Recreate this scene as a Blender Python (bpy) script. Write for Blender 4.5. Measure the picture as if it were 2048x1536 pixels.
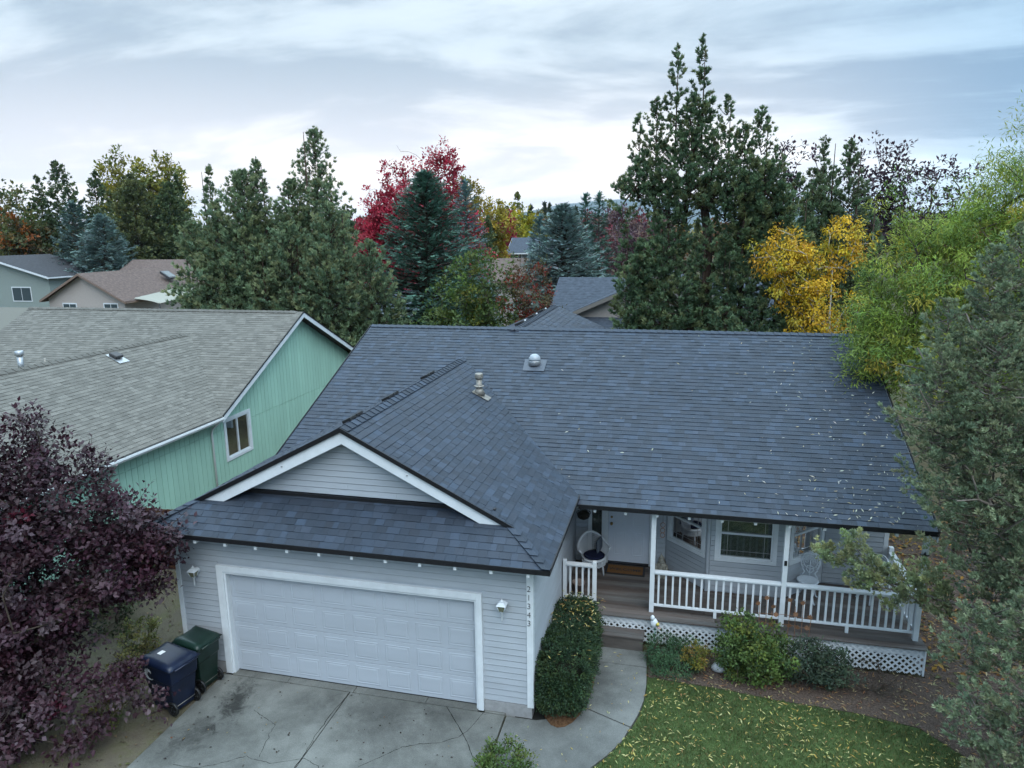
import bpy, math, random
import numpy as np
from mathutils import Vector, Matrix

for o in list(bpy.data.objects):
    bpy.data.objects.remove(o)
SC = bpy.context.scene
COL = SC.collection
R = math.radians

# ---------------------------------------------------------------- camera
cam_d = bpy.data.cameras.new('camera')
cam_d.sensor_width = 36.0
cam_d.lens = 1405.02 / 2048.0 * 36.0
cam_d.clip_start = 0.1
cam_d.clip_end = 60000.0
cam = bpy.data.objects.new('camera', cam_d)
COL.objects.link(cam)
CAM = Vector((8.0587, -10.4356, 8.1851))
cam.location = CAM
_y, _p, _r = R(13.5546), R(12.1745), R(-0.6951)
_f = Vector((-math.sin(_y) * math.cos(_p), math.cos(_y) * math.cos(_p), -math.sin(_p)))
_rt = Vector((math.cos(_y), math.sin(_y), 0))
_up = _rt.cross(_f)
_r2 = _rt * math.cos(_r) + _up * math.sin(_r)
_u2 = -_rt * math.sin(_r) + _up * math.cos(_r)
cam.rotation_euler = Matrix((( _r2.x, _u2.x, -_f.x), (_r2.y, _u2.y, -_f.y), (_r2.z, _u2.z, -_f.z))).to_euler()
SC.camera = cam
SC.render.resolution_x, SC.render.resolution_y = 1024, 768

# ---------------------------------------------------------------- world: dusk sky with a broken cloud deck
SUN_EL, SUN_AZ = R(52), R(152)      # azimuth measured from +Y towards +X
wd = bpy.data.worlds.new('World')
SC.world = wd
wd.use_nodes = True
wd.cycles.sampling_method = 'MANUAL'; wd.cycles.sample_map_resolution = 256
N = wd.node_tree.nodes; L = wd.node_tree.links
N.clear()
def wn(t, **k):
    n = N.new(t)
    for a, b in k.items(): setattr(n, a, b)
    return n
def wmath(op, a, b=None, c=None, clamp=False):
    n = wn('ShaderNodeMath', operation=op, use_clamp=clamp)
    for i, v in enumerate((a, b, c)):
        if v is None: continue
        if hasattr(v, 'is_output') or hasattr(v, 'links'): L.new(v, n.inputs[i])
        else: n.inputs[i].default_value = v
    return n.outputs[0]
def wmix(f, a, b, mode='MIX'):
    n = wn('ShaderNodeMix', data_type='RGBA', blend_type=mode)
    n.clamp_factor = True
    for i, v in ((0, f), (6, a), (7, b)):
        if hasattr(v, 'links'): L.new(v, n.inputs[i])
        elif isinstance(v, tuple): n.inputs[i].default_value = (*v, 1)
        else: n.inputs[i].default_value = v
    return n.outputs[2]
def wramp(f, stops):
    n = wn('ShaderNodeValToRGB')
    n.color_ramp.interpolation = 'EASE'
    while len(n.color_ramp.elements) < len(stops): n.color_ramp.elements.new(0.5)
    for e, (p, c) in zip(n.color_ramp.elements, stops):
        e.position = p; e.color = (c, c, c, 1) if not isinstance(c, tuple) else (*c, 1)
    L.new(f, n.inputs[0])
    return n.outputs[0]
sky = wn('ShaderNodeTexSky', sky_type='NISHITA', sun_disc=False)
sky.sun_elevation = SUN_EL; sky.sun_rotation = SUN_AZ
sky.altitude = 1100; sky.air_density = 1.0; sky.dust_density = 1.5; sky.ozone_density = 2.0
tc = wn('ShaderNodeTexCoord')
sp = wn('ShaderNodeSeparateXYZ'); L.new(tc.outputs['Generated'], sp.inputs[0])
zc = wmath('ADD', wmath('MAXIMUM', sp.outputs[2], 0.0), 0.16)
cu = wmath('DIVIDE', sp.outputs[0], zc); cv = wmath('DIVIDE', sp.outputs[1], zc)
def cloud(sx, sy, oz, scale, detail, rough, dist):
    cb = wn('ShaderNodeCombineXYZ')
    L.new(wmath('MULTIPLY', cu, sx), cb.inputs[0]); L.new(wmath('MULTIPLY', cv, sy), cb.inputs[1]); cb.inputs[2].default_value = oz
    n = wn('ShaderNodeTexNoise'); L.new(cb.outputs[0], n.inputs['Vector'])
    n.inputs['Scale'].default_value = scale; n.inputs['Detail'].default_value = detail
    n.inputs['Roughness'].default_value = rough; n.inputs['Distortion'].default_value = dist
    return n.outputs['Fac']
c1 = cloud(0.72, 1.0, 9.4, 0.56, 9, 0.56, 0.8)
c2 = cloud(0.55, 1.0, 8.1, 1.5, 8, 0.58, 0.5)
dens = wmath('ADD', wmath('MULTIPLY', c1, 0.68), wmath('MULTIPLY', c2, 0.32))
thick = wramp(dens, ((0.39, 0.0), (0.475, 0.5), (0.57, 1.0)))
# sunset afterglow low beyond the houses: brighter and warmer towards that side of the horizon
dot = wn('ShaderNodeVectorMath', operation='DOT_PRODUCT'); L.new(tc.outputs['Generated'], dot.inputs[0])
dot.inputs[1].default_value = Vector((-0.42, 0.90, 0.05)).normalized()
glow = wramp(dot.outputs['Value'], ((0.66, 0.0), (0.97, 1.0)))
elev = wmath('MAXIMUM', sp.outputs[2], 0.0)
low = wramp(elev, ((0.03, 1.0), (0.25, 0.0)))
CL = 9.5
bright = wmix(glow, (0.42 * CL, 0.565 * CL, 0.66 * CL), (0.56 * CL, 0.62 * CL, 0.64 * CL))
bright = wmix(wmath('MULTIPLY', low, glow), bright, (0.95 * CL, 0.79 * CL, 0.66 * CL))
dark = wmix(glow, (0.11 * CL, 0.18 * CL, 0.255 * CL), (0.23 * CL, 0.275 * CL, 0.31 * CL))
dark = wmix(wmath('MULTIPLY', low, glow), dark, (0.56 * CL, 0.51 * CL, 0.49 * CL))
cloudc = wmix(thick, bright, dark)
mixed = wmix(0.9, sky.outputs[0], cloudc)
# overcast sky is some three times brighter overhead; raised off frame to light walls
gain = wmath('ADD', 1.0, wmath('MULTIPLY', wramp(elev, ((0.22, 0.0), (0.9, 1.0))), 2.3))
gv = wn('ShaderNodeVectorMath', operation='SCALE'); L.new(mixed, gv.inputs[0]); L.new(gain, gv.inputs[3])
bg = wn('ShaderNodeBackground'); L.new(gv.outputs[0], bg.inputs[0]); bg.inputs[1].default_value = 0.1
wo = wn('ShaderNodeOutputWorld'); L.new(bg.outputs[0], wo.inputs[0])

# ---------------------------------------------------------------- added lamp, soft front fill from behind the camera, exposure
sd = bpy.data.lights.new('sun_fill', 'SUN'); sd.energy = 0.9; sd.angle = R(50); sd.color = (1.0, 0.985, 0.92)
sun_fill = bpy.data.objects.new('sun_fill', sd); COL.objects.link(sun_fill)
_d = Vector((math.sin(SUN_AZ) * math.cos(SUN_EL), math.cos(SUN_AZ) * math.cos(SUN_EL), math.sin(SUN_EL)))
sun_fill.rotation_euler = (-_d).to_track_quat('-Z', 'Y').to_euler()
sun_fill.location = (0, 0, 60)
vs = SC.view_settings
vs.view_transform = 'Standard'; vs.look = 'None'; vs.exposure = 1.17; vs.gamma = 1.0; vs.use_curve_mapping = False
SC.cycles.use_denoising = True
SC.cycles.max_bounces = 5; SC.cycles.diffuse_bounces = 2; SC.cycles.glossy_bounces = 2; SC.cycles.transparent_max_bounces = 8
SC.cycles.volume_bounces = 0; SC.cycles.adaptive_threshold = 0.02; SC.cycles.caustics_reflective = False; SC.cycles.caustics_refractive = False

# ================================================================= helpers
def mat(name, col, rough=0.7, spec=0.35, noise=0.0, nscale=8.0, bump=0.0, bscale=60.0, attr=None, metal=0.0, stretch=None,
        col2=None, trans=0.0, blotch=0.0, blotch_scale=0.6, objrand=0.0):
    m = bpy.data.materials.new(name); m.use_nodes = True
    nt = m.node_tree; ns = nt.nodes; lk = nt.links
    b = ns['Principled BSDF']
    b.inputs['Roughness'].default_value = rough
    b.inputs['Specular IOR Level'].default_value = spec
    b.inputs['Metallic'].default_value = metal
    b.inputs['Base Color'].default_value = (*col, 1)
    src = None
    if attr:
        a = ns.new('ShaderNodeAttribute'); a.attribute_name = attr; src = a.outputs['Color']
    tcx = None
    def coords():
        nonlocal tcx
        if tcx is None:
            t = ns.new('ShaderNodeTexCoord'); tcx = t.outputs['Object']
            if stretch:
                mp = ns.new('ShaderNodeMapping'); mp.inputs['Scale'].default_value = stretch
                lk.new(tcx, mp.inputs['Vector']); tcx = mp.outputs['Vector']
        return tcx
    def tex(scale, detail=6, rough_=0.6):
        n = ns.new('ShaderNodeTexNoise'); lk.new(coords(), n.inputs['Vector'])
        n.inputs['Scale'].default_value = scale; n.inputs['Detail'].default_value = detail; n.inputs['Roughness'].default_value = rough_
        return n.outputs['Fac']
    def mixc(f, a, c, mode='MIX'):
        n = ns.new('ShaderNodeMix'); n.data_type = 'RGBA'; n.blend_type = mode
        for i, v in ((0, f), (6, a), (7, c)):
            if hasattr(v, 'links'): lk.new(v, n.inputs[i])
            elif isinstance(v, tuple): n.inputs[i].default_value = (*v, 1)
            else: n.inputs[i].default_value = v
        return n.outputs[2]
    def ramp(f, p0, p1, a=0.0, c=1.0):
        n = ns.new('ShaderNodeMapRange'); lk.new(f, n.inputs[0])
        for i, v in ((1, p0), (2, p1), (3, a), (4, c)): n.inputs[i].default_value = v
        return n.outputs[0]
    base = src if src is not None else tuple(col)
    if col2 is not None:
        base = mixc(ramp(tex(nscale), 0.35, 0.65), base, tuple(col2))
    if noise > 0:
        g = ramp(tex(nscale), 0.3, 0.7, 1 - noise, 1 + noise)
        cb = ns.new('ShaderNodeCombineColor')
        for i in range(3): lk.new(g, cb.inputs[i])
        base = mixc(1.0, base, cb.outputs[0], 'MULTIPLY')
    if blotch > 0:
        g = ramp(tex(blotch_scale, 7, 0.65), 0.4, 0.62, 1, 1 - blotch)
        cb = ns.new('ShaderNodeCombineColor')
        for i in range(3): lk.new(g, cb.inputs[i])
        base = mixc(1.0, base, cb.outputs[0], 'MULTIPLY')
    if objrand > 0:
        oi = ns.new('ShaderNodeObjectInfo'); g = ramp(oi.outputs['Random'], 0, 1, 1 - objrand, 1 + objrand)
        cb = ns.new('ShaderNodeCombineColor')
        for i in range(3): lk.new(g, cb.inputs[i])
        base = mixc(1.0, base, cb.outputs[0], 'MULTIPLY')
    if hasattr(base, 'links'): lk.new(base, b.inputs['Base Color'])
    if bump > 0:
        bp = ns.new('ShaderNodeBump'); bp.inputs['Strength'].default_value = bump; bp.inputs['Distance'].default_value = 0.02
        lk.new(tex(bscale), bp.inputs['Height']); lk.new(bp.outputs[0], b.inputs['Normal'])
    if trans > 0:
        tr = ns.new('ShaderNodeBsdfTranslucent'); mx = ns.new('ShaderNodeMixShader'); mx.inputs[0].default_value = trans
        if hasattr(base, 'links'): lk.new(base, tr.inputs[0])
        else: tr.inputs[0].default_value = (*col, 1)
        lk.new(b.outputs[0], mx.inputs[1]); lk.new(tr.outputs[0], mx.inputs[2])
        lk.new(mx.outputs[0], ns['Material Output'].inputs['Surface'])
    return m

def glass_mat(name, tint=(0.8, 0.86, 0.9)):
    m = bpy.data.materials.new(name); m.use_nodes = True
    nt = m.node_tree; ns = nt.nodes; lk = nt.links
    ns.remove(ns['Principled BSDF'])
    t = ns.new('ShaderNodeBsdfTransparent'); t.inputs[0].default_value = (*tint, 1)
    g = ns.new('ShaderNodeBsdfGlossy'); g.inputs['Roughness'].default_value = 0.03
    fr = ns.new('ShaderNodeFresnel'); fr.inputs[0].default_value = 1.5
    mp = ns.new('ShaderNodeMapRange'); lk.new(fr.outputs[0], mp.inputs[0])
    mp.inputs[1].default_value = 0; mp.inputs[2].default_value = 1; mp.inputs[3].default_value = 0.04; mp.inputs[4].default_value = 1
    mx = ns.new('ShaderNodeMixShader'); lk.new(mp.outputs[0], mx.inputs[0]); lk.new(t.outputs[0], mx.inputs[1]); lk.new(g.outputs[0], mx.inputs[2])
    lk.new(mx.outputs[0], ns['Material Output'].inputs['Surface'])
    return m

def wmat(o):
    if o.parent is None: return o.matrix_basis.copy()
    return wmat(o.parent) @ o.matrix_parent_inverse @ o.matrix_basis
def link(o, parent=None):
    """parts keep the coordinates they were built in (world) under their parent"""
    COL.objects.link(o)
    if parent is not None:
        o.parent = parent
        o.matrix_parent_inverse = wmat(parent).inverted()
    return o

def tag(o, label=None, cat=None, group=None, kind=None):
    if label: o['label'] = label
    if cat: o['category'] = cat
    if group: o['group'] = group
    if kind: o['kind'] = kind
    return o

def thing(name, label, cat, loc=(0, 0, 0), group=None):
    o = bpy.data.objects.new(name, None); o.empty_display_size = 0.2; o.location = loc
    COL.objects.link(o)
    return tag(o, label, cat, group)

class MB:
    """collects faces and builds one mesh object"""
    def __init__(s): s.v = []; s.f = []; s.mi = []; s.sm = []
    def add(s, verts, faces, mi=0, smooth=False):
        k = len(s.v); s.v += [tuple(v) for v in verts]
        for f in faces: s.f.append(tuple(i + k for i in f)); s.mi.append(mi); s.sm.append(smooth)
        return s
    def box(s, x0, x1, y0, y1, z0, z1, mi=0):
        return s.add([(x0, y0, z0), (x1, y0, z0), (x1, y1, z0), (x0, y1, z0), (x0, y0, z1), (x1, y0, z1), (x1, y1, z1), (x0, y1, z1)],
                     [(0, 3, 2, 1), (4, 5, 6, 7), (0, 1, 5, 4), (1, 2, 6, 5), (2, 3, 7, 6), (3, 0, 4, 7)], mi)
    def obox(s, c, ax, ay, az, mi=0):
        """box from centre and three half-extent vectors"""
        c, ax, ay, az = Vector(c), Vector(ax), Vector(ay), Vector(az)
        vs_ = [c + ax * i + ay * j + az * k for k in (-1, 1) for (i, j) in ((-1, -1), (1, -1), (1, 1), (-1, 1))]
        return s.add(vs_, [(0, 3, 2, 1), (4, 5, 6, 7), (0, 1, 5, 4), (1, 2, 6, 5), (2, 3, 7, 6), (3, 0, 4, 7)], mi)
    def prism(s, pts, d, mi=0):
        """polygon (3D points) extruded by vector d"""
        n = len(pts); d = Vector(d)
        vs_ = [Vector(p) for p in pts] + [Vector(p) + d for p in pts]
        fs = [tuple(range(n))[::-1], tuple(range(n, 2 * n))] + [(i, (i + 1) % n, n + (i + 1) % n, n + i) for i in range(n)]
        return s.add(vs_, fs, mi)
    def tube(s, path, radii, seg=8, mi=0, cap=True, smooth=True):
        path = [Vector(p) for p in path]
        if not hasattr(radii, '__len__'): radii = [radii] * len(path)
        k = len(s.v); n = len(path)
        t0 = (path[1] - path[0]).normalized()
        a = t0.cross(Vector((0, 0, 1)))
        if a.length < 0.05: a = t0.cross(Vector((1, 0, 0)))
        a.normalize()
        for i, p in enumerate(path):
            t = (path[min(i + 1, n - 1)] - path[max(i - 1, 0)]).normalized()
            a = (a - t * a.dot(t)).normalized(); b = t.cross(a)
            for j in range(seg):
                an = 2 * math.pi * j / seg
                s.v.append(tuple(p + (a * math.cos(an) + b * math.sin(an)) * radii[i]))
        for i in range(n - 1):
            for j in range(seg):
                q = (j + 1) % seg
                s.f.append((k + i * seg + j, k + i * seg + q, k + (i + 1) * seg + q, k + (i + 1) * seg + j)); s.mi.append(mi); s.sm.append(smooth)
        if cap:
            s.f.append(tuple(k + j for j in range(seg))[::-1]); s.mi.append(mi); s.sm.append(False)
            s.f.append(tuple(k + (n - 1) * seg + j for j in range(seg))); s.mi.append(mi); s.sm.append(False)
        return s
    def lathe(s, prof, c=(0, 0, 0), seg=16, mi=0, smooth=True, sx=1.0, sy=1.0):
        k = len(s.v); n = len(prof)
        for r, z in prof:
            for j in range(seg):
                an = 2 * math.pi * j / seg
                s.v.append((c[0] + r * math.cos(an) * sx, c[1] + r * math.sin(an) * sy, c[2] + z))
        for i in range(n - 1):
            for j in range(seg):
                q = (j + 1) % seg
                s.f.append((k + i * seg + j, k + i * seg + q, k + (i + 1) * seg + q, k + (i + 1) * seg + j)); s.mi.append(mi); s.sm.append(smooth)
        s.f.append(tuple(k + j for j in range(seg))[::-1]); s.mi.append(mi); s.sm.append(False)
        s.f.append(tuple(k + (n - 1) * seg + j for j in range(seg))); s.mi.append(mi); s.sm.append(False)
        return s
    def mesh(s, name, mats):
        me = bpy.data.meshes.new(name)
        me.from_pydata(s.v, [], s.f)
        if not isinstance(mats, (list, tuple)): mats = [mats]
        for m in mats: me.materials.append(m)
        if len(mats) > 1: me.polygons.foreach_set('material_index', s.mi)
        me.polygons.foreach_set('use_smooth', s.sm)
        me.update()
        return me
    def build(s, name, mats, parent=None, bevel=0.0):
        o = bpy.data.objects.new(name, s.mesh(name, mats))
        link(o, parent)
        if bevel > 0:
            bv = o.modifiers.new('bevel', 'BEVEL'); bv.width = bevel; bv.segments = 2; bv.limit_method = 'ANGLE'
        return o

def fast_mesh(name, V, T, m, col=None, smooth=False):
    """numpy triangles -> mesh, optional per-vertex colour attribute 'col'"""
    me = bpy.data.meshes.new(name)
    V = np.ascontiguousarray(V, dtype=np.float32); T = np.ascontiguousarray(T, dtype=np.int32)
    me.vertices.add(len(V)); me.vertices.foreach_set('co', V.ravel())
    me.loops.add(T.size); me.loops.foreach_set('vertex_index', T.ravel())
    me.polygons.add(len(T))
    me.polygons.foreach_set('loop_start', np.arange(0, T.size, 3, dtype=np.int32))
    me.materials.append(m)
    if col is not None:
        a = me.attributes.new('col', 'FLOAT_COLOR', 'POINT')
        c4 = np.ones((len(V), 4), np.float32); c4[:, :3] = col
        a.data.foreach_set('color', c4.ravel())
    me.update(calc_edges=True)
    me.validate()
    return me

def set_col(me, rgb):
    a = me.attributes.new('col', 'FLOAT_COLOR', 'POINT')
    a.data.foreach_set('color', np.tile(np.array((*rgb, 1), np.float32), len(me.vertices)))

def copy_tree(o, off, parent=None):
    c = o.copy(); COL.objects.link(c)
    if parent is None: c.location = Vector(o.location) + Vector(off)
    else: c.parent = parent
    for ch in o.children: copy_tree(ch, off, c)
    return c

def text_mesh(name, body, size, extrude, offset, m):
    c = bpy.data.curves.new(name, 'FONT'); c.body = body; c.size = size; c.extrude = extrude; c.offset = offset; c.align_x = 'CENTER'
    t = bpy.data.objects.new(name, c); COL.objects.link(t)
    bpy.context.view_layer.update()
    me = bpy.data.meshes.new_from_object(t.evaluated_get(bpy.context.evaluated_depsgraph_get()))
    bpy.data.objects.remove(t); bpy.data.curves.remove(c)
    me.materials.clear(); me.materials.append(m); me.name = name
    return bpy.data.objects.new(name, me)
# ================================================================= materials
random.seed(7); RNG = np.random.default_rng(7)
M = {}
M['shingle'] = mat('slate_blue_shingle', (0.06, 0.07, 0.09), 0.62, 0.45, noise=0.22, nscale=90, bump=0.25, bscale=320, attr='col')
M['shingle_plain'] = mat('dark_roof_felt', (0.035, 0.04, 0.055), 0.75, 0.3, noise=0.2, nscale=30)
M['drip'] = mat('black_drip_edge', (0.008, 0.008, 0.010), 0.45, 0.4)
M['siding'] = mat('pale_grey_siding_paint', (0.415, 0.448, 0.485), 0.55, 0.3, noise=0.035, nscale=3, bump=0.06, bscale=25, stretch=(1, 1, 6), blotch=0.10, blotch_scale=0.8, objrand=0.03)
M['trim'] = mat('white_trim_paint', (0.69, 0.725, 0.75), 0.5, 0.35, noise=0.04, nscale=6, bump=0.04, bscale=30, blotch=0.09, blotch_scale=2.5)
M['garage_door'] = mat('pale_garage_door_paint', (0.425, 0.46, 0.505), 0.42, 0.4, noise=0.03, nscale=2.5, bump=0.05, bscale=120, stretch=(0.15, 1, 1), blotch=0.10, blotch_scale=0.9)
M['door'] = mat('white_door_paint', (0.62, 0.66, 0.73), 0.4, 0.4, noise=0.03, nscale=4)
M['concrete'] = mat('foundation_concrete', (0.30, 0.30, 0.30), 0.85, 0.2, noise=0.15, nscale=9, bump=0.2, bscale=60)
M['inner'] = mat('unlit_room_colour', (0.07, 0.075, 0.065), 0.9, 0.1)
M['blind'] = mat('cream_window_blind', (0.72, 0.72, 0.62), 0.6, 0.2)
M['glass'] = glass_mat('window_glass', (0.84, 0.88, 0.88))
M['brass'] = mat('aged_brass', (0.35, 0.24, 0.10), 0.35, 0.5, metal=0.9)
M['deckwood'] = mat('weathered_deck_board', (0.15, 0.115, 0.10), 0.75, 0.25, noise=0.35, nscale=5, bump=0.3, bscale=30, stretch=(0.12, 1, 1), blotch=0.40, blotch_scale=1.3, objrand=0.28, col2=(0.115, 0.11, 0.105))
M['metal'] = mat('galvanised_metal', (0.42, 0.43, 0.44), 0.4, 0.5, metal=0.75, noise=0.2, nscale=12)
M['metal_d'] = mat('stained_flue_metal', (0.26, 0.24, 0.21), 0.5, 0.5, metal=0.45, noise=0.3, nscale=14)
M['black'] = mat('black_plastic', (0.012, 0.012, 0.013), 0.5, 0.4)
M['white_iron'] = mat('white_painted_iron', (0.66, 0.70, 0.74), 0.45, 0.4, noise=0.06, nscale=20)
M['number'] = mat('dark_number_metal', (0.035, 0.033, 0.035), 0.4, 0.5, metal=0.5)

# ================================================================= roof covering
def clip_poly(P, Q):
    """convex clip of polygon P by convex CCW polygon Q (2D)"""
    out = P
    for i in range(len(Q)):
        a, b = Q[i], Q[(i + 1) % len(Q)]
        ex, ey = b[0] - a[0], b[1] - a[1]
        inp, out = out, []
        if not inp: return []
        for j in range(len(inp)):
            p, q = inp[j], inp[(j + 1) % len(inp)]
            dp = ex * (p[1] - a[1]) - ey * (p[0] - a[0]); dq = ex * (q[1] - a[1]) - ey * (q[0] - a[0])
            if dp >= -1e-9: out.append(p)
            if (dp > 1e-9 and dq < -1e-9) or (dp < -1e-9 and dq > 1e-9):
                t = dp / (dp - dq); out.append((p[0] + (q[0] - p[0]) * t, p[1] + (q[1] - p[1]) * t))
    return out

def shingles(O, U, V, pieces, expo, shade, skip=None, wmin=0.085, wmax=0.24, thick=0.013):
    """all shingle tabs of one roof plane: list of (verts, faces, colour, centre). pieces: convex polygons in (u, v) on the slope"""
    O, U, V = Vector(O), Vector(U).normalized(), Vector(V).normalized()
    Nn = U.cross(V)
    if Nn.z < 0: Nn = -Nn
    allp = [p for q in pieces for p in q]
    u0, u1 = min(p[0] for p in allp), max(p[0] for p in allp); v1 = max(p[1] for p in allp)
    res = []
    for i in range(int(v1 / expo) + 1):
        a = i * expo; b = a + expo * 1.12
        u = u0 - random.random() * 0.3
        while u < u1:
            w = random.uniform(wmin, wmax); g = random.choice((0.0015, 0.003))
            rect = [(u, a), (u + w - g, a), (u + w - g, b), (u, b)]
            u += w
            th = thick * random.choice((0.6, 0.6, 1.0))
            col = shade()
            vs_, fs = [], []
            for q in pieces:
                c = clip_poly(rect, q)
                if len(c) < 3: continue
                ar = sum(c[k][0] * c[(k + 1) % len(c)][1] - c[(k + 1) % len(c)][0] * c[k][1] for k in range(len(c))) / 2
                if ar < 2e-4: continue
                n = len(c); k0 = len(vs_)
                for (uu, vv) in c:
                    h = 0.004 + th * (1 - (vv - a) / (b - a))
                    vs_.append(O + U * uu + V * vv + Nn * h)
                for (uu, vv) in c: vs_.append(O + U * uu + V * vv)
                fs.append(tuple(range(k0, k0 + n)))
                fs += [(k0 + k, k0 + n + k, k0 + n + (k + 1) % n, k0 + (k + 1) % n) for k in range(n)]
            if not vs_: continue
            cen = sum(vs_, Vector()) / len(vs_)
            if skip and skip(cen): continue
            res.append((vs_, fs, col, cen))
    return res

def lay_shingles(sets, m, name, limit=300):
    """sets: list of (roof part, shingle list). the nearest `limit` become objects, the rest one mesh per roof plane"""
    allv = [(((s[3] - CAM).length), k, s) for k, (p, lst) in enumerate(sets) for s in lst]
    allv.sort(key=lambda t: t[0])
    near = set(id(t[2]) for t in allv[:limit])
    for part, lst in sets:
        mb = MB(); cols = []
        for s in lst:
            if id(s) in near:
                me = bpy.data.meshes.new(name); me.from_pydata([tuple(v) for v in s[0]], [], s[1]); me.materials.append(m)
                set_col(me, s[2]); link(bpy.data.objects.new(name, me), part)
            else:
                mb.add(s[0], s[1]); cols += [s[2]] * len(s[0])
        if mb.v:
            o = mb.build('shingle_courses', m, part); o['kind'] = 'stuff'
            a = o.data.attributes.new('col', 'FLOAT_COLOR', 'POINT')
            c4 = np.ones((len(cols), 4), np.float32); c4[:, :3] = np.array(cols); a.data.foreach_set('color', c4.ravel())

def slate():
    t = random.random()
    if t < 0.40: b = random.uniform(0.024, 0.030)
    elif t < 0.82: b = random.uniform(0.030, 0.038)
    else: b = random.uniform(0.039, 0.050)
    k = random.uniform(-0.05, 0.05)
    return (b * (0.66 + k), b * 0.95, b * (1.47 - k))
def caps(part, A, B, s1, s2, step=0.17, wid=0.15, m=None, shade=slate, lift=0.02, name='ridge_cap'):
    """overlapping bent cap shingles along ridge A->B; s1, s2 point down the two slopes"""
    A, B = Vector(A), Vector(B); d = (B - A); n = max(1, int(d.length / step)); d.normalize()
    s1, s2 = Vector(s1).normalized(), Vector(s2).normalized()
    up = -(s1 + s2); up = (up - d * up.dot(d)).normalized()
    mb = MB(); ln = step * 1.3
    for (t, h) in ((0, 0.022), (ln, 0.004)):
        pass
    pts = []
    for t, h in ((0, lift + 0.022), (ln, lift)):
        c = d * t + up * h
        pts += [c + s1 * wid, c, c + s2 * wid]
    lo = [p - up * 0.012 for p in pts]
    mb.add(pts + lo, [(0, 1, 4, 3), (1, 2, 5, 4), (0, 6, 7, 1), (1, 7, 8, 2), (3, 4, 10, 9), (4, 5, 11, 10), (0, 3, 9, 6), (2, 8, 11, 5)])
    meshes = []
    for k in range(4):
        me = mb.mesh(name, m); set_col(me, shade()); meshes.append(me)
    for k in range(n):
        o = bpy.data.objects.new(name, random.choice(meshes)); o.location = A + d * (k * step)
        link(o, part)

# ================================================================= the grey house
house = thing('grey_house', 'pale grey single storey house with slate blue shingle roof, double garage and white railed porch', 'house', (6, 4, 0))
PG, ZE, XL, XR, XM = 0.509, 2.95, -1.4, 6.2, 2.4        # garage roof
ZG = ZE + PG * (XR - XM)
YG = 0.28                                               # gable rake
YM, ZM, YR, ZR, PM, X0, X1 = 2.70, 2.852, 9.02, 5.505, 0.41977, -0.945, 12.69   # main roof
WX0, WX1 = -1.032, 5.835                                # garage walls
FL = 0.566                                              # porch floor
YW = 4.95                                               # front wall behind the porch
YB = 16.2                                               # back of rear wing

# ---- roof decks
def slab(name, pts, parent, m, t=0.05):
    a, b, c = Vector(pts[0]), Vector(pts[1]), Vector(pts[2])
    n = (b - a).cross(c - a).normalized()
    if n.z < 0: n = -n
    return MB().prism([Vector(p) - n * 0.002 for p in pts], -n * t).build(name, m, parent)
YJ = YM + (ZG - ZM) / PM
YV = YM + (ZE - ZM) / PM
roof_main = slab('main_roof', [(X0, YM, ZM), (X1, YM, ZM), (X1, YR, ZR), (X0, YR, ZR)], house, M['shingle_plain'])
roof_back = slab('back_roof', [(X0, YR, ZR), (X1, YR, ZR), (X1, 15.0, ZR - PM * (15.0 - YR)), (X0, 15.0, ZR - PM * (15.0 - YR))], house, M['shingle_plain'])
roof_gr = slab('garage_roof_slope', [(XR, YV, ZE), (XM, YJ, ZG), (XM, YG, ZG), (XR - 0.776, YG, ZE + PG * 0.776), (XR, -0.4, ZE)], house, M['shingle_plain'])
roof_gl = slab('garage_roof_slope', [(XL, YV + 3, ZE), (XM, YJ + 0.3, ZG), (XM, YG, ZG), (XL + 0.776, YG, ZE + PG * 0.776), (XL, -0.4, ZE)], house, M['shingle_plain'])
PS = 0.581
roof_sk = slab('garage_eave_roof', [(XL, -0.4, ZE), (XR, -0.4, ZE), (XR - 1.083, 0.55, ZE + PS * 0.95), (XL + 1.083, 0.55, ZE + PS * 0.95)], house, M['shingle_plain'])
XW, PW, YWE = 3.5, 0.44, 15.6                            # rear wing
roof_w = slab('rear_wing_roof', [(XW, YR - 0.2, ZR), (XW, YWE, ZR), (XW + 4.2, YWE, ZR - PW * 4.2), (XW + 4.2, YR - 0.2, ZR - PW * 4.2)], house, M['shingle_plain'])
roof_w2 = slab('rear_wing_roof', [(XW, YR - 0.2, ZR), (XW, YWE, ZR), (XW - 4.2, YWE, ZR - PW * 4.2), (XW - 4.2, YR - 0.2, ZR - PW * 4.2)], house, M['shingle_plain'])

sg = math.hypot(1, PG); sm_ = math.hypot(1, PM); ss = math.hypot(1, PS); sw = math.hypot(1, PW)
def under_garage(c):
    zg = min(ZE + PG * (XR - c.x), ZE + PG * (c.x - XL))
    return c.y < YJ and c.z < zg - 0.03 and XL < c.x < XR
sets = []
sets.append((roof_main, shingles((0, YM, ZM), (1, 0, 0), (0, 1, PM), [[(X0, -0.02), (X1, -0.02), (X1, (YR - YM) * sm_), (X0, (YR - YM) * sm_)]], 0.143, slate, under_garage)))
sets.append((roof_gr, shingles((XR, 0, ZE), (0, 1, 0), (-1, 0, PG),
    [[(YG, 0), (YV, 0), (YJ, 3.8 * sg), (YG, 3.8 * sg)], [(-0.4, 0), (YG, 0), (YG, 0.776 * sg)]], 0.143, slate)))
sets.append((roof_gl, [s for s in shingles((XL, 0, ZE), (0, 1, 0), (1, 0, PG),
    [[(YG, 0), (YV + 3, 0), (YJ, 3.8 * sg), (YG, 3.8 * sg)], [(-0.4, 0), (YG, 0), (YG, 0.776 * sg)]], 0.143, slate) if s[3].z > 2.9]))
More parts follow.
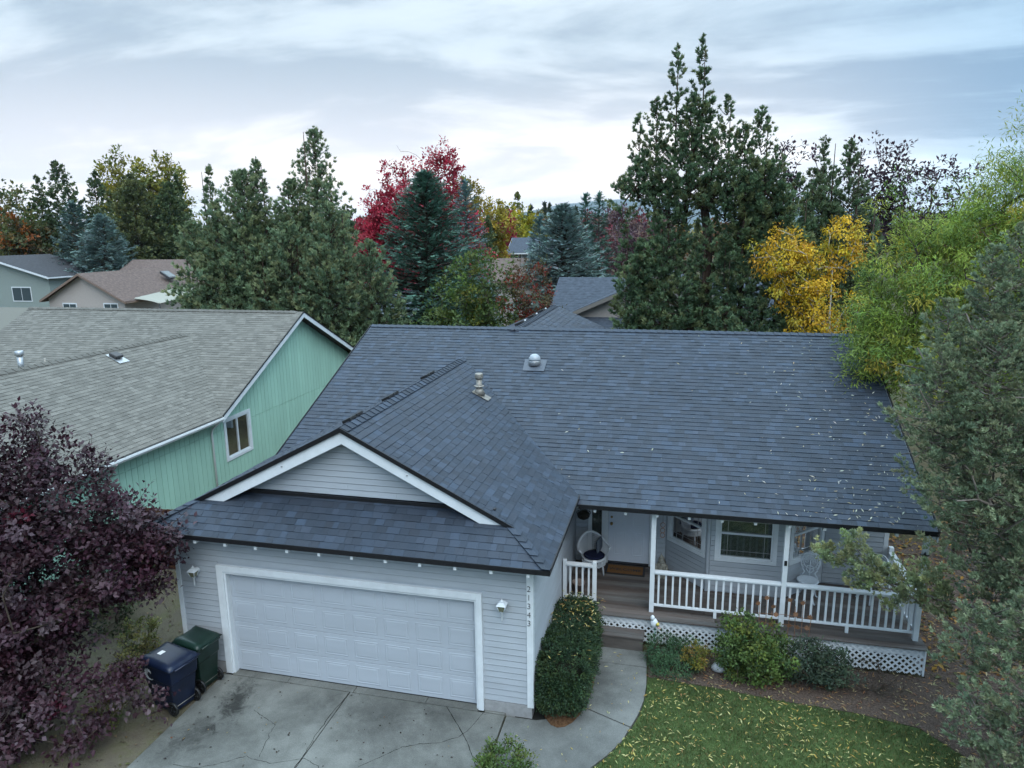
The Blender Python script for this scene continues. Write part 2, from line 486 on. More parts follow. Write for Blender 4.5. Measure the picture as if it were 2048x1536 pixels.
def slate_dark():
    c = slate(); return tuple(x * 0.92 for x in c)
sets.append((roof_sk, shingles((0, -0.4, ZE), (1, 0, 0), (0, 1, PS), [[(XL, 0), (XR, 0), (XR - 1.083, 0.95 * ss), (XL + 1.083, 0.95 * ss)]], 0.143, slate, wmin=0.10)))
sets.append((roof_w, shingles((XW + 4.2, 0, ZR - PW * 4.2), (0, 1, 0), (-1, 0, PW), [[(YR, 0.9 * sw), (YWE, 0.9 * sw), (YWE, 4.2 * sw), (YR, 4.2 * sw)]], 0.16, slate)))
lay_shingles(sets, M['shingle'], 'shingle')
caps(roof_main, (X0 + 0.02, YR, ZR), (X1 - 0.1, YR, ZR), (0, -1, -PM), (0, 1, -PM), 0.2, 0.14, M['shingle'])
caps(roof_gr, (XM, YG, ZG), (XM, YJ - 0.1, ZG), (1, 0, -PG), (-1, 0, -PG), 0.2, 0.15, M['shingle'])
caps(roof_sk, (XR + 0.01, -0.41, ZE), (XR - 0.74, YG, ZE + PG * 0.74), (0, 1, 0.02), (-1, 0, 0.02), 0.17, 0.13, M['shingle'], lift=0.03)
caps(roof_sk, (XL - 0.01, -0.41, ZE), (XL + 0.74, YG, ZE + PG * 0.74), (0, 1, 0.02), (1, 0, 0.02), 0.17, 0.13, M['shingle'], lift=0.03)
caps(roof_w, (XW, YR, ZR), (XW, YWE, ZR), (1, 0, -PW), (-1, 0, -PW), 0.24, 0.14, M['shingle'])

# ---- edges: drip strips, fascia, barge boards, rafter tails
def strip(name, A, B, h, t, nrm, m, drop=0.0, parent=house, bevel=0.0):
    """board from A to B, hanging h below the line, thickness t along nrm"""
    A, B, n = Vector(A), Vector(B), Vector(nrm)
    z = Vector((0, 0, 1))
    return MB().prism([A - z * drop, B - z * drop, B - z * (drop + h), A - z * (drop + h)], n * t).build(name, m, parent, bevel)
strip('drip_edge', (XL - 0.01, -0.405, ZE + 0.02), (XR + 0.02, -0.405, ZE + 0.02), 0.085, 0.02, (0, -1, 0), M['drip'])
strip('drip_edge', (XR + 0.005, -0.42, ZE + 0.02), (XR + 0.005, YV + 0.1, ZE + 0.02), 0.075, 0.02, (1, 0, 0), M['drip'])
strip('drip_edge', (XR + 0.03, YM - 0.005, ZM + 0.02), (X1 + 0.02, YM - 0.005, ZM + 0.02), 0.09, 0.02, (0, -1, 0), M['drip'])
for sx in (1, -1):
    e = XM + sx * (XR - XM - 0.776)
    strip('drip_edge', (XM, YG - 0.012, ZG + 0.035), (e + sx * 0.12, YG - 0.012, ZE + PG * (0.776 - 0.12) + 0.035), 0.085, 0.02, (0, -1, 0), M['drip'])
    bb = strip('barge_board', (XM, YG + 0.006, ZG - 0.045), (e, YG + 0.006, ZE + PG * 0.776 - 0.045), 0.225, 0.035, (0, 1, 0), M['trim'], bevel=0.004)
    MB().lathe([(0.018, 0), (0.014, 0.012)], (0, 0, 0), 8).build('knot', mat('grey_knot', (0.25, 0.25, 0.25)), bb).location = (XM + sx * 1.2, YG - 0.002, ZG - PG * 1.2 - 0.15)
strip('rake_trim', (X0, YM, ZM), (X0, YR, ZR), 0.16, 0.02, (-1, 0, 0), M['trim'], drop=0.03)
strip('drip_edge', (X0 - 0.012, YM, ZM + 0.03), (X0 - 0.012, YR, ZR + 0.03), 0.07, 0.015, (-1, 0, 0), M['drip'])
strip('rake_trim', (X1, YM, ZM), (X1, YR, ZR), 0.16, 0.02, (1, 0, 0), M['trim'], drop=0.03)
strip('drip_edge', (X1 + 0.022, YM, ZM + 0.03), (X1 + 0.022, YR, ZR + 0.03), 0.07, 0.015, (1, 0, 0), M['drip'])
strip('rake_trim', (XW, YWE, ZR - 0.03), (XW + 4.2, YWE, ZR - PW * 4.2 - 0.03), 0.15, 0.02, (0, 1, 0), M['trim'])
tail = MB().box(-0.026, 0.026, 0, 0.35, -0.085, 0.0).mesh('rafter_tail', M['trim'])
def tails(xs, y, z):
    for x in xs:
        o = bpy.data.objects.new('rafter_tail', tail); o.location = (x, y, z); link(o, house)
tails([XL + 0.55 + 0.61 * k for k in range(12)], -0.395, ZE - 0.055)
tails([XR + 0.35 + 0.61 * k for k in range(11)], YM + 0.03, ZM - 0.06)

# ---- bodies behind the siding
def wall_box(name, x0, x1, y0, y1, z0, z1, m=None): return MB().box(x0, x1, y0, y1, z0, z1).build(name, m or M['siding'], house)
def lap(part, A, B, z0, z1, expo=0.115, openings=(), top=None, depth=0.026, m=None):
    """lap siding boards between plan points A and B; outward normal is to the right of A->B"""
    A, B = Vector((*A, 0)), Vector((*B, 0)); d = (B - A); ln = d.length; d.normalize(); n = Vector((d.y, -d.x, 0))
    k = 0
    while z0 + k * expo < z1 - 0.01:
        a = z0 + k * expo + 0.011; b = min(z0 + (k + 1) * expo, z1)
        k += 1
        segs = [(0.0, ln)]
        if top:
            lo, hi = top(a + expo * 0.8)
            if hi - lo < 0.12: continue
            segs = [(lo, hi)]
        for (s0, s1, q0, q1) in openings:
            if b <= q0 + 0.02 or a >= q1 - 0.02: continue
            ns_ = []
            for (p, q) in segs:
                if s1 <= p or s0 >= q: ns_.append((p, q)); continue
                if s0 - p > 0.02: ns_.append((p, s0))
                if q - s1 > 0.02: ns_.append((s1, q))
            segs = ns_
        for (p, q) in segs:
            cuts = [p]
            if q - p > 3.5: cuts.append(random.uniform(p + 1.2, q - 1.2))
            cuts.append(q)
            for c0, c1 in zip(cuts[:-1], cuts[1:]):
                P = lambda s, z, o: A + d * s + n * o + Vector((0, 0, z))
                c1_ = c1 - (0.002 if c1 != q else 0)
                vs_ = [P(c0, a, depth), P(c1_, a, depth), P(c1_, b, depth * 0.62), P(c0, b, depth * 0.62), P(c0, a, 0.0), P(c1_, a, 0.0), P(c1_, b, 0.0), P(c0, b, 0.0)]
                MB().add(vs_, [(0, 1, 2, 3), (4, 7, 6, 5), (0, 4, 5, 1), (1, 5, 6, 2), (2, 6, 7, 3), (3, 7, 4, 0)]).build('siding_board', m or M['siding'], part)

# garage front
DW, DH = 4.876, 2.05
gw = MB()
gw.box(WX0, 0.0, 0.02, 0.12, 0.2, 2.94); gw.box(DW, WX1, 0.02, 0.12, 0.2, 2.94); gw.box(0.0, DW, 0.02, 0.12, DH + 0.05, 2.94)
gwo = gw.build('garage_front_wall', M['siding'], house)
TR = (-0.14, DW + 0.10)
lap(gwo, (WX0 + 0.09, 0.02), (WX1 - 0.09, 0.02), 0.2, 2.93, 0.115, [(TR[0] - WX0 - 0.09, TR[1] - WX0 - 0.09, 0, DH + 0.18)])
grw = wall_box('garage_side_wall', WX1 - 0.1, WX1, 0.13, YW + 0.1, 0.2, 2.93)
lap(grw, (WX1, 0.12), (WX1, YW), 0.2, 2.92, 0.115)
wall_box('garage_side_wall', WX0, WX0 + 0.1, 0.13, 7.0, 0.2, 2.93)
for q in ((WX0 + 0.01, -0.145, -0.01, 0.14), (DW + 0.105, WX1 - 0.005, -0.01, 0.14), (WX1 - 0.14, WX1 - 0.006, 0.142, YW), (WX0 + 0.01, WX0 + 0.14, 0.142, 9)): MB().box(*q, -0.1, 0.198).build('foundation', M['concrete'], house)
for x in (WX0, WX1 - 0.085):
    MB().box(x, x + 0.085, -0.022, 0.02, 0.17, 2.92).build('corner_board', M['trim'], house, 0.003)
MB().box(WX1, WX1 + 0.026, -0.022, 0.085, 0.17, 2.92).build('corner_board', M['trim'], house, 0.003)
# gable over the garage door
gab = MB().prism([(XL + 1.0, 0.58, ZE + PS * 0.93 - 0.1), (XR - 1.0, 0.58, ZE + PS * 0.93 - 0.1), (XM, 0.58, ZG - 0.08)], (0, 0.06, 0)).build('gable_wall', M['siding'], house)
ztop = lambda z: ((max(0, XM - (ZG - 0.11 - z) / PG - (XL + 0.7))), min(XR - XL - 1.4, XM + (ZG - 0.11 - z) / PG - (XL + 0.7)))
lap(gab, (XL + 0.7, 0.575), (XR - 0.7, 0.575), ZE + PS * 0.95 + 0.05, ZG - 0.1, 0.115, top=ztop)
MB().box(XL + 1.1, XR - 1.1, 0.50, 0.57, ZE + PS * 0.92, ZE + PS * 0.95 + 0.045).build('flashing', M['drip'], house)
# garage door: four sections of eight raised panels
gd = bpy.data.objects.new('garage_door', MB().box(0.02, DW - 0.02, 0.125, 0.165, 0.012, DH + 0.04).mesh('garage_door', M['garage_door'])); link(gd, house)
secs = []
for r_ in range(4):
    z0 = 0.015 + r_ * 0.512; z1 = z0 + 0.506
    secs.append(MB().box(0.02, DW - 0.02, 0.095, 0.125, z0, z1).build('door_section', M['garage_door'], gd, 0.006))
def raised(x0, x1, z0, z1, y, parent, name='raised_panel', m=None, dy=-0.001):
    """frame groove and bevelled field pressed into a sheet facing -Y"""
    mb = MB()
    P = lambda x, z, o: (x, y + o, z)
    rings = [(0.0, 0.0), (0.014, -0.006), (0.030, -0.001), (0.058, -0.006)]
    vs_ = []
    for ins, o in rings:
        vs_ += [P(x0 + ins, z0 + ins, o + dy), P(x1 - ins, z0 + ins, o + dy), P(x1 - ins, z1 - ins, o + dy), P(x0 + ins, z1 - ins, o + dy)]
    fs = []
    for k in range(len(rings) - 1):
        for j in range(4): fs.append((k * 4 + j, k * 4 + (j + 1) % 4, k * 4 + 4 + (j + 1) % 4, k * 4 + 4 + j))
    e = (len(rings) - 1) * 4
    fs.append((e, e + 1, e + 2, e + 3))
    mb.add(vs_, fs)
    return mb.build(name, m or M['garage_door'], parent)
pw = (DW - 0.04) / 8
for r_ in range(4):
    for c in range(8):
        z0 = 0.015 + r_ * 0.512
        raised(0.02 + c * pw + 0.065, 0.02 + (c + 1) * pw - 0.065, z0 + 0.075, z0 + 0.435, 0.094, gd)
MB().box(0.02, DW - 0.02, 0.09, 0.13, 0.0, 0.014).build('bottom_seal', M['black'], gd)
# garage door casing
MB().box(TR[0], TR[0] + 0.14, -0.05, 0.02, 0.0, DH + 0.18).build('door_casing', M['trim'], house, 0.004)
MB().box(TR[1] - 0.10, TR[1], -0.05, 0.02, 0.0, DH + 0.18).build('door_casing', M['trim'], house, 0.004)
MB().box(0.0, DW, -0.048, 0.02, DH + 0.06, DH + 0.18).build('door_casing', M['trim'], house, 0.004)
MB().box(-0.02, 0.035, -0.02, 0.126, 0.0, DH + 0.06).build('door_jamb', M['trim'], house, 0.003)
MB().box(DW - 0.035, DW + 0.02, -0.02, 0.126, 0.0, DH + 0.06).build('door_jamb', M['trim'], house, 0.003)
MB().box(0.035, DW - 0.035, -0.02, 0.126, DH + 0.01, DH + 0.058).build('door_jamb', M['trim'], house, 0.003)
# garage interior floor/back so nothing shows through gaps
MB().box(WX0 + 0.1, WX1 - 0.1, 0.17, 0.2, 0.0, 2.9).build('inner_wall', M['inner'], house)

# house numbers down the corner board
for k, ch in enumerate('21343'):
    o = text_mesh('house_number', ch, 0.150, 0.004, -0.0035, M['number']); o.rotation_euler = (R(90), 0, 0)
    o.location = (WX1 - 0.043, -0.029, 2.36 - 0.157 * k); link(o, house)

# ---- front wall and bay behind the porch
HX1 = 12.55
BX0, BX1, BY, BO = 8.83, 10.40, 4.05, 0.90
def topz(y): return ZM + PM * (y - YM) - 0.06
fw = MB()
DX0, DX1 = 6.62, 7.56            # front door
SX0, SX1 = 6.20, 6.50            # side light
fw.box(WX1 + 0.003, SX0, YW + 0.003, YW + 0.12, 0.1, topz(YW)); fw.box(SX1, DX0, YW + 0.003, YW + 0.12, 0.1, topz(YW)); fw.box(DX1, BX0 - BO + 0.05, YW + 0.003, YW + 0.12, 0.1, topz(YW))
MB().box(BX1 + BO - 0.05, HX1, YW + 0.003, YW + 0.12, 0.1, topz(YW)).build('front_wall', M['siding'], house); fw.box(SX0, SX1, YW + 0.003, YW + 0.12, 0.1, 0.8); fw.box(SX0, DX1, YW + 0.003, YW + 0.12, FL + 2.08, topz(YW))
fwo = fw.build('front_wall', M['siding'], house)
lap(fwo, (WX1 + 0.03, YW), (BX0 - BO, YW), FL + 0.02, 3.7, 0.115, [(SX0 - WX1 - 0.11, DX1 + 0.08 - WX1 - 0.03, 0, FL + 2.16)])
lap(fwo, (BX1 + BO, YW), (HX1 - 0.09, YW), FL + 0.02, 3.7, 0.115)
MB().box(HX1 - 0.09, HX1 + 0.002, YW - 0.03, YW + 0.06, 0.1, 3.68).build('corner_board', M['trim'], house, 0.003)
wall_box('right_wall', HX1 - 0.1, HX1, YW + 0.07, 13.4, 0.1, 3.5)
MB().prism([(HX1, YW, 3.5), (HX1, 13.4, 3.5), (HX1, YR, ZR - 0.1)], (-0.1, 0, 0)).build('right_wall', M['siding'], house)
wall_box('left_wall', X0 + 0.25, X0 + 0.35, YM + 1, 13.4, 0.1, 3.2)
wall_box('rear_wall', X0 + 0.35, HX1 - 0.1, 13.3, 13.4, 0.1, 3.4)
wall_box('rear_wing_wall', XW - 3.8, XW + 3.8, YWE - 0.5, YWE - 0.4, 0.1, 3.6)
wall_box('inner_wall', WX1 + 0.2, HX1 - 0.1, YW + 1.5, YW + 1.55, 0.1, 3.4, M['inner'])

def window(parent, A, B, s0, s1, z0, z1, kind='hung', blind=True, trimw=0.09, proud=0.035, m_trim=None, glass=None, back=None, grid=None):
    """framed window in the wall A->B (outward normal to the right); returns the window part"""
    A, B = Vector((*A, 0)), Vector((*B, 0)); d = (B - A).normalized(); n = Vector((d.y, -d.x, 0)); Z = Vector((0, 0, 1))
    def bar(mb, a0, a1, b0, b1, o0, o1):
        c = A + d * ((a0 + a1) / 2) + Z * ((b0 + b1) / 2) + n * ((o0 + o1) / 2)
        mb.obox(c, d * ((a1 - a0) / 2), n * ((o1 - o0) / 2), Z * ((b1 - b0) / 2)); return mb
    mt = m_trim or M['trim']
    t = trimw
    mb = MB()
    bar(mb, s0 + 0.004, s1 - 0.004, z0, z0 + 0.035, -0.03, 0.018); bar(mb, s0 + 0.004, s1 - 0.004, z1 - 0.035, z1, -0.03, 0.018)
    bar(mb, s0, s0 + 0.035, z0 + 0.035, z1 - 0.035, -0.03, 0.018); bar(mb, s1 - 0.035, s1, z0 + 0.035, z1 - 0.035, -0.03, 0.018)
    w = mb.build('window', mt, parent)
    for (a0, a1, b0, b1) in ((s0 - t, s1 + t, z1, z1 + t), (s0 - t, s1 + t, z0 - t, z0), (s0 - t, s0, z0, z1), (s1, s1 + t, z0, z1)):
        mm = MB(); bar(mm, a0 + 0.0005, a1 - 0.0005, b0, b1, -0.005, proud); mm.build('window_trim', mt, w, 0.004)
    if kind == 'hung':
        zm_ = z0 + (z1 - z0) * 0.56
        mm = MB(); bar(mm, s0 + 0.035, s1 - 0.035, zm_ - 0.022, zm_ + 0.022, -0.025, 0.016); mm.build('meeting_rail', mt, w)
        panes = [(s0 + 0.035, s1 - 0.035, z0 + 0.035, zm_ - 0.022), (s0 + 0.035, s1 - 0.035, zm_ + 0.022, z1 - 0.035)]
    elif kind == 'slide':
        sm2 = (s0 + s1) / 2
        mm = MB(); bar(mm, sm2 - 0.025, sm2 + 0.025, z0 + 0.035, z1 - 0.035, -0.025, 0.016); mm.build('meeting_stile', mt, w)
        panes = [(s0 + 0.035, sm2 - 0.025, z0 + 0.035, z1 - 0.035), (sm2 + 0.025, s1 - 0.035, z0 + 0.035, z1 - 0.035)]
    else:
        panes = [(s0 + 0.035, s1 - 0.035, z0 + 0.035, z1 - 0.035)]
    for (a0, a1, b0, b1) in panes:
        mm = MB(); bar(mm, a0, a1, b0, b1, -0.014, -0.010); mm.build('pane', glass or M['glass'], w)
        if grid:
            mm = MB()
            for g in range(1, grid[0]):
                x = a0 + (a1 - a0) * g / grid[0]; bar(mm, x - 0.005, x + 0.005, b0, b1, -0.0095, -0.006)
            for g in range(1, grid[1]):
                x = b0 + (b1 - b0) * g / grid[1]; bar(mm, a0, a1, x - 0.005, x + 0.005, -0.0095, -0.006)
            if mm.v: mm.build('muntin', mt, w)
        elif grid is None and kind == 'hung':
            mm = MB()
            for x in (a0 + 0.13, a1 - 0.13): bar(mm, x - 0.006, x + 0.006, b0, b1, -0.0095, -0.006)
            zz = b0 + 0.12 if b0 < zm_ else b1 - 0.12
            bar(mm, a0, a1, zz - 0.006, zz + 0.006, -0.0095, -0.006)
            mm.build('muntin', M['metal'], w)
    if blind:
        mm = MB(); z = z0 + 0.03
        while z < z1 - 0.02:
            c = A + d * ((s0 + s1) / 2) + Z * z - n * 0.055
            mm.obox(c, d * ((s1 - s0) / 2 - 0.04), n * 0.011 + Z * 0.006, Z * 0.0015 - n * 0.0008); z += 0.027
        o = mm.build('blind', M['blind'], w); o['kind'] = 'stuff'
    mm = MB(); bar(mm, s0, s1, z0, z1, -0.16, -0.15); mm.build('window_backing', back or M['inner'], w)  # dark sheet close behind the glass, the unlit room put into its colour
    return w

# bay
bay = house
c0, c1, c2, c3 = (BX0 - BO, YW), (BX0, BY), (BX1, BY), (BX1 + BO, YW)
inset = 0.12
bw = MB()
def wallseg(mb, A, B, z0, z1, t=0.1):
    A, B = Vector((*A, 0)), Vector((*B, 0)); d = (B - A).normalized(); n = Vector((d.y, -d.x, 0))
    mb.prism([A + Vector((0, 0, z0)), B + Vector((0, 0, z0)), B + Vector((0, 0, z1)), A + Vector((0, 0, z1))], -n * t)
la = math.hypot(BO, YW - BY); lf = BX1 - BX0
WZ0, WZ1 = FL + 0.82, FL + 1.80
wins = {0: (0.16, la - 0.16), 1: (0.22, lf - 0.28), 2: (0.16, la - 0.16)}
bayp = None
for k, (A, B) in enumerate(((c0, c1), (c1, c2), (c2, c3))):
    s0, s1 = wins[k]; LN = (Vector(B) - Vector(A)).length; dd = (Vector(B) - Vector(A)).normalized()
    P = lambda s: tuple(Vector(A) + dd * s)
    wallseg(bw, P(0), P(s0), FL, 3.35); wallseg(bw, P(s1), P(LN), FL, 3.35)
    wallseg(bw, P(s0), P(s1), FL, WZ0); wallseg(bw, P(s0), P(s1), WZ1, 3.35)
bayp = bw.build('bay_wall', M['siding'], house)
for k, (A, B) in enumerate(((c0, c1), (c1, c2), (c2, c3))):
    s0, s1 = wins[k]; LN = (Vector(B) - Vector(A)).length; t = 0.09
    dd = (Vector(B) - Vector(A)).normalized()
    A2 = tuple(Vector(A) + dd * 0.045); 
    lap(bayp, A2, tuple(Vector(B) - dd * 0.045), FL + 0.02, 3.3, 0.115, [(s0 - t - 0.045, s1 + t - 0.045, WZ0 - t, WZ1 + t)], depth=0.024)
    w = window(house, A, B, s0, s1, WZ0, WZ1, 'hung')
for (x, y) in (c1, c2):
    MB().lathe([(0.045, FL), (0.045, 3.3)], (x, y + 0.01, 0), 8, smooth=False).build('corner_board', M['siding'], house)

# front door, side light
fd = MB().box(DX0, DX1, YW + 0.03, YW + 0.075, FL + 0.03, FL + 2.06).build('front_door', M['door'], house, 0.003)
cw = (DX1 - DX0)
for (a, b) in ((0.13, 0.42), (0.58, 0.87)):
    for (z0, z1) in ((0.20, 0.78), (0.92, 1.62), (1.72, 1.95)):
        raised(DX0 + cw * a, DX0 + cw * b, FL + z0, FL + z1, YW + 0.029, fd, 'door_panel', M['door'])
for z, r_ in ((0.97, 0.032), (1.13, 0.028)):
    o = MB().lathe([(r_ * 1.1, 0), (r_ * 1.1, 0.012), (r_ * 0.4, 0.02), (r_ * 0.5, 0.035), (r_ * 0.95, 0.05), (r_ * 0.8, 0.066)] if z < 1 else [(r_, 0), (r_, 0.015), (r_ * 0.6, 0.022)], (0, 0, 0), 14).build('door_knob' if z < 1 else 'dead_bolt', M['brass'], fd)
    o.rotation_euler = (R(90), 0, 0); o.location = (DX0 + 0.07, YW + 0.029, FL + z)
MB().box(DX0 - 0.07, DX0 - 0.004, YW - 0.03, YW + 0.08, FL, FL + 2.15).build('door_casing', M['trim'], house, 0.003)
MB().box(DX1 + 0.004, DX1 + 0.07, YW - 0.03, YW + 0.08, FL, FL + 2.15).build('door_casing', M['trim'], house, 0.003)
MB().box(DX0 - 0.004, DX1 + 0.004, YW - 0.028, YW + 0.08, FL + 2.065, FL + 2.15).build('door_casing', M['trim'], house, 0.003)
MB().box(DX0, DX1, YW - 0.06, YW + 0.09, FL, FL + 0.03).build('door_sill', M['drip'], house)
window(house, (WX1, YW), (13, YW), SX0 - WX1, SX1 - WX1, 0.80, FL + 2.05, 'fixed', trimw=0.05)

# ---- porch
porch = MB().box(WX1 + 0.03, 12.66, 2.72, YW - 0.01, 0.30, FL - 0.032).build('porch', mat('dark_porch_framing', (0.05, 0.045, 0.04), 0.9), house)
y = 2.62
while y < YW - 0.05:
    w = 0.138
    for (x0, x1) in ((WX1 + 0.03, 9.1 + random.uniform(-1, 1)), (None, 12.74)):
        if x0 is None: x0 = xp + 0.003
        MB().box(x0, x1, y, min(y + w, YW - 0.03), FL - 0.03, FL + random.uniform(-0.002, 0.002)).build('deck_board', M['deckwood'], porch, 0.004)
        xp = x1
    y += 0.145
MB().box(WX1 + 0.03, 12.70, 2.70, 2.725, FL - 0.20, FL - 0.034).build('rim_board', M['trim'], porch)
MB().box(12.66, 12.69, 2.72, YW, FL - 0.20, FL - 0.034).build('rim_board', M['trim'], porch)
# lattice skirt
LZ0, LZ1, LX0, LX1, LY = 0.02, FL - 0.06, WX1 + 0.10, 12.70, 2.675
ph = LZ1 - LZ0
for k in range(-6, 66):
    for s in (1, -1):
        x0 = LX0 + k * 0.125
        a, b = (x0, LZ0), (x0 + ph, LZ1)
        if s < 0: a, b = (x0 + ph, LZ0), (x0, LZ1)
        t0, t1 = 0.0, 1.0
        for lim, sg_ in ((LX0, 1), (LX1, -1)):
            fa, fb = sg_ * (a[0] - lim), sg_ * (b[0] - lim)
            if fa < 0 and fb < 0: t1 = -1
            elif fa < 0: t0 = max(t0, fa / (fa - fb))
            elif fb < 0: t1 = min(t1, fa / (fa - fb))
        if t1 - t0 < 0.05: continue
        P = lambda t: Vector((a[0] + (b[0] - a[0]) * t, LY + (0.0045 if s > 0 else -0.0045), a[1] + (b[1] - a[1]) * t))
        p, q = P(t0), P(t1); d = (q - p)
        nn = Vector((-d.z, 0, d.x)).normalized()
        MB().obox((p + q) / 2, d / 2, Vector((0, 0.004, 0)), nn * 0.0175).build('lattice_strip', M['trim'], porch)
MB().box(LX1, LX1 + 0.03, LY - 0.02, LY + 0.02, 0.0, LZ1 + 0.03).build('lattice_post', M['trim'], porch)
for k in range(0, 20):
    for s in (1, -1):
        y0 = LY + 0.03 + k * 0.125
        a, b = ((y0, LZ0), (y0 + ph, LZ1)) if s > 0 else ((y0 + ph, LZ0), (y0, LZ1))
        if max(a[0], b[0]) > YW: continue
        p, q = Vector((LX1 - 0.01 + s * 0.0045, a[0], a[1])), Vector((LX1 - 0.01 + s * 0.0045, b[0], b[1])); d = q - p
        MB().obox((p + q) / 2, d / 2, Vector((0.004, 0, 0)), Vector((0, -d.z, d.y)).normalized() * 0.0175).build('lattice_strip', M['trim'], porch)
# posts and railings
YP = 2.94; RT = 1.47; RB = 0.70
PX = (7.71, 10.21, 12.60)
for x in PX:
    MB().box(x - 0.046, x + 0.046, YP - 0.046, YP + 0.046, FL, ZM + PM * (YP - YM) - 0.06).build('porch_post', M['trim'], porch, 0.004)
MB().box(PX[0], PX[2], YP - 0.04, YP + 0.04, ZM - 0.14, ZM - 0.02).build('porch_beam', M['trim'], porch)
MB().box(WX1 + 0.05, PX[0], YP - 0.038, YP + 0.038, ZM - 0.14, ZM - 0.02).build('porch_beam', M['trim'], porch)
bal = MB().box(-0.019, 0.019, -0.019, 0.019, RB + 0.045, RT - 0.05).mesh('baluster', M['trim'])
def rail(A, B, n, drop=True):
    A, B = Vector((*A, 0)), Vector((*B, 0)); d = (B - A); ln = d.length; d.normalize(); nn = Vector((d.y, -d.x, 0)); Z = Vector((0, 0, 1)); c = (A + B) / 2
    r_ = MB().obox(c + Z * (RT - 0.02), d * ln / 2, nn * 0.06, Z * 0.02).build('railing', M['trim'], porch, 0.004)
    MB().obox(c + Z * (RT - 0.057), d * (ln / 2 - 0.002), nn * 0.02, Z * 0.0165).build('sub_rail', M['trim'], r_)
    MB().obox(c + Z * (RB + 0.0225), d * (ln / 2 - 0.001), nn * 0.022, Z * 0.022).build('bottom_rail', M['trim'], r_, 0.003)
    for k in range(n):
        o = bpy.data.objects.new('baluster', bal); o.location = A + d * (ln * (k + 0.6) / (n + 0.2)); o.rotation_euler = (0, 0, math.atan2(d.y, d.x)); link(o, r_)
    if drop: MB().obox(c + Z * (FL + RB) / 2, d * 0.03, nn * 0.02, Z * ((RB - FL) / 2)).build('rail_foot', M['trim'], r_)
    return r_
rail((PX[0] + 0.047, YP), (PX[1] - 0.047, YP), 17)
rail((PX[1] + 0.047, YP), (PX[2] - 0.047, YP), 17)
rail((PX[2], YP + 0.047), (PX[2], YW - 0.14), 12, False)
MB().box(PX[2] - 0.045, PX[2] + 0.045, YW - 0.14, YW - 0.035, FL, RT + 0.1).build('newel_post', M['trim'], porch, 0.004)
rail((WX1 + 0.125, YP), (6.50, YP), 4, False)
MB().box(6.50, 6.585, YP - 0.043, YP + 0.043, FL, RT + 0.08).build('newel_post', M['trim'], porch, 0.006)
MB().box(WX1 + 0.05, WX1 + 0.125, YP - 0.04, YP + 0.04, FL, RT + 0.06).build('newel_post', M['trim'], porch, 0.004)
# wooden step
st = MB().box(6.62, 7.58, 2.36, 2.66, 0.0, 0.255).build('step', mat('dark_step_timber', (0.10, 0.088, 0.08), 0.85, noise=0.3, nscale=6, stretch=(0.2, 1, 1)), porch)
for k in range(3): MB().box(6.60, 7.60, 2.33 + k * 0.113, 2.33 + k * 0.113 + 0.106, 0.258, 0.292).build('tread_board', M['deckwood'], st, 0.004)

# ---- things fixed to the roof
def roof_z(y): return ZM + PM * (y - YM)
# skylight tube on the main roof
tx, ty = 4.40, 7.30
sk = MB().lathe([(0.165, -0.02), (0.16, 0.09), (0.15, 0.11)], (tx, ty, roof_z(ty) + 0.02), 24).build('skylight_tube', M['metal'], house)
MB().lathe([(0.16, 0), (0.16, 0.03), (0.147, 0.08), (0.112, 0.13), (0.06, 0.16), (0.001, 0.168)], (tx, ty, roof_z(ty) + 0.131), 24).build('dome', mat('pale_acrylic_dome', (0.30, 0.33, 0.36), 0.10, 0.6), sk)
MB().prism([(tx - 0.26, ty - 0.30, roof_z(ty - 0.30) + 0.026), (tx + 0.3, ty - 0.30, roof_z(ty - 0.30) + 0.026), (tx + 0.3, ty + 0.2, roof_z(ty + 0.2) + 0.026), (tx - 0.3, ty + 0.2, roof_z(ty + 0.2) + 0.026)], (0, 0, 0.006)).build('flashing', mat('roof_flashing', (0.07, 0.08, 0.10), 0.5, 0.4, metal=0.2), sk)
# flue on the garage slope
fx, fy = 3.42, 5.43; fz = ZE + PG * (XR - fx)
fl = MB().lathe([(0.07, -0.15), (0.07, 0.40)], (fx, fy, fz), 20).build('flue_pipe', M['metal_d'], house)
MB().lathe([(0.15, 0.02), (0.10, 0.12), (0.088, 0.16)], (fx, fy, fz), 20).build('storm_collar', M['metal_d'], fl)
MB().lathe([(0.125, 0.21), (0.125, 0.225), (0.09, 0.235)], (fx, fy, fz), 20).build('storm_collar', M['metal_d'], fl)
cap = MB().lathe([(0.088, 0.40), (0.094, 0.42), (0.094, 0.52), (0.085, 0.53)], (fx, fy, fz), 20)
for k in range(3): cap.lathe([(0.099, 0.43 + k * 0.033), (0.099, 0.44 + k * 0.033)], (fx, fy, fz), 20)
cap.build('flue_cap', M['metal_d'], fl)
P = lambda a, b: (fx + a, fy + b, ZE + PG * (XR - fx - a) + 0.03)
MB().prism([P(-0.14, -0.16), P(0.26, -0.16), P(0.26, 0.16), P(-0.14, 0.16)], (0, 0, 0.006)).build('flashing', M['metal_d'], fl)
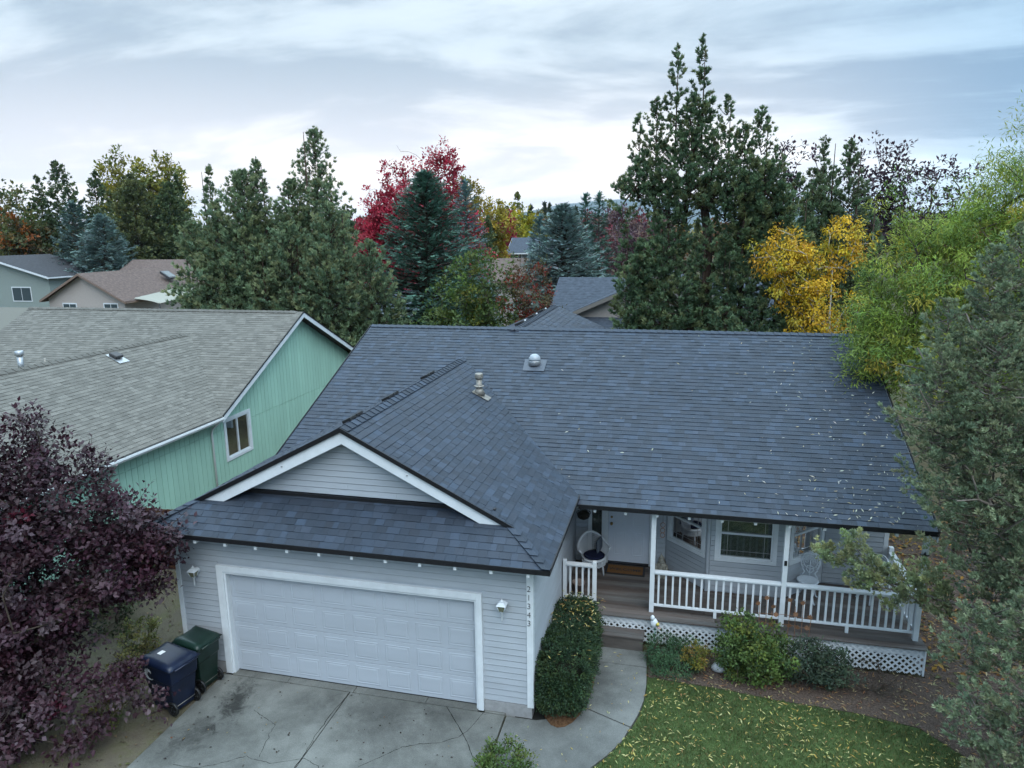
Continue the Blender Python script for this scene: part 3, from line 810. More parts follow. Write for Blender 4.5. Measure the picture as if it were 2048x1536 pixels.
# low black vents along the garage ridge, and on the rear wing
for y in (1.1, 2.85, 5.1):
    for k in (-0.14, 0.14):
        zz = ZG - PG * 0.16
        v = MB().obox((XM - 0.16, y + k, zz + 0.075), (0.085, 0, 0.043), (0, 0.12, 0), (-0.012, 0, 0.025)).build('ridge_vent', M['black'], house, 0.008)
for y in (10.2, 12.0, 13.6):
    MB().obox((XW - 0.16, y, ZR - 0.0), (0.1, 0, 0.044), (0, 0.22, 0), (-0.012, 0, 0.03)).build('ridge_vent', M['black'], house, 0.008)
    MB().obox((XW - 0.10, y + 0.34, ZR + 0.03), (0.05, 0, 0.022), (0, 0.06, 0), (-0.01, 0, 0.02)).build('ridge_vent', M['trim'], house)

# coach lamps on the garage wall
def coach_lamp(x, z):
    lp = MB().lathe([(0.06, 0), (0.055, 0.014), (0.02, 0.02)], (0, 0, 0), 16).build('coach_lamp', M['trim'], house)
    lp.rotation_euler = (R(90), 0, 0); lp.location = (x, -0.003, z + 0.02)
    M_ = M['trim']
    Y = -0.115
    bd = MB().tube([(x, -0.01, z + 0.02), (x, Y + 0.03, z - 0.02), (x, Y, z - 0.05)], 0.012, 8)
    bd.lathe([(0.010, -0.24), (0.014, -0.23), (0.016, -0.09), (0.034, -0.075), (0.036, -0.06)], (x, Y, z), 10)
    bd.build('lamp_arm', M_, lp)
    mb = MB()
    for (r0, z0, r1, z1) in ((0.040, -0.062, 0.070, 0.055),):
        for sx in (-1, 1):
            for sy in (-1, 1):
                mb.tube([(x + sx * r0, Y + sy * r0, z + z0), (x + sx * r1, Y + sy * r1, z + z1)], 0.006, 5)
    mb.build('lantern_frame', M_, lp)
    g = MB(); r0, r1, z0, z1 = 0.038, 0.067, -0.06, 0.053
    q = [(x + a * r0, Y + b * r0, z + z0) for a, b in ((-1, -1), (1, -1), (1, 1), (-1, 1))] + [(x + a * r1, Y + b * r1, z + z1) for a, b in ((-1, -1), (1, -1), (1, 1), (-1, 1))]
    g.add(q, [(0, 1, 5, 4), (1, 2, 6, 5), (2, 3, 7, 6), (3, 0, 4, 7)])
    g.build('lantern_glass', M['lampglass'], lp)
    t = MB()
    t.add([(x + a * 0.085, Y + b * 0.085, z + 0.056) for a, b in ((-1, -1), (1, -1), (1, 1), (-1, 1))] + [(x + a * 0.038, Y + b * 0.038, z + 0.105) for a, b in ((-1, -1), (1, -1), (1, 1), (-1, 1))],
          [(0, 1, 5, 4), (1, 2, 6, 5), (2, 3, 7, 6), (3, 0, 4, 7), (4, 5, 6, 7), (3, 2, 1, 0)])
    t.lathe([(0.030, 0.105), (0.034, 0.12), (0.022, 0.135), (0.008, 0.14), (0.006, 0.16)], (x, Y, z), 10)
    t.build('lantern_cap', M_, lp)
M['lampglass'] = mat('smoky_lamp_glass', (0.16, 0.16, 0.10), 0.15, 0.5)
coach_lamp(-0.575, 2.05); coach_lamp(5.35, 2.07)
# ================================================================= ground, drive, path, lawn
def gmat():
    m = bpy.data.materials.new('suburban_ground'); m.use_nodes = True
    nt = m.node_tree; ns = nt.nodes; lk = nt.links; b = ns['Principled BSDF']; b.inputs['Roughness'].default_value = 0.95; b.inputs['Specular IOR Level'].default_value = 0.1
    tcn = ns.new('ShaderNodeTexCoord')
    def nz(s, d=8):
        n = ns.new('ShaderNodeTexNoise'); lk.new(tcn.outputs['Object'], n.inputs['Vector']); n.inputs['Scale'].default_value = s; n.inputs['Detail'].default_value = d; n.inputs['Roughness'].default_value = 0.65; return n.outputs['Fac']
    def rp(f, stops):
        n = ns.new('ShaderNodeValToRGB'); lk.new(f, n.inputs[0])
        while len(n.color_ramp.elements) < len(stops): n.color_ramp.elements.new(0.5)
        for e, (p, c) in zip(n.color_ramp.elements, stops): e.position = p; e.color = (*c, 1)
        return n.outputs[0]
    a = rp(nz(0.35), ((0.35, (0.055, 0.045, 0.030)), (0.52, (0.075, 0.068, 0.040)), (0.68, (0.045, 0.062, 0.025))))
    c = rp(nz(14), ((0.3, (0.55, 0.52, 0.5)), (0.7, (1.35, 1.3, 1.25))))
    mx = ns.new('ShaderNodeMix'); mx.data_type = 'RGBA'; mx.blend_type = 'MULTIPLY'; mx.inputs[0].default_value = 1
    lk.new(a, mx.inputs[6]); lk.new(c, mx.inputs[7]); lk.new(mx.outputs[2], b.inputs['Base Color'])
    bp = ns.new('ShaderNodeBump'); bp.inputs['Strength'].default_value = 0.5; bp.inputs['Distance'].default_value = 0.05; lk.new(nz(9), bp.inputs['Height']); lk.new(bp.outputs[0], b.inputs['Normal'])
    return m
M['ground'] = gmat()
S = 14000
g = MB().add([(-S, -S, -0.06), (S, -S, -0.06), (S, S, -0.06), (-S, S, -0.06)], [(0, 1, 2, 3)]).build('ground', M['ground']); g['kind'] = 'structure'

def slabmat(name, base, stains=()):
    m = bpy.data.materials.new(name); m.use_nodes = True
    nt = m.node_tree; ns = nt.nodes; lk = nt.links; b = ns['Principled BSDF']; b.inputs['Roughness'].default_value = 0.82; b.inputs['Specular IOR Level'].default_value = 0.25
    tcn = ns.new('ShaderNodeTexCoord')
    def nz(s, d=8, rg=0.6, dist=0.0):
        n = ns.new('ShaderNodeTexNoise'); lk.new(tcn.outputs['Object'], n.inputs['Vector']); n.inputs['Scale'].default_value = s; n.inputs['Detail'].default_value = d; n.inputs['Roughness'].default_value = rg; n.inputs['Distortion'].default_value = dist; return n.outputs['Fac']
    def mr(f, a, c, lo, hi):
        n = ns.new('ShaderNodeMapRange'); lk.new(f, n.inputs[0])
        for i, v in ((1, a), (2, c), (3, lo), (4, hi)): n.inputs[i].default_value = v
        return n.outputs[0]
    def mul(a, c):
        n = ns.new('ShaderNodeMath'); n.operation = 'MULTIPLY'
        lk.new(a, n.inputs[0])
        if hasattr(c, 'links'): lk.new(c, n.inputs[1])
        else: n.inputs[1].default_value = c
        return n.outputs[0]
    f = mul(mr(nz(1.1, 9, 0.68), 0.36, 0.64, 0.66, 1.12), mr(nz(45, 4, 0.7), 0.3, 0.7, 0.82, 1.14))
    f = mul(f, mr(nz(140, 2), 0.58, 0.72, 1.0, 0.5)); f = mul(f, mr(nz(0.45, 6, 0.6, 1.2), 0.42, 0.6, 1.0, 0.72))
    geo = ns.new('ShaderNodeNewGeometry')
    for (sx, sy, rx, ry, rot, amt) in stains:
        mp = ns.new('ShaderNodeMapping'); mp.vector_type = 'TEXTURE'; mp.inputs['Location'].default_value = (sx, sy, 0); mp.inputs['Rotation'].default_value = (0, 0, rot); mp.inputs['Scale'].default_value = (rx, ry, 1)
        lk.new(geo.outputs['Position'], mp.inputs['Vector'])
        ln = ns.new('ShaderNodeVectorMath'); ln.operation = 'LENGTH'; lk.new(mp.outputs[0], ln.inputs[0])
        sub = ns.new('ShaderNodeMath'); sub.operation = 'ADD'; lk.new(ln.outputs['Value'], sub.inputs[0]); lk.new(mr(nz(5, 8, 0.75, 0.6), 0.3, 0.7, -0.75, 0.75), sub.inputs[1])
        f = mul(f, mr(sub.outputs[0], 0.2, 1.05, 1 - amt, 1.0))
    cb = ns.new('ShaderNodeCombineColor')
    for i in range(3): lk.new(mul(f, base[i]), cb.inputs[i])
    lk.new(cb.outputs[0], b.inputs['Base Color'])
    bp = ns.new('ShaderNodeBump'); bp.inputs['Strength'].default_value = 0.35; bp.inputs['Distance'].default_value = 0.01; lk.new(nz(90, 5), bp.inputs['Height']); lk.new(bp.outputs[0], b.inputs['Normal'])
    return m
M['drive'] = slabmat('driveway_concrete', (0.182, 0.184, 0.168), ((0.55, -0.75, 0.28, 0.75, 0.25, 0.72), (0.35, -1.75, 0.35, 0.55, -0.3, 0.5), (3.2, -0.4, 1.6, 0.35, 0.1, 0.25), (0.9, -2.5, 0.25, 0.2, 0.0, 0.55)))
M['walk'] = slabmat('walkway_concrete', (0.196, 0.200, 0.188), ((6.9, 1.2, 0.5, 0.8, 0, 0.2),))
M['crack'] = mat('dark_crack', (0.02, 0.02, 0.018), 0.95, 0.1)

drive = MB().prism([(-0.17, -9, -0.05), (5.35, -9, -0.05), (5.35, -0.02, -0.05), (-0.17, -0.02, -0.05)], (0, 0, 0.012)).build('driveway', M['crack'])
tag(drive, 'weathered grey concrete driveway before the garage', 'driveway', kind='structure')
def pslab(name, pts, z0, z1, m, parent):
    return MB().prism([(x, y, z0) for x, y in pts], (0, 0, z1 - z0)).build(name, m, parent, 0.008)
gp = 0.008
for (x0, x1) in ((-0.18, 2.44), (2.44, 5.37)):
    for (y0, y1) in ((-3.6, -0.075), (-8, -3.6)):
        pslab('concrete_slab', [(x0 + gp, y0 + gp), (x1 - gp, y0 + gp), (x1 - gp, y1 - gp), (x0 + gp, y1 - gp)], -0.10, 0.0, M['drive'], drive)
for (x0, x1) in ((0.0, 1.15), (1.15, 2.5), (2.5, 3.9), (3.9, 4.876)):
    pslab('apron_slab', [(x0 + 0.004, -0.068), (x1 - 0.004, -0.068), (x1 - 0.004, 0.16), (x0 + 0.004, 0.16)], -0.10, 0.004, M['drive'], drive)
pslab('apron_slab', [(4.99, -0.068), (5.36, -0.068), (5.36, -0.012), (4.99, -0.012)], -0.10, 0.003, M['drive'], drive)
def crack(pts, w, parent, z=0.0025, wob=0.03, n=40):
    P = np.array(pts, float); seg = np.r_[0, np.cumsum(np.hypot(*np.diff(P, axis=0).T))]
    t = np.linspace(0, seg[-1], n); x = np.interp(t, seg, P[:, 0]); y = np.interp(t, seg, P[:, 1])
    rng = np.random.default_rng(len(pts) * 97 + int(abs(pts[0][0]) * 100))
    x += np.cumsum(rng.normal(0, wob / 4, n)) * np.sin(np.linspace(0, np.pi, n)); y += np.cumsum(rng.normal(0, wob / 4, n)) * np.sin(np.linspace(0, np.pi, n))
    ww = w * rng.uniform(0.4, 1.3, n)
    dx, dy = np.gradient(x), np.gradient(y); l = np.hypot(dx, dy); nx, ny = -dy / l, dx / l
    vs_ = [(x[i] + nx[i] * ww[i], y[i] + ny[i] * ww[i], z) for i in range(n)] + [(x[i] - nx[i] * ww[i], y[i] - ny[i] * ww[i], z) for i in range(n)]
    MB().add(vs_, [(i, n + i, n + i + 1, i + 1) for i in range(n - 1)]).build('crack', M['crack'], parent)
crack([(2.44, -0.08), (2.42, -0.9), (2.47, -1.77), (2.44, -2.4)], 0.0065, drive)
crack([(2.47, -1.77), (2.05, -2.0), (1.6, -1.9), (1.0, -2.3), (0.5, -2.35)], 0.0042, drive, wob=0.05)
crack([(2.47, -1.77), (2.9, -1.95), (3.4, -2.2)], 0.0042, drive, wob=0.05)
crack([(4.30, -0.08), (4.6, -0.45), (4.88, -0.81), (5.25, -1.4)], 0.0065, drive, wob=0.01)
crack([(4.98, -0.1), (4.88, -0.5), (4.78, -0.72), (4.0, -1.25), (3.4, -1.75)], 0.0048, drive, wob=0.04)
crack([(1.0, -0.9), (1.6, -1.25), (1.75, -1.9)], 0.004, drive, wob=0.06)

walk_pts_out = [(7.66, 2.36), (7.70, 1.84), (7.715, 1.3), (7.69, 0.85), (7.62, 0.45), (7.51, 0.09), (7.38, -0.28), (7.18, -0.65), (6.95, -0.98), (6.6, -1.38), (6.15, -1.78), (5.6, -2.12), (5.39, -2.22)]
walk = MB().prism([(6.3, 2.3, -0.055), (7.5, 2.3, -0.055), (7.5, 0.3, -0.055), (6.9, -0.6, -0.055), (5.5, -1.9, -0.055), (5.5, -0.1, -0.055)][::-1], (0, 0, 0.01)).build('front_path', M['crack'])
tag(walk, 'curved concrete path from the drive to the porch step', 'path', kind='structure')
pslab('concrete_slab', [(6.55, 2.36), (6.62, 1.85), (7.69, 1.85), (7.66, 2.36)], -0.1, 0.0, M['walk'], walk)
pslab('concrete_slab', [(6.63, 1.83), (6.72, 0.425), (7.505, 0.105), (7.61, 0.45), (7.685, 0.85), (7.71, 1.3), (7.69, 1.83)], -0.1, 0.002, M['walk'], walk)
pslab('concrete_slab', [(6.715, 0.405), (6.4, 0.1), (5.9, -0.08), (5.39, -0.08)] + [(5.39, -2.22), (5.6, -2.12), (6.15, -1.78), (6.6, -1.38), (6.95, -0.98), (7.18, -0.65), (7.38, -0.28), (7.495, 0.085)], -0.1, -0.002, M['walk'], walk)

# lawn, bed
edge = [(7.72, 1.55), (8.4, 1.50), (9.0, 1.48), (10.0, 1.36), (11.2, 1.30), (12.2, 1.12), (12.7, 0.55), (13.2, -0.3), (14.0, -1.2)]
M['lawn'] = mat('lawn_soil', (0.062, 0.090, 0.032), 0.95, 0.1, noise=0.4, nscale=6, bump=0.6, bscale=40, blotch=0.3)
lawn_poly = [(7.725, 1.3), (7.72, 1.55)] + edge[1:] + [(14.0, -6), (5.4, -6), (5.4, -2.26), (5.6, -2.15), (6.15, -1.81), (6.6, -1.41), (6.97, -1.0), (7.2, -0.66), (7.40, -0.28), (7.53, 0.09), (7.64, 0.45), (7.705, 0.85)]
lawn = MB().prism([(x, y, -0.055) for x, y in lawn_poly], (0, 0, 0.045)).build('lawn', M['lawn']); tag(lawn, 'front lawn strewn with yellow leaves', 'lawn', kind='structure')
M['mulch'] = mat('dark_mulch', (0.07, 0.05, 0.042), 0.95, 0.1, noise=0.5, nscale=30, bump=0.9, bscale=60, col2=(0.10, 0.075, 0.06))
bed_poly = [(7.70, 2.62), (7.73, 1.57)] + [(x, y + 0.012) for x, y in edge[1:]] + [(16.5, -1.2), (16.5, 9), (12.75, 9), (12.75, 2.62)]
bed = MB().prism([(x, y, -0.055) for x, y in bed_poly], (0, 0, 0.05)).build('planting_bed', M['mulch']); bed['kind'] = 'structure'
M['dirt'] = mat('dry_side_yard_soil', (0.15, 0.125, 0.095), 0.95, 0.1, noise=0.45, nscale=3, bump=0.9, bscale=30, col2=(0.075, 0.07, 0.04))
sy = MB().prism([(-5.2, -9, -0.055), (-0.19, -9, -0.055), (-0.19, -0.02, -0.055), (-1.06, -0.02, -0.055), (-1.06, 9, -0.055), (-5.2, 9, -0.055)], (0, 0, 0.035)).build('side_yard', M['dirt']); sy['kind'] = 'structure'
# ================================================================= neighbouring houses
M['mint'] = mat('mint_green_siding_paint', (0.37, 0.59, 0.475), 0.6, 0.25, noise=0.05, nscale=2, blotch=0.07, blotch_scale=1.2, stretch=(1, 1, 0.25), objrand=0.04)
M['nshingle'] = mat('weathered_grey_shingle', (0.2, 0.2, 0.18), 0.85, 0.2, noise=0.2, nscale=70, bump=0.25, bscale=250, attr='col')
M['nfelt'] = mat('grey_roof_felt', (0.15, 0.145, 0.125), 0.9, 0.2)
M['gutter'] = mat('white_gutter_metal', (0.66, 0.68, 0.68), 0.4, 0.5, noise=0.06, nscale=4)
nb = thing('mint_house', 'mint green neighbouring house with weathered grey shingle roof and white framed window', 'house', (-8, 7, 0))
NX, NZ, NP, NYM, NYR, NZR, NXW = -5.05, 2.948, 0.503, 7.155, 12.22, 5.503, -8.794
NZW = NZ + NP * (NX - NXW)
NWX = -5.40; NW0 = -1.5; NXF = -20.0
nroof = slab('main_roof', [(NXF, NYM, NZ), (NX, NYM, NZ), (NX, NYR, NZR), (NXF, NYR, NZR)], nb, M['nfelt'])
slab('back_roof', [(NXF, NYR, NZR), (NX, NYR, NZR), (NX, 2 * NYR - NYM, NZ), (NXF, 2 * NYR - NYM, NZ)], nb, M['nfelt'])
NYJ = NYM + (NZW - NZ) / NP
nwing = slab('wing_roof', [(NX, NYM, NZ), (NXW, NYJ, NZW), (NXW, NW0, NZW), (NX, NW0, NZ)], nb, M['nfelt'])
slab('wing_roof', [(2 * NXW - NX, NYM, NZ), (NXW, NYJ, NZW), (NXW, NW0, NZW), (2 * NXW - NX, NW0, NZ)], nb, M['nfelt'])
def greyt():
    b = random.choice((random.uniform(0.125, 0.145), random.uniform(0.14, 0.165), random.uniform(0.11, 0.13)))
    return (b * 1.06, b * 1.0, b * 0.88)
sn = math.hypot(1, NP)
def under_wing(c): return c.y < NYJ and c.z < min(NZ + NP * (NX - c.x), NZ + NP * (c.x - (2 * NXW - NX))) - 0.03
nsets = [(nroof, [s for s in shingles((0, NYM, NZ), (1, 0, 0), (0, 1, NP), [[(-17, 0), (NX, 0), (NX, (NYR - NYM) * sn), (-17, (NYR - NYM) * sn)]], 0.13, greyt, under_wing, 0.15, 0.26, 0.012)]),
         (nwing, shingles((NX, 0, NZ), (0, 1, 0), (-1, 0, NP), [[(NW0, 0), (NYM, 0), (NYJ, (NX - NXW) * sn), (NW0, (NX - NXW) * sn)]], 0.13, greyt, None, 0.15, 0.26, 0.012))]
lay_shingles(nsets, M['nshingle'], 'shingle')
def greyd(): return tuple(x * 0.8 for x in greyt())
caps(nroof, (NXF + 3, NYR, NZR), (NX - 0.1, NYR, NZR), (0, -1, -NP), (0, 1, -NP), 0.22, 0.14, M['nshingle'], greyd)
caps(nwing, (NXW, NW0, NZW), (NXW, NYJ - 0.1, NZW), (1, 0, -NP), (-1, 0, -NP), 0.22, 0.14, M['nshingle'], greyd)
# walls: grooved boards on the side that faces the grey house
nwall = MB().box(NWX - 0.12, NWX - 0.012, NW0 + 0.5, 16.6, 0.1, 2.93).prism([(NWX - 0.012, NYM + 0.3, 2.93), (NWX - 0.012, 16.8, 2.93), (NWX - 0.012, NYR, NZR - 0.12)], (-0.1, 0, 0)).build('side_wall', M['mint'], nb)
y = NW0 + 0.5
WY0, WY1, WZ0n, WZ1n = 7.75, 8.93, 1.45, 2.62
ntop = lambda yy: NZR - 0.16 - abs(yy - NYR) * NP
while y < 16.5:
    y1 = min(y + 0.190, 16.6)
    segs = [(0.15, 2.40)]
    if y1 > WY0 and y < WY1: segs = [(0.15, WZ0n), (WZ1n, 2.86)] if False else [(0.15, WZ0n)]
    for (a, b) in segs:
        if b > a: MB().box(NWX - 0.012, NWX + 0.008, y, y1, a, b).build('siding_plank', M['mint'], nwall)
    lo = 2.412
    if y1 > WY0 and y < WY1: lo = WZ1n
    h0, h1 = ntop(y), ntop(y1)
    if y < NYM: h0 = h1 = 2.9
    if y1 > NYM and min(h0, h1) < 2.9 and y1 < NYR: h0 = h1 = 2.9
    if y > NYR and h1 < 2.5: h0 = h1 = 2.5
    if min(h0, h1) > lo + 0.02:
        MB().prism([(NWX - 0.012, y, lo), (NWX - 0.012, y1, lo), (NWX - 0.012, y1, h1), (NWX - 0.012, y, h0)], (0.02, 0, 0)).build('siding_plank', M['mint'], nwall)
    y += 0.203
MB().box(NWX - 0.3, NWX + 0.008, NW0 + 0.4, 16.6, -0.1, 0.148).build('foundation', M['concrete'], nb)
MB().box(-18, NWX - 0.12, NW0 + 0.6, NW0 + 0.7, 0.1, 2.9).build('front_wall', M['mint'], nb)
MB().box(-18, NWX - 0.12, 16.5, 16.6, 0.1, 2.9).build('rear_wall', M['mint'], nb)
w = window(nb, (NWX, 0), (NWX, 20), WY0, WY1, WZ0n, WZ1n, 'slide', blind=False, trimw=0.10, grid=(1, 1), back=mat('dark_unlit_room_colour', (0.03, 0.03, 0.032), 0.9))
cm = mat('grey_curtain', (0.20, 0.20, 0.21), 0.8)
cur = MB()
for (a, b) in ((0.05, 0.30), (0.70, 0.95)):
    n = 24; k0 = len(cur.v)
    vs_ = []
    for i in range(n + 1):
        yy = WY0 + (WY1 - WY0) * (a + (b - a) * i / n); xx = NWX - 0.09 + 0.018 * math.sin(i * 1.6)
        vs_ += [(xx, yy, WZ0n + 0.05), (xx, yy + (0.10 if a > 0.5 else 0), WZ1n - 0.05)]
    cur.add(vs_, [(2 * i, 2 * i + 2, 2 * i + 3, 2 * i + 1) for i in range(n)], smooth=True)
cur.build('curtain', cm, w)
strip('barge_board', (NX, NYM, NZ), (NX, NYR, NZR), 0.17, 0.03, (1, 0, 0), M['trim'], parent=nb, drop=0.02)
strip('barge_board', (NX, NYR, NZR), (NX, 17.28, NZ), 0.17, 0.03, (1, 0, 0), M['trim'], parent=nb, drop=0.02)
strip('drip_edge', (NX + 0.032, NYM, NZ + 0.02), (NX + 0.032, NYR, NZR + 0.02), 0.045, 0.012, (1, 0, 0), M['drip'], parent=nb)
strip('drip_edge', (NX + 0.032, NYR, NZR + 0.02), (NX + 0.032, 17.28, NZ + 0.02), 0.045, 0.012, (1, 0, 0), M['drip'], parent=nb)
gut = MB().prism([(NX + 0.01, NW0, NZ - 0.01), (NX + 0.125, NW0, NZ + 0.0), (NX + 0.135, NW0, NZ - 0.05), (NX + 0.10, NW0, NZ - 0.11), (NX + 0.01, NW0, NZ - 0.11)], (0, NYM - NW0 - 0.05, 0)).build('gutter', M['gutter'], nb)
MB().prism([(NX + 0.03, NW0, NZ + 0.002), (NX + 0.10, NW0, NZ + 0.004), (NX + 0.10, NW0, NZ + 0.006), (NX + 0.03, NW0, NZ + 0.004)], (0, NYM - NW0 - 0.06, 0)).build('gutter_shade_strip', M['black'], gut)  # black strip on the solid gutter, painted shade for the inside of its trough
MB().tube([(NX + 0.05, NYM - 0.12, NZ - 0.10), (NWX + 0.10, NYM - 0.12, NZ - 0.35), (NWX + 0.05, NYM - 0.12, NZ - 0.5), (NWX + 0.05, NYM - 0.12, 0.1)], 0.032, 8).build('downpipe', M['gutter'], nb)
# flue, pipe and vent on the wing
fx, fy = -9.15, 4.58; fz = NZW - NP * 0.36
o = MB().lathe([(0.075, -0.1), (0.075, 0.46)], (fx, fy, fz), 16).build('flue_pipe', M['metal'], nb)
MB().lathe([(0.10, 0.46), (0.105, 0.50), (0.105, 0.58), (0.09, 0.59)], (fx, fy, fz), 16).build('flue_cap', M['metal'], o)
o = MB().lathe([(0.028, -0.1), (0.028, 0.26)], (-9.15, 5.32, NZW - NP * 0.36), 10).build('vent_pipe', M['metal_d'], nb)
MB().lathe([(0.14, 0.0), (0.05, 0.06), (0.03, 0.10)], (-9.15, 5.32, NZW - NP * 0.36), 12).build('flashing', M['metal'], o)
vx, vy = -8.38, 7.05; vz = NZ + NP * (NX - vx)
o = MB().obox((vx, vy, vz + 0.10), (0.13, 0, -0.055), (0, 0.15, 0), (0.02, 0, 0.045)).build('roof_vent', mat('brown_vent_plastic', (0.05, 0.048, 0.05), 0.5), nb, 0.03)
MB().obox((vx + 0.04, vy, vz + 0.012), (0.24, 0, -0.24 * NP), (0, 0.2, 0), (0, 0, 0.004)).build('flashing', M['metal'], o)

# board fence between the houses
M['fence'] = mat('red_brown_fence_stain', (0.075, 0.036, 0.022), 0.8, 0.2, noise=0.3, nscale=4, stretch=(1, 1, 0.2), objrand=0.2)
fe = thing('board_fence', 'red brown board fence across the gap beside the garage', 'fence', (-3.2, 3.4, 0))
x = -5.35
while x < -1.1:
    MB().box(x, x + 0.138, 3.385, 3.405, 0.02, 1.62 + random.uniform(-0.01, 0.01)).build('fence_board', M['fence'], fe, 0.003); x += 0.143
for z in (0.35, 1.45): MB().box(-5.38, -1.05, 3.41, 3.45, z, z + 0.09).build('rail', M['fence'], fe)

# ---- houses further back
def rooftex(name, c, sc=1.0):
    m = bpy.data.materials.new(name); m.use_nodes = True
    nt = m.node_tree; ns = nt.nodes; lk = nt.links; b = ns['Principled BSDF']; b.inputs['Roughness'].default_value = 0.85; b.inputs['Specular IOR Level'].default_value = 0.2
    t = ns.new('ShaderNodeTexCoord'); n = ns.new('ShaderNodeTexNoise'); lk.new(t.outputs['Object'], n.inputs['Vector']); n.inputs['Scale'].default_value = 5 * sc; n.inputs['Detail'].default_value = 5
    w = ns.new('ShaderNodeTexWave'); w.wave_type = 'BANDS'; w.bands_direction = 'Z'; w.inputs['Scale'].default_value = 4.2; w.inputs['Distortion'].default_value = 1.0; lk.new(t.outputs['Object'], w.inputs['Vector'])
    r1 = ns.new('ShaderNodeMapRange'); lk.new(n.outputs['Fac'], r1.inputs[0]); r1.inputs[1].default_value = 0.3; r1.inputs[2].default_value = 0.7; r1.inputs[3].default_value = 0.72; r1.inputs[4].default_value = 1.25
    r2 = ns.new('ShaderNodeMapRange'); lk.new(w.outputs['Fac'], r2.inputs[0]); r2.inputs[3].default_value = 0.85; r2.inputs[4].default_value = 1.08
    mu = ns.new('ShaderNodeMath'); mu.operation = 'MULTIPLY'; lk.new(r1.outputs[0], mu.inputs[0]); lk.new(r2.outputs[0], mu.inputs[1])
    cb = ns.new('ShaderNodeCombineColor')
    for i in range(3):
        k = ns.new('ShaderNodeMath'); k.operation = 'MULTIPLY'; lk.new(mu.outputs[0], k.inputs[0]); k.inputs[1].default_value = c[i]; lk.new(k.outputs[0], cb.inputs[i])
    lk.new(cb.outputs[0], b.inputs['Base Color'])
    return m
DARKG = mat('dark_far_glass', (0.05, 0.07, 0.08), 0.08, 0.6)
def gable_house(name, label, o, ax, length, width, eave, pitch, wall, roof, ov=0.45, trim=None, wins=(), extra=None):
    """gabled house: o = centre of its front gable at ground, ax = direction of the ridge away from that gable"""
    o = Vector((*o, 0)); ax = Vector((*ax, 0)).normalized(); sd_ = Vector((ax.y, -ax.x, 0)); Z = Vector((0, 0, 1))
    t = thing(name, label, 'house', tuple(o))
    hw = width / 2; zp = eave + pitch * hw
    P = lambda a, s, z: o + ax * a + sd_ * s + Z * z
    MB().prism([P(0, -hw, 0), P(0, hw, 0), P(0, hw, eave), P(0, 0, zp), P(0, -hw, eave)], ax * length).build('wall', wall, t)
    for s in (-1, 1):
        e = hw + ov
        MB().prism([P(-ov, 0, zp + 0.12), P(length + ov, 0, zp + 0.12), P(length + ov, s * e, zp + 0.12 - pitch * e), P(-ov, s * e, zp + 0.12 - pitch * e)], (0, 0, -0.10)).build('roof', roof, t)
        MB().prism([P(-ov - 0.03, 0, zp + 0.10), P(-ov - 0.03, s * e, zp + 0.10 - pitch * e), P(-ov - 0.03, s * e, zp - 0.10 - pitch * e), P(-ov - 0.03, 0, zp - 0.10)], ax * 0.028).build('barge_board', trim or M['trim'], t)
        MB().prism([P(-ov, s * (e + 0.005), zp + 0.08 - pitch * e), P(length + ov, s * (e + 0.005), zp + 0.08 - pitch * e), P(length + ov, s * (e + 0.005), zp - 0.07 - pitch * e), P(-ov, s * (e + 0.005), zp - 0.07 - pitch * e)], sd_ * 0.03 * s).build('fascia', trim or M['trim'], t)
    for (s0, s1, z0, z1, side) in wins:
        if side == 'g': A, d, n = P(0, 0, 0), sd_, -ax
        else: A, d, n = P(0, hw if side == 'r' else -hw, 0), ax, sd_ * (1 if side == 'r' else -1)
        def br(a0, a1, b0, b1, q0, q1, nm, m_, par):
            return MB().obox(A + d * (a0 + a1) / 2 + Z * (b0 + b1) / 2 + n * (q0 + q1) / 2, d * abs(a1 - a0) / 2, n * (q1 - q0) / 2, Z * (b1 - b0) / 2).build(nm, m_, par)
        wf = br(s0 - 0.1, s1 + 0.1, z0 - 0.1, z1 + 0.1, 0.0, 0.04, 'window', M['trim'], t)
        mid = (s0 + s1) / 2
        br(s0, mid - 0.03, z0, z1, 0.041, 0.05, 'pane', DARKG, wf); br(mid + 0.03, s1, z0, z1, 0.041, 0.05, 'pane', DARKG, wf)
    return t
BROWN = rooftex('brown_shingle_roof', (0.125, 0.09, 0.078)); TAN = mat('tan_siding', (0.42, 0.37, 0.34), 0.7, 0.2, noise=0.04)
BT = mat('brown_trim', (0.20, 0.14, 0.11), 0.6)
bh = gable_house('brown_roof_house', 'tan house with brown shingle roof and two small white windows', (-42.7, 41), (0.03, 1), 16, 8.2, 2.95, 0.515, TAN, BROWN, 0.5, BT,
    wins=((-2.5, -1.15, 1.65, 2.45, 'g'), (1.95, 3.3, 1.7, 2.5, 'g')))
MB().prism([(-51, 56.5, 5.75), (-36, 56.5, 5.75), (-36, 50.0, 2.6), (-51, 50.0, 2.6)], (0, 0, -0.1)).build('roof', BROWN, bh)
MB().box(-50.5, -36.5, 51, 60, 0, 2.9).build('wall', TAN, bh)
sl = MB().obox((-40.2, 48.6, 4.55), (0.5, 0, -0.31), (0, 0.55, 0), (0.04, 0, 0.10)).build('skylight', mat('skylight_frame', (0.05, 0.05, 0.055), 0.4), bh)
MB().obox((-40.16, 48.6, 4.66), (0.4, 0, -0.25), (0, 0.45, 0), (0.006, 0, 0.01)).build('pane', DARKG, sl)
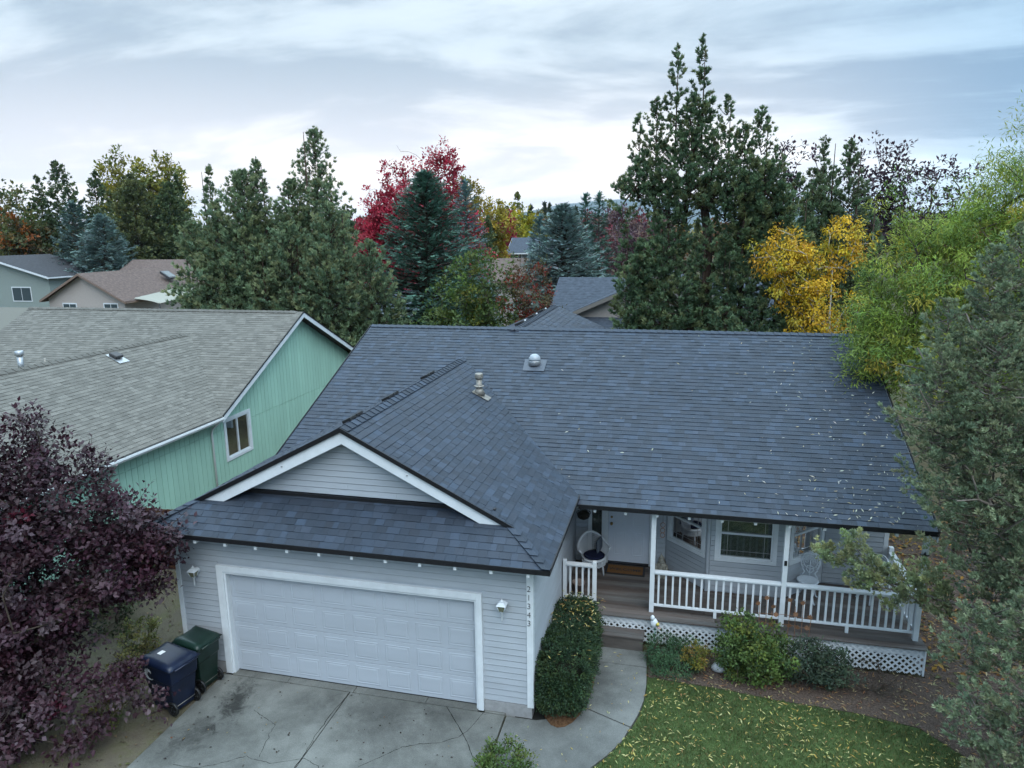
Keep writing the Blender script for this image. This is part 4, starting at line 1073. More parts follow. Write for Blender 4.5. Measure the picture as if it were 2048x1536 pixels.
# shade sail with its pole
CREAM = mat('cream_sailcloth', (0.36, 0.35, 0.30), 0.8, 0.1, trans=0.2)
sail = thing('shade_sail', 'cream shade sail stretched beside the brown roofed house', 'shade sail', (-36, 43, 0))
n = 12; vs_ = []; fs = []
A, B, C_, D_ = Vector((-38.6, 41.7, 2.95)), Vector((-35.2, 41.0, 2.6)), Vector((-33.0, 44.0, 3.3)), Vector((-36.0, 46.0, 3.9))
for i in range(n + 1):
    for j in range(n + 1):
        u, v = i / n, j / n
        p = A * (1 - u) * (1 - v) + B * u * (1 - v) + C_ * u * v + D_ * (1 - u) * v
        c = p + ((A + B + C_ + D_) / 4 - p) * 0.35 * (4 * u * (1 - u) * (1 - 2 * abs(v - 0.5)) * 0 + 0.25 * (math.sin(math.pi * u) * (abs(v - 0.5) * 2) ** 3 + math.sin(math.pi * v) * (abs(u - 0.5) * 2) ** 3))
        c.z -= 0.25 * math.sin(math.pi * u) * math.sin(math.pi * v)
        vs_.append(c)
for i in range(n):
    for j in range(n): fs.append((i * (n + 1) + j, (i + 1) * (n + 1) + j, (i + 1) * (n + 1) + j + 1, i * (n + 1) + j + 1))
so = MB().add(vs_, fs, smooth=True).build('cloth', CREAM, sail); so.modifiers.new('solid', 'SOLIDIFY').thickness = 0.01
MB().tube([(-35.2, 41.0, 0), (-35.2, 41.0, 2.62)], 0.05, 8).build('pole', M['black'], sail)
SAGE = mat('sage_green_siding', (0.25, 0.29, 0.27), 0.7, 0.2, noise=0.05)
gable_house('sage_house', 'sage green house with dark roof at the left edge', (-63.2, 50), (0, 1), 7, 14.6, 4.3, 0.27, SAGE, rooftex('dark_far_roof', (0.05, 0.05, 0.055)), 0.55,
    wins=((2.5, 4.8, 1.75, 3.1, 'g'),))
SLATE = rooftex('far_slate_roof', (0.055, 0.066, 0.085))
rn = gable_house('rear_grey_house', 'tan walled house with slate roof behind the back ridge', (7.2, 24.5), (0, 1), 5, 8.4, 4.25, 0.44, TAN, SLATE, 0.35, mat('taupe_trim', (0.22, 0.2, 0.18), 0.7))
MB().prism([(1.5, 28.2, 5.75), (14, 28.2, 5.75), (14, 23.2, 3.4), (1.5, 23.2, 3.4)], (0, 0, -0.1)).build('roof', SLATE, rn)
MB().prism([(1.5, 28.2, 5.75), (14, 28.2, 5.75), (14, 33.2, 3.4), (1.5, 33.2, 3.4)], (0, 0, -0.1)).build('roof', SLATE, rn)
MB().box(1.9, 13.6, 24.0, 32.5, 0, 3.6).build('wall', TAN, rn)
gable_house('blue_roof_house', 'house with pale blue grey roof glimpsed left of the big spruce', (-13.6, 34), (1, 0), 8.5, 9, 3.6, 0.46, TAN, rooftex('blue_grey_roof', (0.13, 0.16, 0.19)), 0.4)
gable_house('pavilion_house', 'far house with dark grey roof and open white columned porch', (-13.9, 84), (1, 0.05), 9, 8, 5.7, 0.42, mat('grey_wall', (0.25, 0.27, 0.3), 0.7), SLATE, 0.5,
    wins=((0.6, 1.4, 3.6, 5.4, 'r'), (2.6, 3.6, 3.6, 5.4, 'r')))
gable_house('pink_gable_house', 'far house with brown roof and pale pink gable wall', (-18.9, 87), (-1, 0.1), 7, 4, 6.3, 0.6, mat('pale_pink_wall', (0.5, 0.38, 0.33), 0.7), BROWN, 0.3)
gable_house('white_far_house', 'far white house with grey roof between the yellow trees', (-19.5, 102), (-1, 0.3), 6, 5, 6.8, 0.85, mat('white_wall', (0.6, 0.6, 0.6), 0.7), SLATE, 0.3, wins=((1.5, 3.0, 3.0, 4.5, 'l'),))
gable_house('low_brown_roof_house', 'low brown roof seen just below the far grey porch roof', (-9.0, 47.5), (1, 0.05), 6, 7, 4.5, 0.42, TAN, BROWN, 0.4, BT)
# ================================================================= bins
def bin_(name, label, cx, cy, rot, col, w, d, h, emblem=False, sticker=False):
    m = mat(label[:12].replace(' ', '_') + '_plastic', col, 0.38, 0.5, noise=0.35, nscale=5, bump=0.08, bscale=40)
    t = thing(name, label, 'wheelie bin', (cx, cy, 0), 'bins beside the garage')
    Rz = Matrix.Translation((cx, cy, 0)) @ Matrix.Rotation(rot, 4, 'Z')
    def T(mb): mb.v = [tuple(Rz @ Vector(v)) for v in mb.v]; return mb
    b = 0.74
    # tapered body: front is -Y (local), wheels at +Y
    def ring(z, sw, sd_, oy): return [(-sw / 2, -sd_ / 2 + oy, z), (sw / 2, -sd_ / 2 + oy, z), (sw / 2, sd_ / 2 + oy, z), (-sw / 2, sd_ / 2 + oy, z)]
    mb = MB(); rs = [ring(0.04, w * b, d * 0.66, 0.02), ring(h * 0.62, w * 0.92, d * 0.88, 0.0), ring(h * 0.64, w * 0.97, d * 0.94, 0.0), ring(h * 0.92, w, d, 0.0)]
    vs_ = [p for r_ in rs for p in r_]; fs = [(3, 2, 1, 0)]
    for k in range(3):
        for j in range(4): fs.append((k * 4 + j, k * 4 + (j + 1) % 4, k * 4 + 4 + (j + 1) % 4, k * 4 + 4 + j))
    fs.append((12, 13, 14, 15)); mb.add(vs_, fs)
    T(mb).build('body', m, t, 0.025)
    # rim
    T(MB().box(-w / 2 - 0.03, w / 2 + 0.03, -d / 2 - 0.03, d / 2 + 0.02, h * 0.905, h * 0.94)).build('rim', m, t, 0.012)
    # domed lid
    n = 10; lv = []; lf = []
    for i in range(n + 1):
        for j in range(n + 1):
            u, v = i / n * 2 - 1, j / n * 2 - 1
            e = max(abs(u), abs(v))
            zz = h * 0.945 + 0.075 * (1 - e ** 5) * (1 - 0.3 * v) + 0.015 * (1 if (abs(u) > 0.45 and e < 0.85) else 0)
            lv.append((u * (w / 2 + 0.045), v * (d / 2 + 0.045), zz))
    for i in range(n):
        for j in range(n): lf.append((i * (n + 1) + j, (i + 1) * (n + 1) + j, (i + 1) * (n + 1) + j + 1, i * (n + 1) + j + 1))
    lid = T(MB().add(lv, lf, smooth=True)).build('lid', m, t)
    s_ = lid.modifiers.new('solid', 'SOLIDIFY'); s_.thickness = 0.012
    T(MB().tube([(-w * 0.42, d / 2 + 0.06, h * 0.93), (w * 0.42, d / 2 + 0.06, h * 0.93)], 0.016, 8)).build('handle', m, t)
    for sx in (-1, 1):
        c = Vector((sx * (w * 0.42), d * 0.36, 0.13))
        tb = MB(); seg = 24
        for x0, x1, r0 in ((-0.025, 0.025, 0.13),):
            pr = [(r0 * 0.78, x0), (r0, x0 + 0.008), (r0, x1 - 0.008), (r0 * 0.78, x1)]
            k0 = len(tb.v)
            for (r_, xx) in pr:
                for j in range(seg):
                    a = 2 * math.pi * j / seg; tb.v.append((c.x + xx, c.y + r_ * math.cos(a), c.z + r_ * math.sin(a)))
            for i in range(4):
                for j in range(seg):
                    q = (j + 1) % seg; i2 = (i + 1) % 4
                    tb.f.append((k0 + i * seg + j, k0 + i * seg + q, k0 + i2 * seg + q, k0 + i2 * seg + j)); tb.mi.append(0); tb.sm.append(i != 3)
        wh = T(tb).build('wheel', M['black'], t)
        hb = MB()
        for a in range(6):
            an = a * math.pi / 3
            hb.obox(c + Vector((0, math.cos(an) * 0.055, math.sin(an) * 0.055)), (0.012, 0, 0), (0, math.cos(an) * 0.052, math.sin(an) * 0.052), (0, -math.sin(an) * 0.012, math.cos(an) * 0.012))
        T(hb).build('hub', M['black'], wh)
    T(MB().tube([(-w * 0.42, d * 0.36, 0.13), (w * 0.42, d * 0.36, 0.13)], 0.012, 8)).build('axle', M['metal_d'], t)
    if emblem:
        em = MB(); zc_ = h * 0.74; yc = -0.17
        for k in range(5):
            r_ = 0.045 + 0.017 * k; a0, a1 = (0.3 + k * 0.5, 3.2 + k * 0.55)
            for i in range(18):
                p0, p1 = a0 + (a1 - a0) * i / 18, a0 + (a1 - a0) * (i + 1) / 18
                q = []
                for p, dr in ((p0, -0.006), (p1, -0.006), (p1, 0.006), (p0, 0.006)):
                    zz = zc_ + (r_ + dr) * math.sin(p)
                    q.append((w * (0.485 + 0.015 * (zz / h - 0.64) / 0.28) + 0.003, yc + (r_ + dr) * math.cos(p), zz))
                em.prism(q, (0.003, 0, 0))
        T(em).build('emblem', mat('white_print', (0.6, 0.62, 0.64), 0.5), t)
    if sticker:
        T(MB().box(-0.02, 0.09, -d * 0.22, -d * 0.22 + 0.09, h * 0.945 + 0.081, h * 0.945 + 0.0845)).build('sticker', mat('white_sticker', (0.72, 0.72, 0.72), 0.5), t)
    return t
bin_('recycling_bin', 'navy blue wheeled bin with white swirl emblem and sticker on its lid', -0.50, -1.06, R(-102), (0.004, 0.009, 0.028), 0.56, 0.76, 0.98, True, True)
bin_('refuse_bin', 'dark green wheeled bin standing between the blue bin and garage wall', -0.40, -0.44, R(-100), (0.005, 0.020, 0.014), 0.50, 0.58, 0.98)

# ================================================================= porch things
# wicker armchair
def rotz(mb, c, a):
    m_ = Matrix.Translation(c) @ Matrix.Rotation(a, 4, 'Z'); mb.v = [tuple(m_ @ Vector(v)) for v in mb.v]; return mb
WC = Vector((6.36, 4.35, FL)); WA = R(25)
wk = thing('wicker_armchair', 'white wicker armchair with rounded back left of the front door', 'chair', tuple(WC))
seat = MB().lathe([(0.24, 0.36), (0.27, 0.37), (0.27, 0.40), (0.25, 0.41)], (0, 0, 0), 20, sx=1.0, sy=0.95)
rotz(seat, WC, WA).build('seat', M['white_iron'], wk)
ap = MB()
for k in range(40):
    a = 2 * math.pi * k / 40
    ap.tube([(0.262 * math.cos(a), 0.25 * math.sin(a), 0.24), (0.268 * math.cos(a + 0.1), 0.256 * math.sin(a + 0.1), 0.37)], 0.006, 4)
ap.lathe([(0.262, 0.235), (0.268, 0.235), (0.268, 0.25), (0.262, 0.25)], (0, 0, 0), 24, sy=0.95)
rotz(ap, WC, WA).build('apron', M['white_iron'], wk)
def shell(a, t):
    # barrel back: angle a from 20deg (right arm) over 90 (back) to 160
    s_ = math.sin(a); rise = 0.20 + 0.25 * max(0, s_) ** 2
    r_ = 0.255 + 0.085 * t
    return Vector((r_ * math.cos(a) * 1.06, r_ * math.sin(a) * 0.98, 0.40 + rise * t))
bk = MB(); A0, A1 = R(-18), R(198)
for k in range(46):
    a = A0 + (A1 - A0) * k / 45
    bk.tube([shell(a, t / 4) for t in range(5)], 0.0055, 4)
for q in range(11):
    t = q / 10
    bk.tube([shell(A0 + (A1 - A0) * k / 40, t) for k in range(41)], 0.0055, 4)
rotz(bk, WC, WA).build('woven_back', M['white_iron'], wk)
rl = MB().tube([shell(A0 + (A1 - A0) * k / 40, 1.03) for k in range(41)], 0.03, 8)
rotz(rl, WC, WA).build('arm_roll', M['white_iron'], wk)
for a in (45, 135, 225, 315):
    c, s_ = math.cos(R(a)) * 0.23, math.sin(R(a)) * 0.22
    rotz(MB().tube([(c * 0.9, s_ * 0.9, 0.38), (c * 1.1, s_ * 1.1, 0.0)], 0.02, 8), WC, WA).build('leg', M['white_iron'], wk)
NAVY = mat('navy_cushion_cloth', (0.010, 0.014, 0.04), 0.85, 0.2, bump=0.2, bscale=200)
cu_ = rotz(MB().lathe([(0.001, 0.413), (0.20, 0.413), (0.235, 0.435), (0.24, 0.455), (0.21, 0.48), (0.1, 0.492), (0.001, 0.494)], (0, -0.02, 0), 22), WC, WA).build('seat_cushion', NAVY)
tag(cu_, 'round navy cushion on the wicker armchair seat', 'cushion')
pil = MB(); n = 14; vs_ = []; fs = []
for i in range(n + 1):
    for j in range(n + 1):
        u, v = i / n * 2 - 1, j / n * 2 - 1
        th = 0.055 * (1 - u ** 4) * (1 - v ** 4)
        vs_.append((0.17 * u, th, 0.70 + 0.16 * v))
k0 = len(vs_)
vs_ += [(x, -y_, z) for x, y_, z in vs_]
for i in range(n):
    for j in range(n):
        f = (i * (n + 1) + j, (i + 1) * (n + 1) + j, (i + 1) * (n + 1) + j + 1, i * (n + 1) + j + 1); fs.append(f); fs.append(tuple(k0 + q for q in f[::-1]))
pil.add(vs_, fs, smooth=True)
pil.v = [tuple(Matrix.Rotation(R(55), 4, 'Z') @ Vector(v)) for v in pil.v]
pil.v = [(x + 0.15, y_ + 0.08, z - 0.06) for x, y_, z in pil.v]
tag(rotz(pil, WC, WA).build('throw_pillow', mat('slate_pillow_cloth', (0.10, 0.12, 0.15), 0.85)), 'grey throw pillow leaning in the wicker armchair', 'pillow')

# doormat
mt_ = thing('doormat', 'brown coir doormat reading WELCOME with black border', 'doormat', (7.05, 4.62, FL))
MB().box(6.60, 7.50, 4.37, 4.86, FL + 0.003, FL + 0.012).build('border', M['black'], mt_, 0.003)
MB().box(6.65, 7.45, 4.425, 4.805, FL + 0.0125, FL + 0.019).build('coir', mat('coir', (0.20, 0.105, 0.045), 0.95, 0.1, noise=0.3, nscale=60, bump=0.6, bscale=180), mt_)
o = text_mesh('lettering', 'WELCOME', 0.15, 0.001, 0.002, M['black']); o.location = (7.05, 4.56, FL + 0.0205); link(o, mt_)

# stone garden figure by the bay
STN = mat('mossy_cast_stone', (0.27, 0.26, 0.22), 0.9, 0.1, noise=0.5, nscale=22, bump=0.9, bscale=35)
sf = thing('stone_figure', 'weathered stone garden figure standing behind the left porch post', 'statue', (7.86, 4.45, FL))
MB().lathe([(0.12, 0), (0.135, 0.03), (0.125, 0.08), (0.13, 0.22), (0.12, 0.30), (0.085, 0.37)], (7.86, 4.45, FL), 14, sx=1.0, sy=0.85).build('body', STN, sf)
MB().lathe([(0.05, 0.34), (0.075, 0.40), (0.07, 0.46), (0.045, 0.51), (0.012, 0.56), (0.004, 0.60)], (7.86, 4.43, FL), 12).build('hooded_head', STN, sf)
for sx in (-1, 1): MB().tube([(7.86 + sx * 0.10, 4.42, FL + 0.33), (7.86 + sx * 0.13, 4.36, FL + 0.20), (7.86 + sx * 0.03, 4.33, FL + 0.17)], [0.035, 0.032, 0.028], 8).build('arm', STN, sf)

# terracotta pot behind the short railing
pt = thing('flower_pot', 'small empty clay pot behind the short railing', 'pot', (6.14, 3.42, FL))
MB().lathe([(0.09, 0.0), (0.125, 0.19), (0.14, 0.195), (0.14, 0.24), (0.122, 0.24), (0.115, 0.16), (0.001, 0.15)], (6.14, 3.42, FL), 20).build('clay_body', mat('pale_clay', (0.26, 0.20, 0.17), 0.85, noise=0.2, nscale=10), pt)
# rusty metal flower lying at the deck edge
RUST = mat('rusted_metal', (0.085, 0.042, 0.028), 0.85, 0.2, noise=0.4, nscale=20, metal=0.2)
rf = thing('rusty_flower', 'rusted metal flower ornament at the deck edge by the garage', 'ornament', (6.42, 2.62, FL))
for k in range(7):
    a = k * 2 * math.pi / 7 + 0.3; c = Vector((6.42, 2.60, FL + 0.05)); d = Vector((math.cos(a), math.sin(a) * 0.8, 0.35 * math.sin(a * 2) + 0.15)).normalized(); sd2 = d.cross(Vector((0, 0, 1))).normalized(); nn = sd2.cross(d)
    MB().add([c, c + d * 0.08 + sd2 * 0.04, c + d * 0.20 + nn * 0.02, c + d * 0.08 - sd2 * 0.04, c + d * 0.09 + nn * 0.02], [(0, 1, 4), (1, 2, 4), (2, 3, 4), (3, 0, 4)]).build('petal', RUST, rf)
MB().tube([(6.42, 2.60, FL + 0.05), (6.25, 2.72, FL + 0.02), (6.0, 2.76, FL + 0.012)], 0.012, 6).build('stem', RUST, rf)

# white duck stake by the step
dk = thing('duck_stake', 'small white and yellow bird ornament on a green stake by the step', 'ornament', (7.80, 2.50, 0))
MB().tube([(7.80, 2.50, 0), (7.81, 2.50, 0.50)], 0.008, 6).build('stake', mat('green_stake', (0.05, 0.22, 0.16), 0.6), dk)
MB().lathe([(0.005, 0.46), (0.05, 0.48), (0.075, 0.54), (0.065, 0.60), (0.03, 0.66)], (7.79, 2.50, 0), 12, sx=1.1, sy=0.6).build('body', M['white_iron'], dk)
MB().lathe([(0.02, 0.62), (0.04, 0.66), (0.042, 0.70), (0.015, 0.735)], (7.755, 2.49, 0), 12, sy=0.8).build('head', M['white_iron'], dk)
YEL = mat('yellow_paint', (0.6, 0.5, 0.10), 0.6)
MB().tube([(7.85, 2.455, 0.55), (7.87, 2.45, 0.60)], [0.035, 0.02], 8).build('wing', YEL, dk)
MB().tube([(7.86, 2.45, 0.50), (7.92, 2.44, 0.49)], [0.022, 0.012], 8).build('foot', mat('pink_paint', (0.55, 0.35, 0.33), 0.6), dk)

# hanging basket / sign under the eave by the garage
hb = thing('hanging_basket', 'dark wire hanging basket under the eave beside the garage roof', 'basket', (6.20, 4.0, 2.2))
bm_ = MB()
for k in range(10):
    a = k * math.pi / 5
    bm_.tube([(6.16 + 0.15 * math.cos(a), 4.0 + 0.15 * math.sin(a), 2.16), (6.16 + 0.12 * math.cos(a + 0.3), 4.0 + 0.12 * math.sin(a + 0.3), 2.05), (6.16, 4.0, 1.98)], 0.008, 5)
for r_, z in ((0.15, 2.16), (0.13, 2.08)):
    bm_.tube([(6.16 + r_ * math.cos(2 * math.pi * i / 20), 4.0 + r_ * math.sin(2 * math.pi * i / 20), z) for i in range(21)], 0.008, 5)
bm_.build('wire_bowl', M['black'], hb)
MB().lathe([(0.02, 1.99), (0.10, 2.05), (0.13, 2.14), (0.10, 2.17), (0.02, 2.19)], (6.16, 4.0, 0), 12).build('moss_liner', mat('dry_moss', (0.06, 0.05, 0.035), 0.95, bump=0.8, bscale=60), hb)
for k in range(3): MB().tube([(6.16 + 0.15 * math.cos(k * 2.1), 4.0 + 0.15 * math.sin(k * 2.1), 2.16), (6.16, 4.0, 2.62), (6.16, 4.0, 3.2)], 0.005, 5).build('chain', M['black'], hb)
# wind chime beside the post
wc = thing('wind_chime', 'small copper ring wind chime hanging beside the left porch post', 'wind chime', (7.86, 3.1, 2.3))
cp = mat('dull_copper', (0.25, 0.15, 0.10), 0.5, metal=0.6)
for z in (2.40, 2.28, 2.18): MB().tube([(7.88 + 0.045 * math.cos(2 * math.pi * i / 16), 3.1, z + 0.05 * math.sin(2 * math.pi * i / 16)) for i in range(17)], 0.007, 6).build('ring', cp, wc)
MB().tube([(7.88, 3.1, 2.45), (7.88, 3.1, 2.95)], 0.003, 5).build('cord', M['black'], wc)

# white cast iron garden chairs
def iron_chair(cx, cy, a, label):
    c = Vector((cx, cy, FL)); t = thing('garden_chair', label, 'chair', tuple(c), 'white cast iron chairs on the porch')
    W = M['white_iron']
    st = MB().lathe([(0.001, 0.425), (0.19, 0.425), (0.215, 0.435), (0.215, 0.45), (0.19, 0.452), (0.18, 0.445), (0.001, 0.445)], (0, 0, 0), 24)
    rotz(st, c, a).build('seat', W, t)
    ring = []
    for i in range(33):
        an = -0.25 * math.pi + 1.5 * math.pi * i / 32
        ring.append((0.185 * math.cos(an), 0.21 + 0.03 * math.sin(an), 0.76 + 0.20 * math.sin(an)))
    b = MB().tube(ring, 0.017, 7)
    for r_ in (0.14,):
        b.tube([(r_ * math.cos(2 * math.pi * i / 24), 0.212 + 0.02 * math.sin(2 * math.pi * i / 24), 0.77 + r_ * 1.05 * math.sin(2 * math.pi * i / 24)) for i in range(25)], 0.010, 6)
    for k in range(14):
        an = math.pi * (-0.2 + 1.4 * k / 13)
        b.tube([(q * math.cos(an), 0.212 + 0.025 * math.sin(an), 0.77 + q * 1.05 * math.sin(an)) for q in (0.14, 0.165, 0.185)], 0.008, 5)
    for k in range(7):
        an = math.pi * (k / 6); cx_, cz_ = 0.075 * math.cos(an), 0.77 + 0.085 * math.sin(an)
        b.tube([(cx_ + 0.034 * math.cos(2 * math.pi * i / 10), 0.214, cz_ + 0.034 * math.sin(2 * math.pi * i / 10)) for i in range(11)], 0.009, 5)
    b.tube([(0, 0.205, 0.45), (0, 0.212, 0.60), (0, 0.216, 0.86)], 0.013, 6)
    for s_ in (-1, 1): b.tube([(s_ * 0.17, 0.17, 0.44), (s_ * 0.10, 0.20, 0.53), (s_ * 0.15, 0.205, 0.60)], 0.015, 6); b.tube([(0, 0.214, 0.50), (s_ * 0.07, 0.214, 0.58), (s_ * 0.06, 0.214, 0.66), (0, 0.214, 0.68)], 0.011, 6)
    rotz(b, c, a).build('filigree_back', W, t)
    for an in (45, 135, 225, 315):
        q = Vector((math.cos(R(an)), math.sin(R(an)), 0))
        rotz(MB().tube([q * 0.17 + Vector((0, 0, 0.43)), q * 0.235 + Vector((0, 0, 0.33)), q * 0.19 + Vector((0, 0, 0.16)), q * 0.22 + Vector((0, 0, 0.05)), q * 0.27 + Vector((0, 0, 0.012))], [0.02, 0.019, 0.015, 0.014, 0.017], 7), c, a).build('leg', W, t)
    return t
iron_chair(10.86, 4.10, R(-18), 'ornate white cast iron chair with oval back beside the bay window')
iron_chair(12.15, 4.35, R(-60), 'white cast iron chair half hidden by the juniper branch')

# small fittings on posts
hk = thing('post_hook', 'small dark plate hook on the middle porch post', 'hook', (10.21, 2.89, 1.95))
MB().box(10.185, 10.235, 2.88, 2.893, 1.86, 1.96).build('plate', M['black'], hk); MB().tube([(10.21, 2.88, 1.93), (10.21, 2.84, 1.92), (10.21, 2.835, 1.96)], 0.007, 6).build('prong', M['black'], hk)
st_ = thing('iron_star', 'small black iron star on the corner porch post', 'ornament', (12.6, 2.885, 2.3))
mb = MB(); pts = []
for k in range(10):
    r_ = 0.09 if k % 2 == 0 else 0.04; a = k * math.pi / 5 + 0.3; pts.append((12.58 + r_ * math.cos(a), 2.878, 2.30 + r_ * math.sin(a)))
c0_ = (12.58, 2.862, 2.30)
mb.add(pts + [c0_] + [(x, 2.892, z) for x, y_, z in pts], [(k, (k + 1) % 10, 10) for k in range(10)] + [(k, 11 + k, 11 + (k + 1) % 10, (k + 1) % 10) for k in range(10)])
mb.build('points', M['black'], st_)

# rusted leaf trellis staked in front of the middle post
tr = thing('leaf_trellis', 'rusted wire trellis with metal leaves in front of the middle porch post', 'trellis', (10.2, 2.58, 0))
RW = mat('rust_wire', (0.20, 0.105, 0.06), 0.8, 0.2, noise=0.3, nscale=30)
xs = (9.75, 9.87, 10.0, 10.28, 10.40, 10.52, 10.66)
for k, x in enumerate(xs):
    h = (1.18, 1.30, 1.05, 1.32, 1.2, 1.28, 1.02)[k]
    MB().tube([(x, 2.58, 0.0), (x + 0.01, 2.58, 0.7), (x + random.uniform(-0.03, 0.03), 2.57, h)], 0.006, 5).build('stake', RW, tr)
for z in (0.78, 0.98): MB().tube([(9.70, 2.575, z), (10.2, 2.57, z + 0.03), (10.70, 2.575, z - 0.02)], 0.005, 5).build('cross_wire', RW, tr)
def leafmesh(sz):
    pts = [(0, 0, -0.5), (0.25, 0, -0.35), (0.5, 0, -0.1), (0.28, 0, 0.0), (0.42, 0, 0.3), (0.15, 0, 0.2), (0, 0, 0.55), (-0.15, 0, 0.2), (-0.42, 0, 0.3), (-0.28, 0, 0.0), (-0.5, 0, -0.1), (-0.25, 0, -0.35)]
    mbx = MB(); mbx.prism([(x * sz, y_, z * sz) for x, y_, z in pts], (0, 0.004, 0)); return mbx.mesh('metal_leaf', RW)
lm_ = leafmesh(0.11)
for (x, z) in ((9.72, 1.20), (9.87, 1.33), (10.0, 1.16), (10.28, 1.33), (10.52, 1.30), (10.66, 1.02), (9.68, 0.8), (9.82, 0.79), (9.97, 0.78), (10.30, 0.80), (10.45, 0.78), (10.62, 0.79), (10.05, 1.0), (10.4, 1.05)):
    o = bpy.data.objects.new('metal_leaf', lm_); o.location = (x, 2.562, z); o.rotation_euler = (random.uniform(-0.3, 0.3), random.uniform(-0.6, 0.6), random.uniform(-0.4, 0.4)); link(o, tr)

# pale stone in the bed
b_ = MB().lathe([(0.03, 0), (0.10, 0.02), (0.12, 0.08), (0.08, 0.15), (0.02, 0.18)], (9.02, 2.02, -0.01), 9, sx=1.2, sy=0.8).build('pale_stone', mat('pale_stone', (0.45, 0.46, 0.47), 0.85, noise=0.2, nscale=15, bump=0.6, bscale=30))
tag(b_, 'pale rough stone in the bed between the dark mound and the big shrub', 'stone')
# ================================================================= foliage tools
def unit(a): return a / np.maximum(np.linalg.norm(a, axis=-1, keepdims=True), 1e-9)
def rdir(rng, n): return unit(rng.normal(size=(n, 3)))
def T_leaf(w=0.3, fold=0.09, curl=0.06):
    V = np.array([(0, 0, 0), (-w, 0.45, fold), (w, 0.45, fold), (0, 0.5, 0), (0, 1, -curl)], float)
    return V, np.array([(0, 2, 3), (0, 3, 1), (1, 3, 4), (3, 2, 4)])
def T_blade(w=0.16, fold=0.06):
    V = np.array([(0, 0, 0), (-w, 0.5, fold), (w, 0.5, fold), (0, 1, -0.04)], float)
    return V, np.array([(0, 2, 3), (0, 3, 1)])
def T_spray(rng, n=9, w=0.085, ang=0.75, up=1.0):
    V, F = [], []
    for k in range(n):
        a = rng.uniform(0, 2 * np.pi); t = ang * np.sqrt(rng.uniform(0.02, 1)); L_ = rng.uniform(0.6, 1.0)
        d = np.array((np.sin(t) * np.cos(a), np.cos(t), np.sin(t) * np.sin(a)))
        s_ = unit(np.cross(d, rng.normal(size=3)))
        b = d * 0.12 * rng.uniform(0, 1); i = len(V)
        V += [b - s_ * w * 0.6, b + s_ * w * 0.6, d * L_ * 0.55 + s_ * w, d * L_ * 0.55 - s_ * w, d * L_]
        F += [(i, i + 1, i + 2), (i, i + 2, i + 3), (i + 3, i + 2, i + 4)] if n <= 6 else [(i, i + 1, i + 4)]
    return np.array(V), np.array(F)
def T_tuft(rng, n=9, w=0.12, ang=0.62):
    V, F = [], []
    for k in range(n):
        a = rng.uniform(0, 2 * np.pi); t = ang * np.sqrt(rng.uniform(0.02, 1)); L_ = rng.uniform(0.55, 1.0)
        d = np.array((np.sin(t) * np.cos(a), np.cos(t), np.sin(t) * np.sin(a)))
        s_ = unit(np.cross(d, rng.normal(size=3))); i = len(V)
        V += [d * L_ * 0.3 - s_ * w, d * L_ * 0.3 + s_ * w, d * L_]
        F += [(i, i + 1, i + 2)]
    return np.array(V), np.array(F)
def T_sprig(rng, n=5, w=0.11):
    """spruce twig: needles both sides of an axis, along +Y, roughly flat"""
    V, F = [], []
    for k in range(n):
        y = 0.1 + 0.75 * k / (n - 1)
        for s_ in (-1, 1):
            i = len(V); L_ = 0.42 * (1 - 0.45 * k / n); z = rng.uniform(-0.10, 0.14)
            V += [(0, y - w, 0), (0, y + w, 0), (s_ * L_ * 0.8, y + L_ * 0.65, z)]; F += [(i, i + 1, i + 2)]
    i = len(V); V += [(-w * 0.8, 0.7, 0.02), (w * 0.8, 0.7, 0.02), (0, 1.1, 0.04)]; F += [(i, i + 1, i + 2)]
    return np.array(V, float), np.array(F)
_tr = np.random.default_rng(3)
TP = dict(leaf=[T_leaf(0.30), T_leaf(0.26, 0.14, 0.12), T_leaf(0.33, 0.05, 0.02)],
          small=[T_blade(0.30, 0.08), T_blade(0.26, 0.13)],
          narrow=[T_blade(0.10, 0.03), T_blade(0.085, 0.04)],
          tuft=[T_tuft(_tr, 9) for _ in range(4)], tuft5=[T_tuft(_tr, 5, 0.24, 0.95) for _ in range(4)],
          sprig=[T_sprig(_tr) for _ in range(3)], cluster=[T_tuft(_tr, 4, 0.28, 1.3) for _ in range(4)])

def inst(kind, pos, d, scale, col, rng, nrm=None):
    d = unit(d); n = len(pos)
    h = rdir(rng, n) if nrm is None else unit(nrm + 0.35 * rdir(rng, n))
    x = unit(np.cross(d, h)); z = np.cross(x, d)
    tm = rng.integers(0, len(TP[kind]), n); Vs, Ts, Cs = [], [], []; k = 0
    for q, (V, F) in enumerate(TP[kind]):
        ix = np.where(tm == q)[0]
        if len(ix) == 0: continue
        P = (V[None, :, 0, None] * x[ix, None] + V[None, :, 1, None] * d[ix, None] + V[None, :, 2, None] * z[ix, None]) * scale[ix, None, None] + pos[ix, None]
        m_ = len(V); Vs.append(P.reshape(-1, 3)); Ts.append((F[None] + (np.arange(len(ix)) * m_)[:, None, None] + k).reshape(-1, 3)); Cs.append(np.repeat(col[ix], m_, axis=0)); k += len(ix) * m_
    return np.concatenate(Vs), np.concatenate(Ts), np.concatenate(Cs)
def merge(parts):
    V, T, C, k = [], [], [], 0
    for v, t, c in parts: V.append(v); T.append(t + k); C.append(c); k += len(v)
    return np.concatenate(V), np.concatenate(T), np.concatenate(C)
def foliage_obj(name, parts, m, parent, kind=None):
    V, T, C = merge(parts)
    if m is F_CON: C = np.minimum(C * np.array((1.55, 1.48, 1.30)), 0.5)
    o = bpy.data.objects.new(name, fast_mesh(name, V, T, m, C)); link(o, parent)
    if kind: o['kind'] = kind
    return o
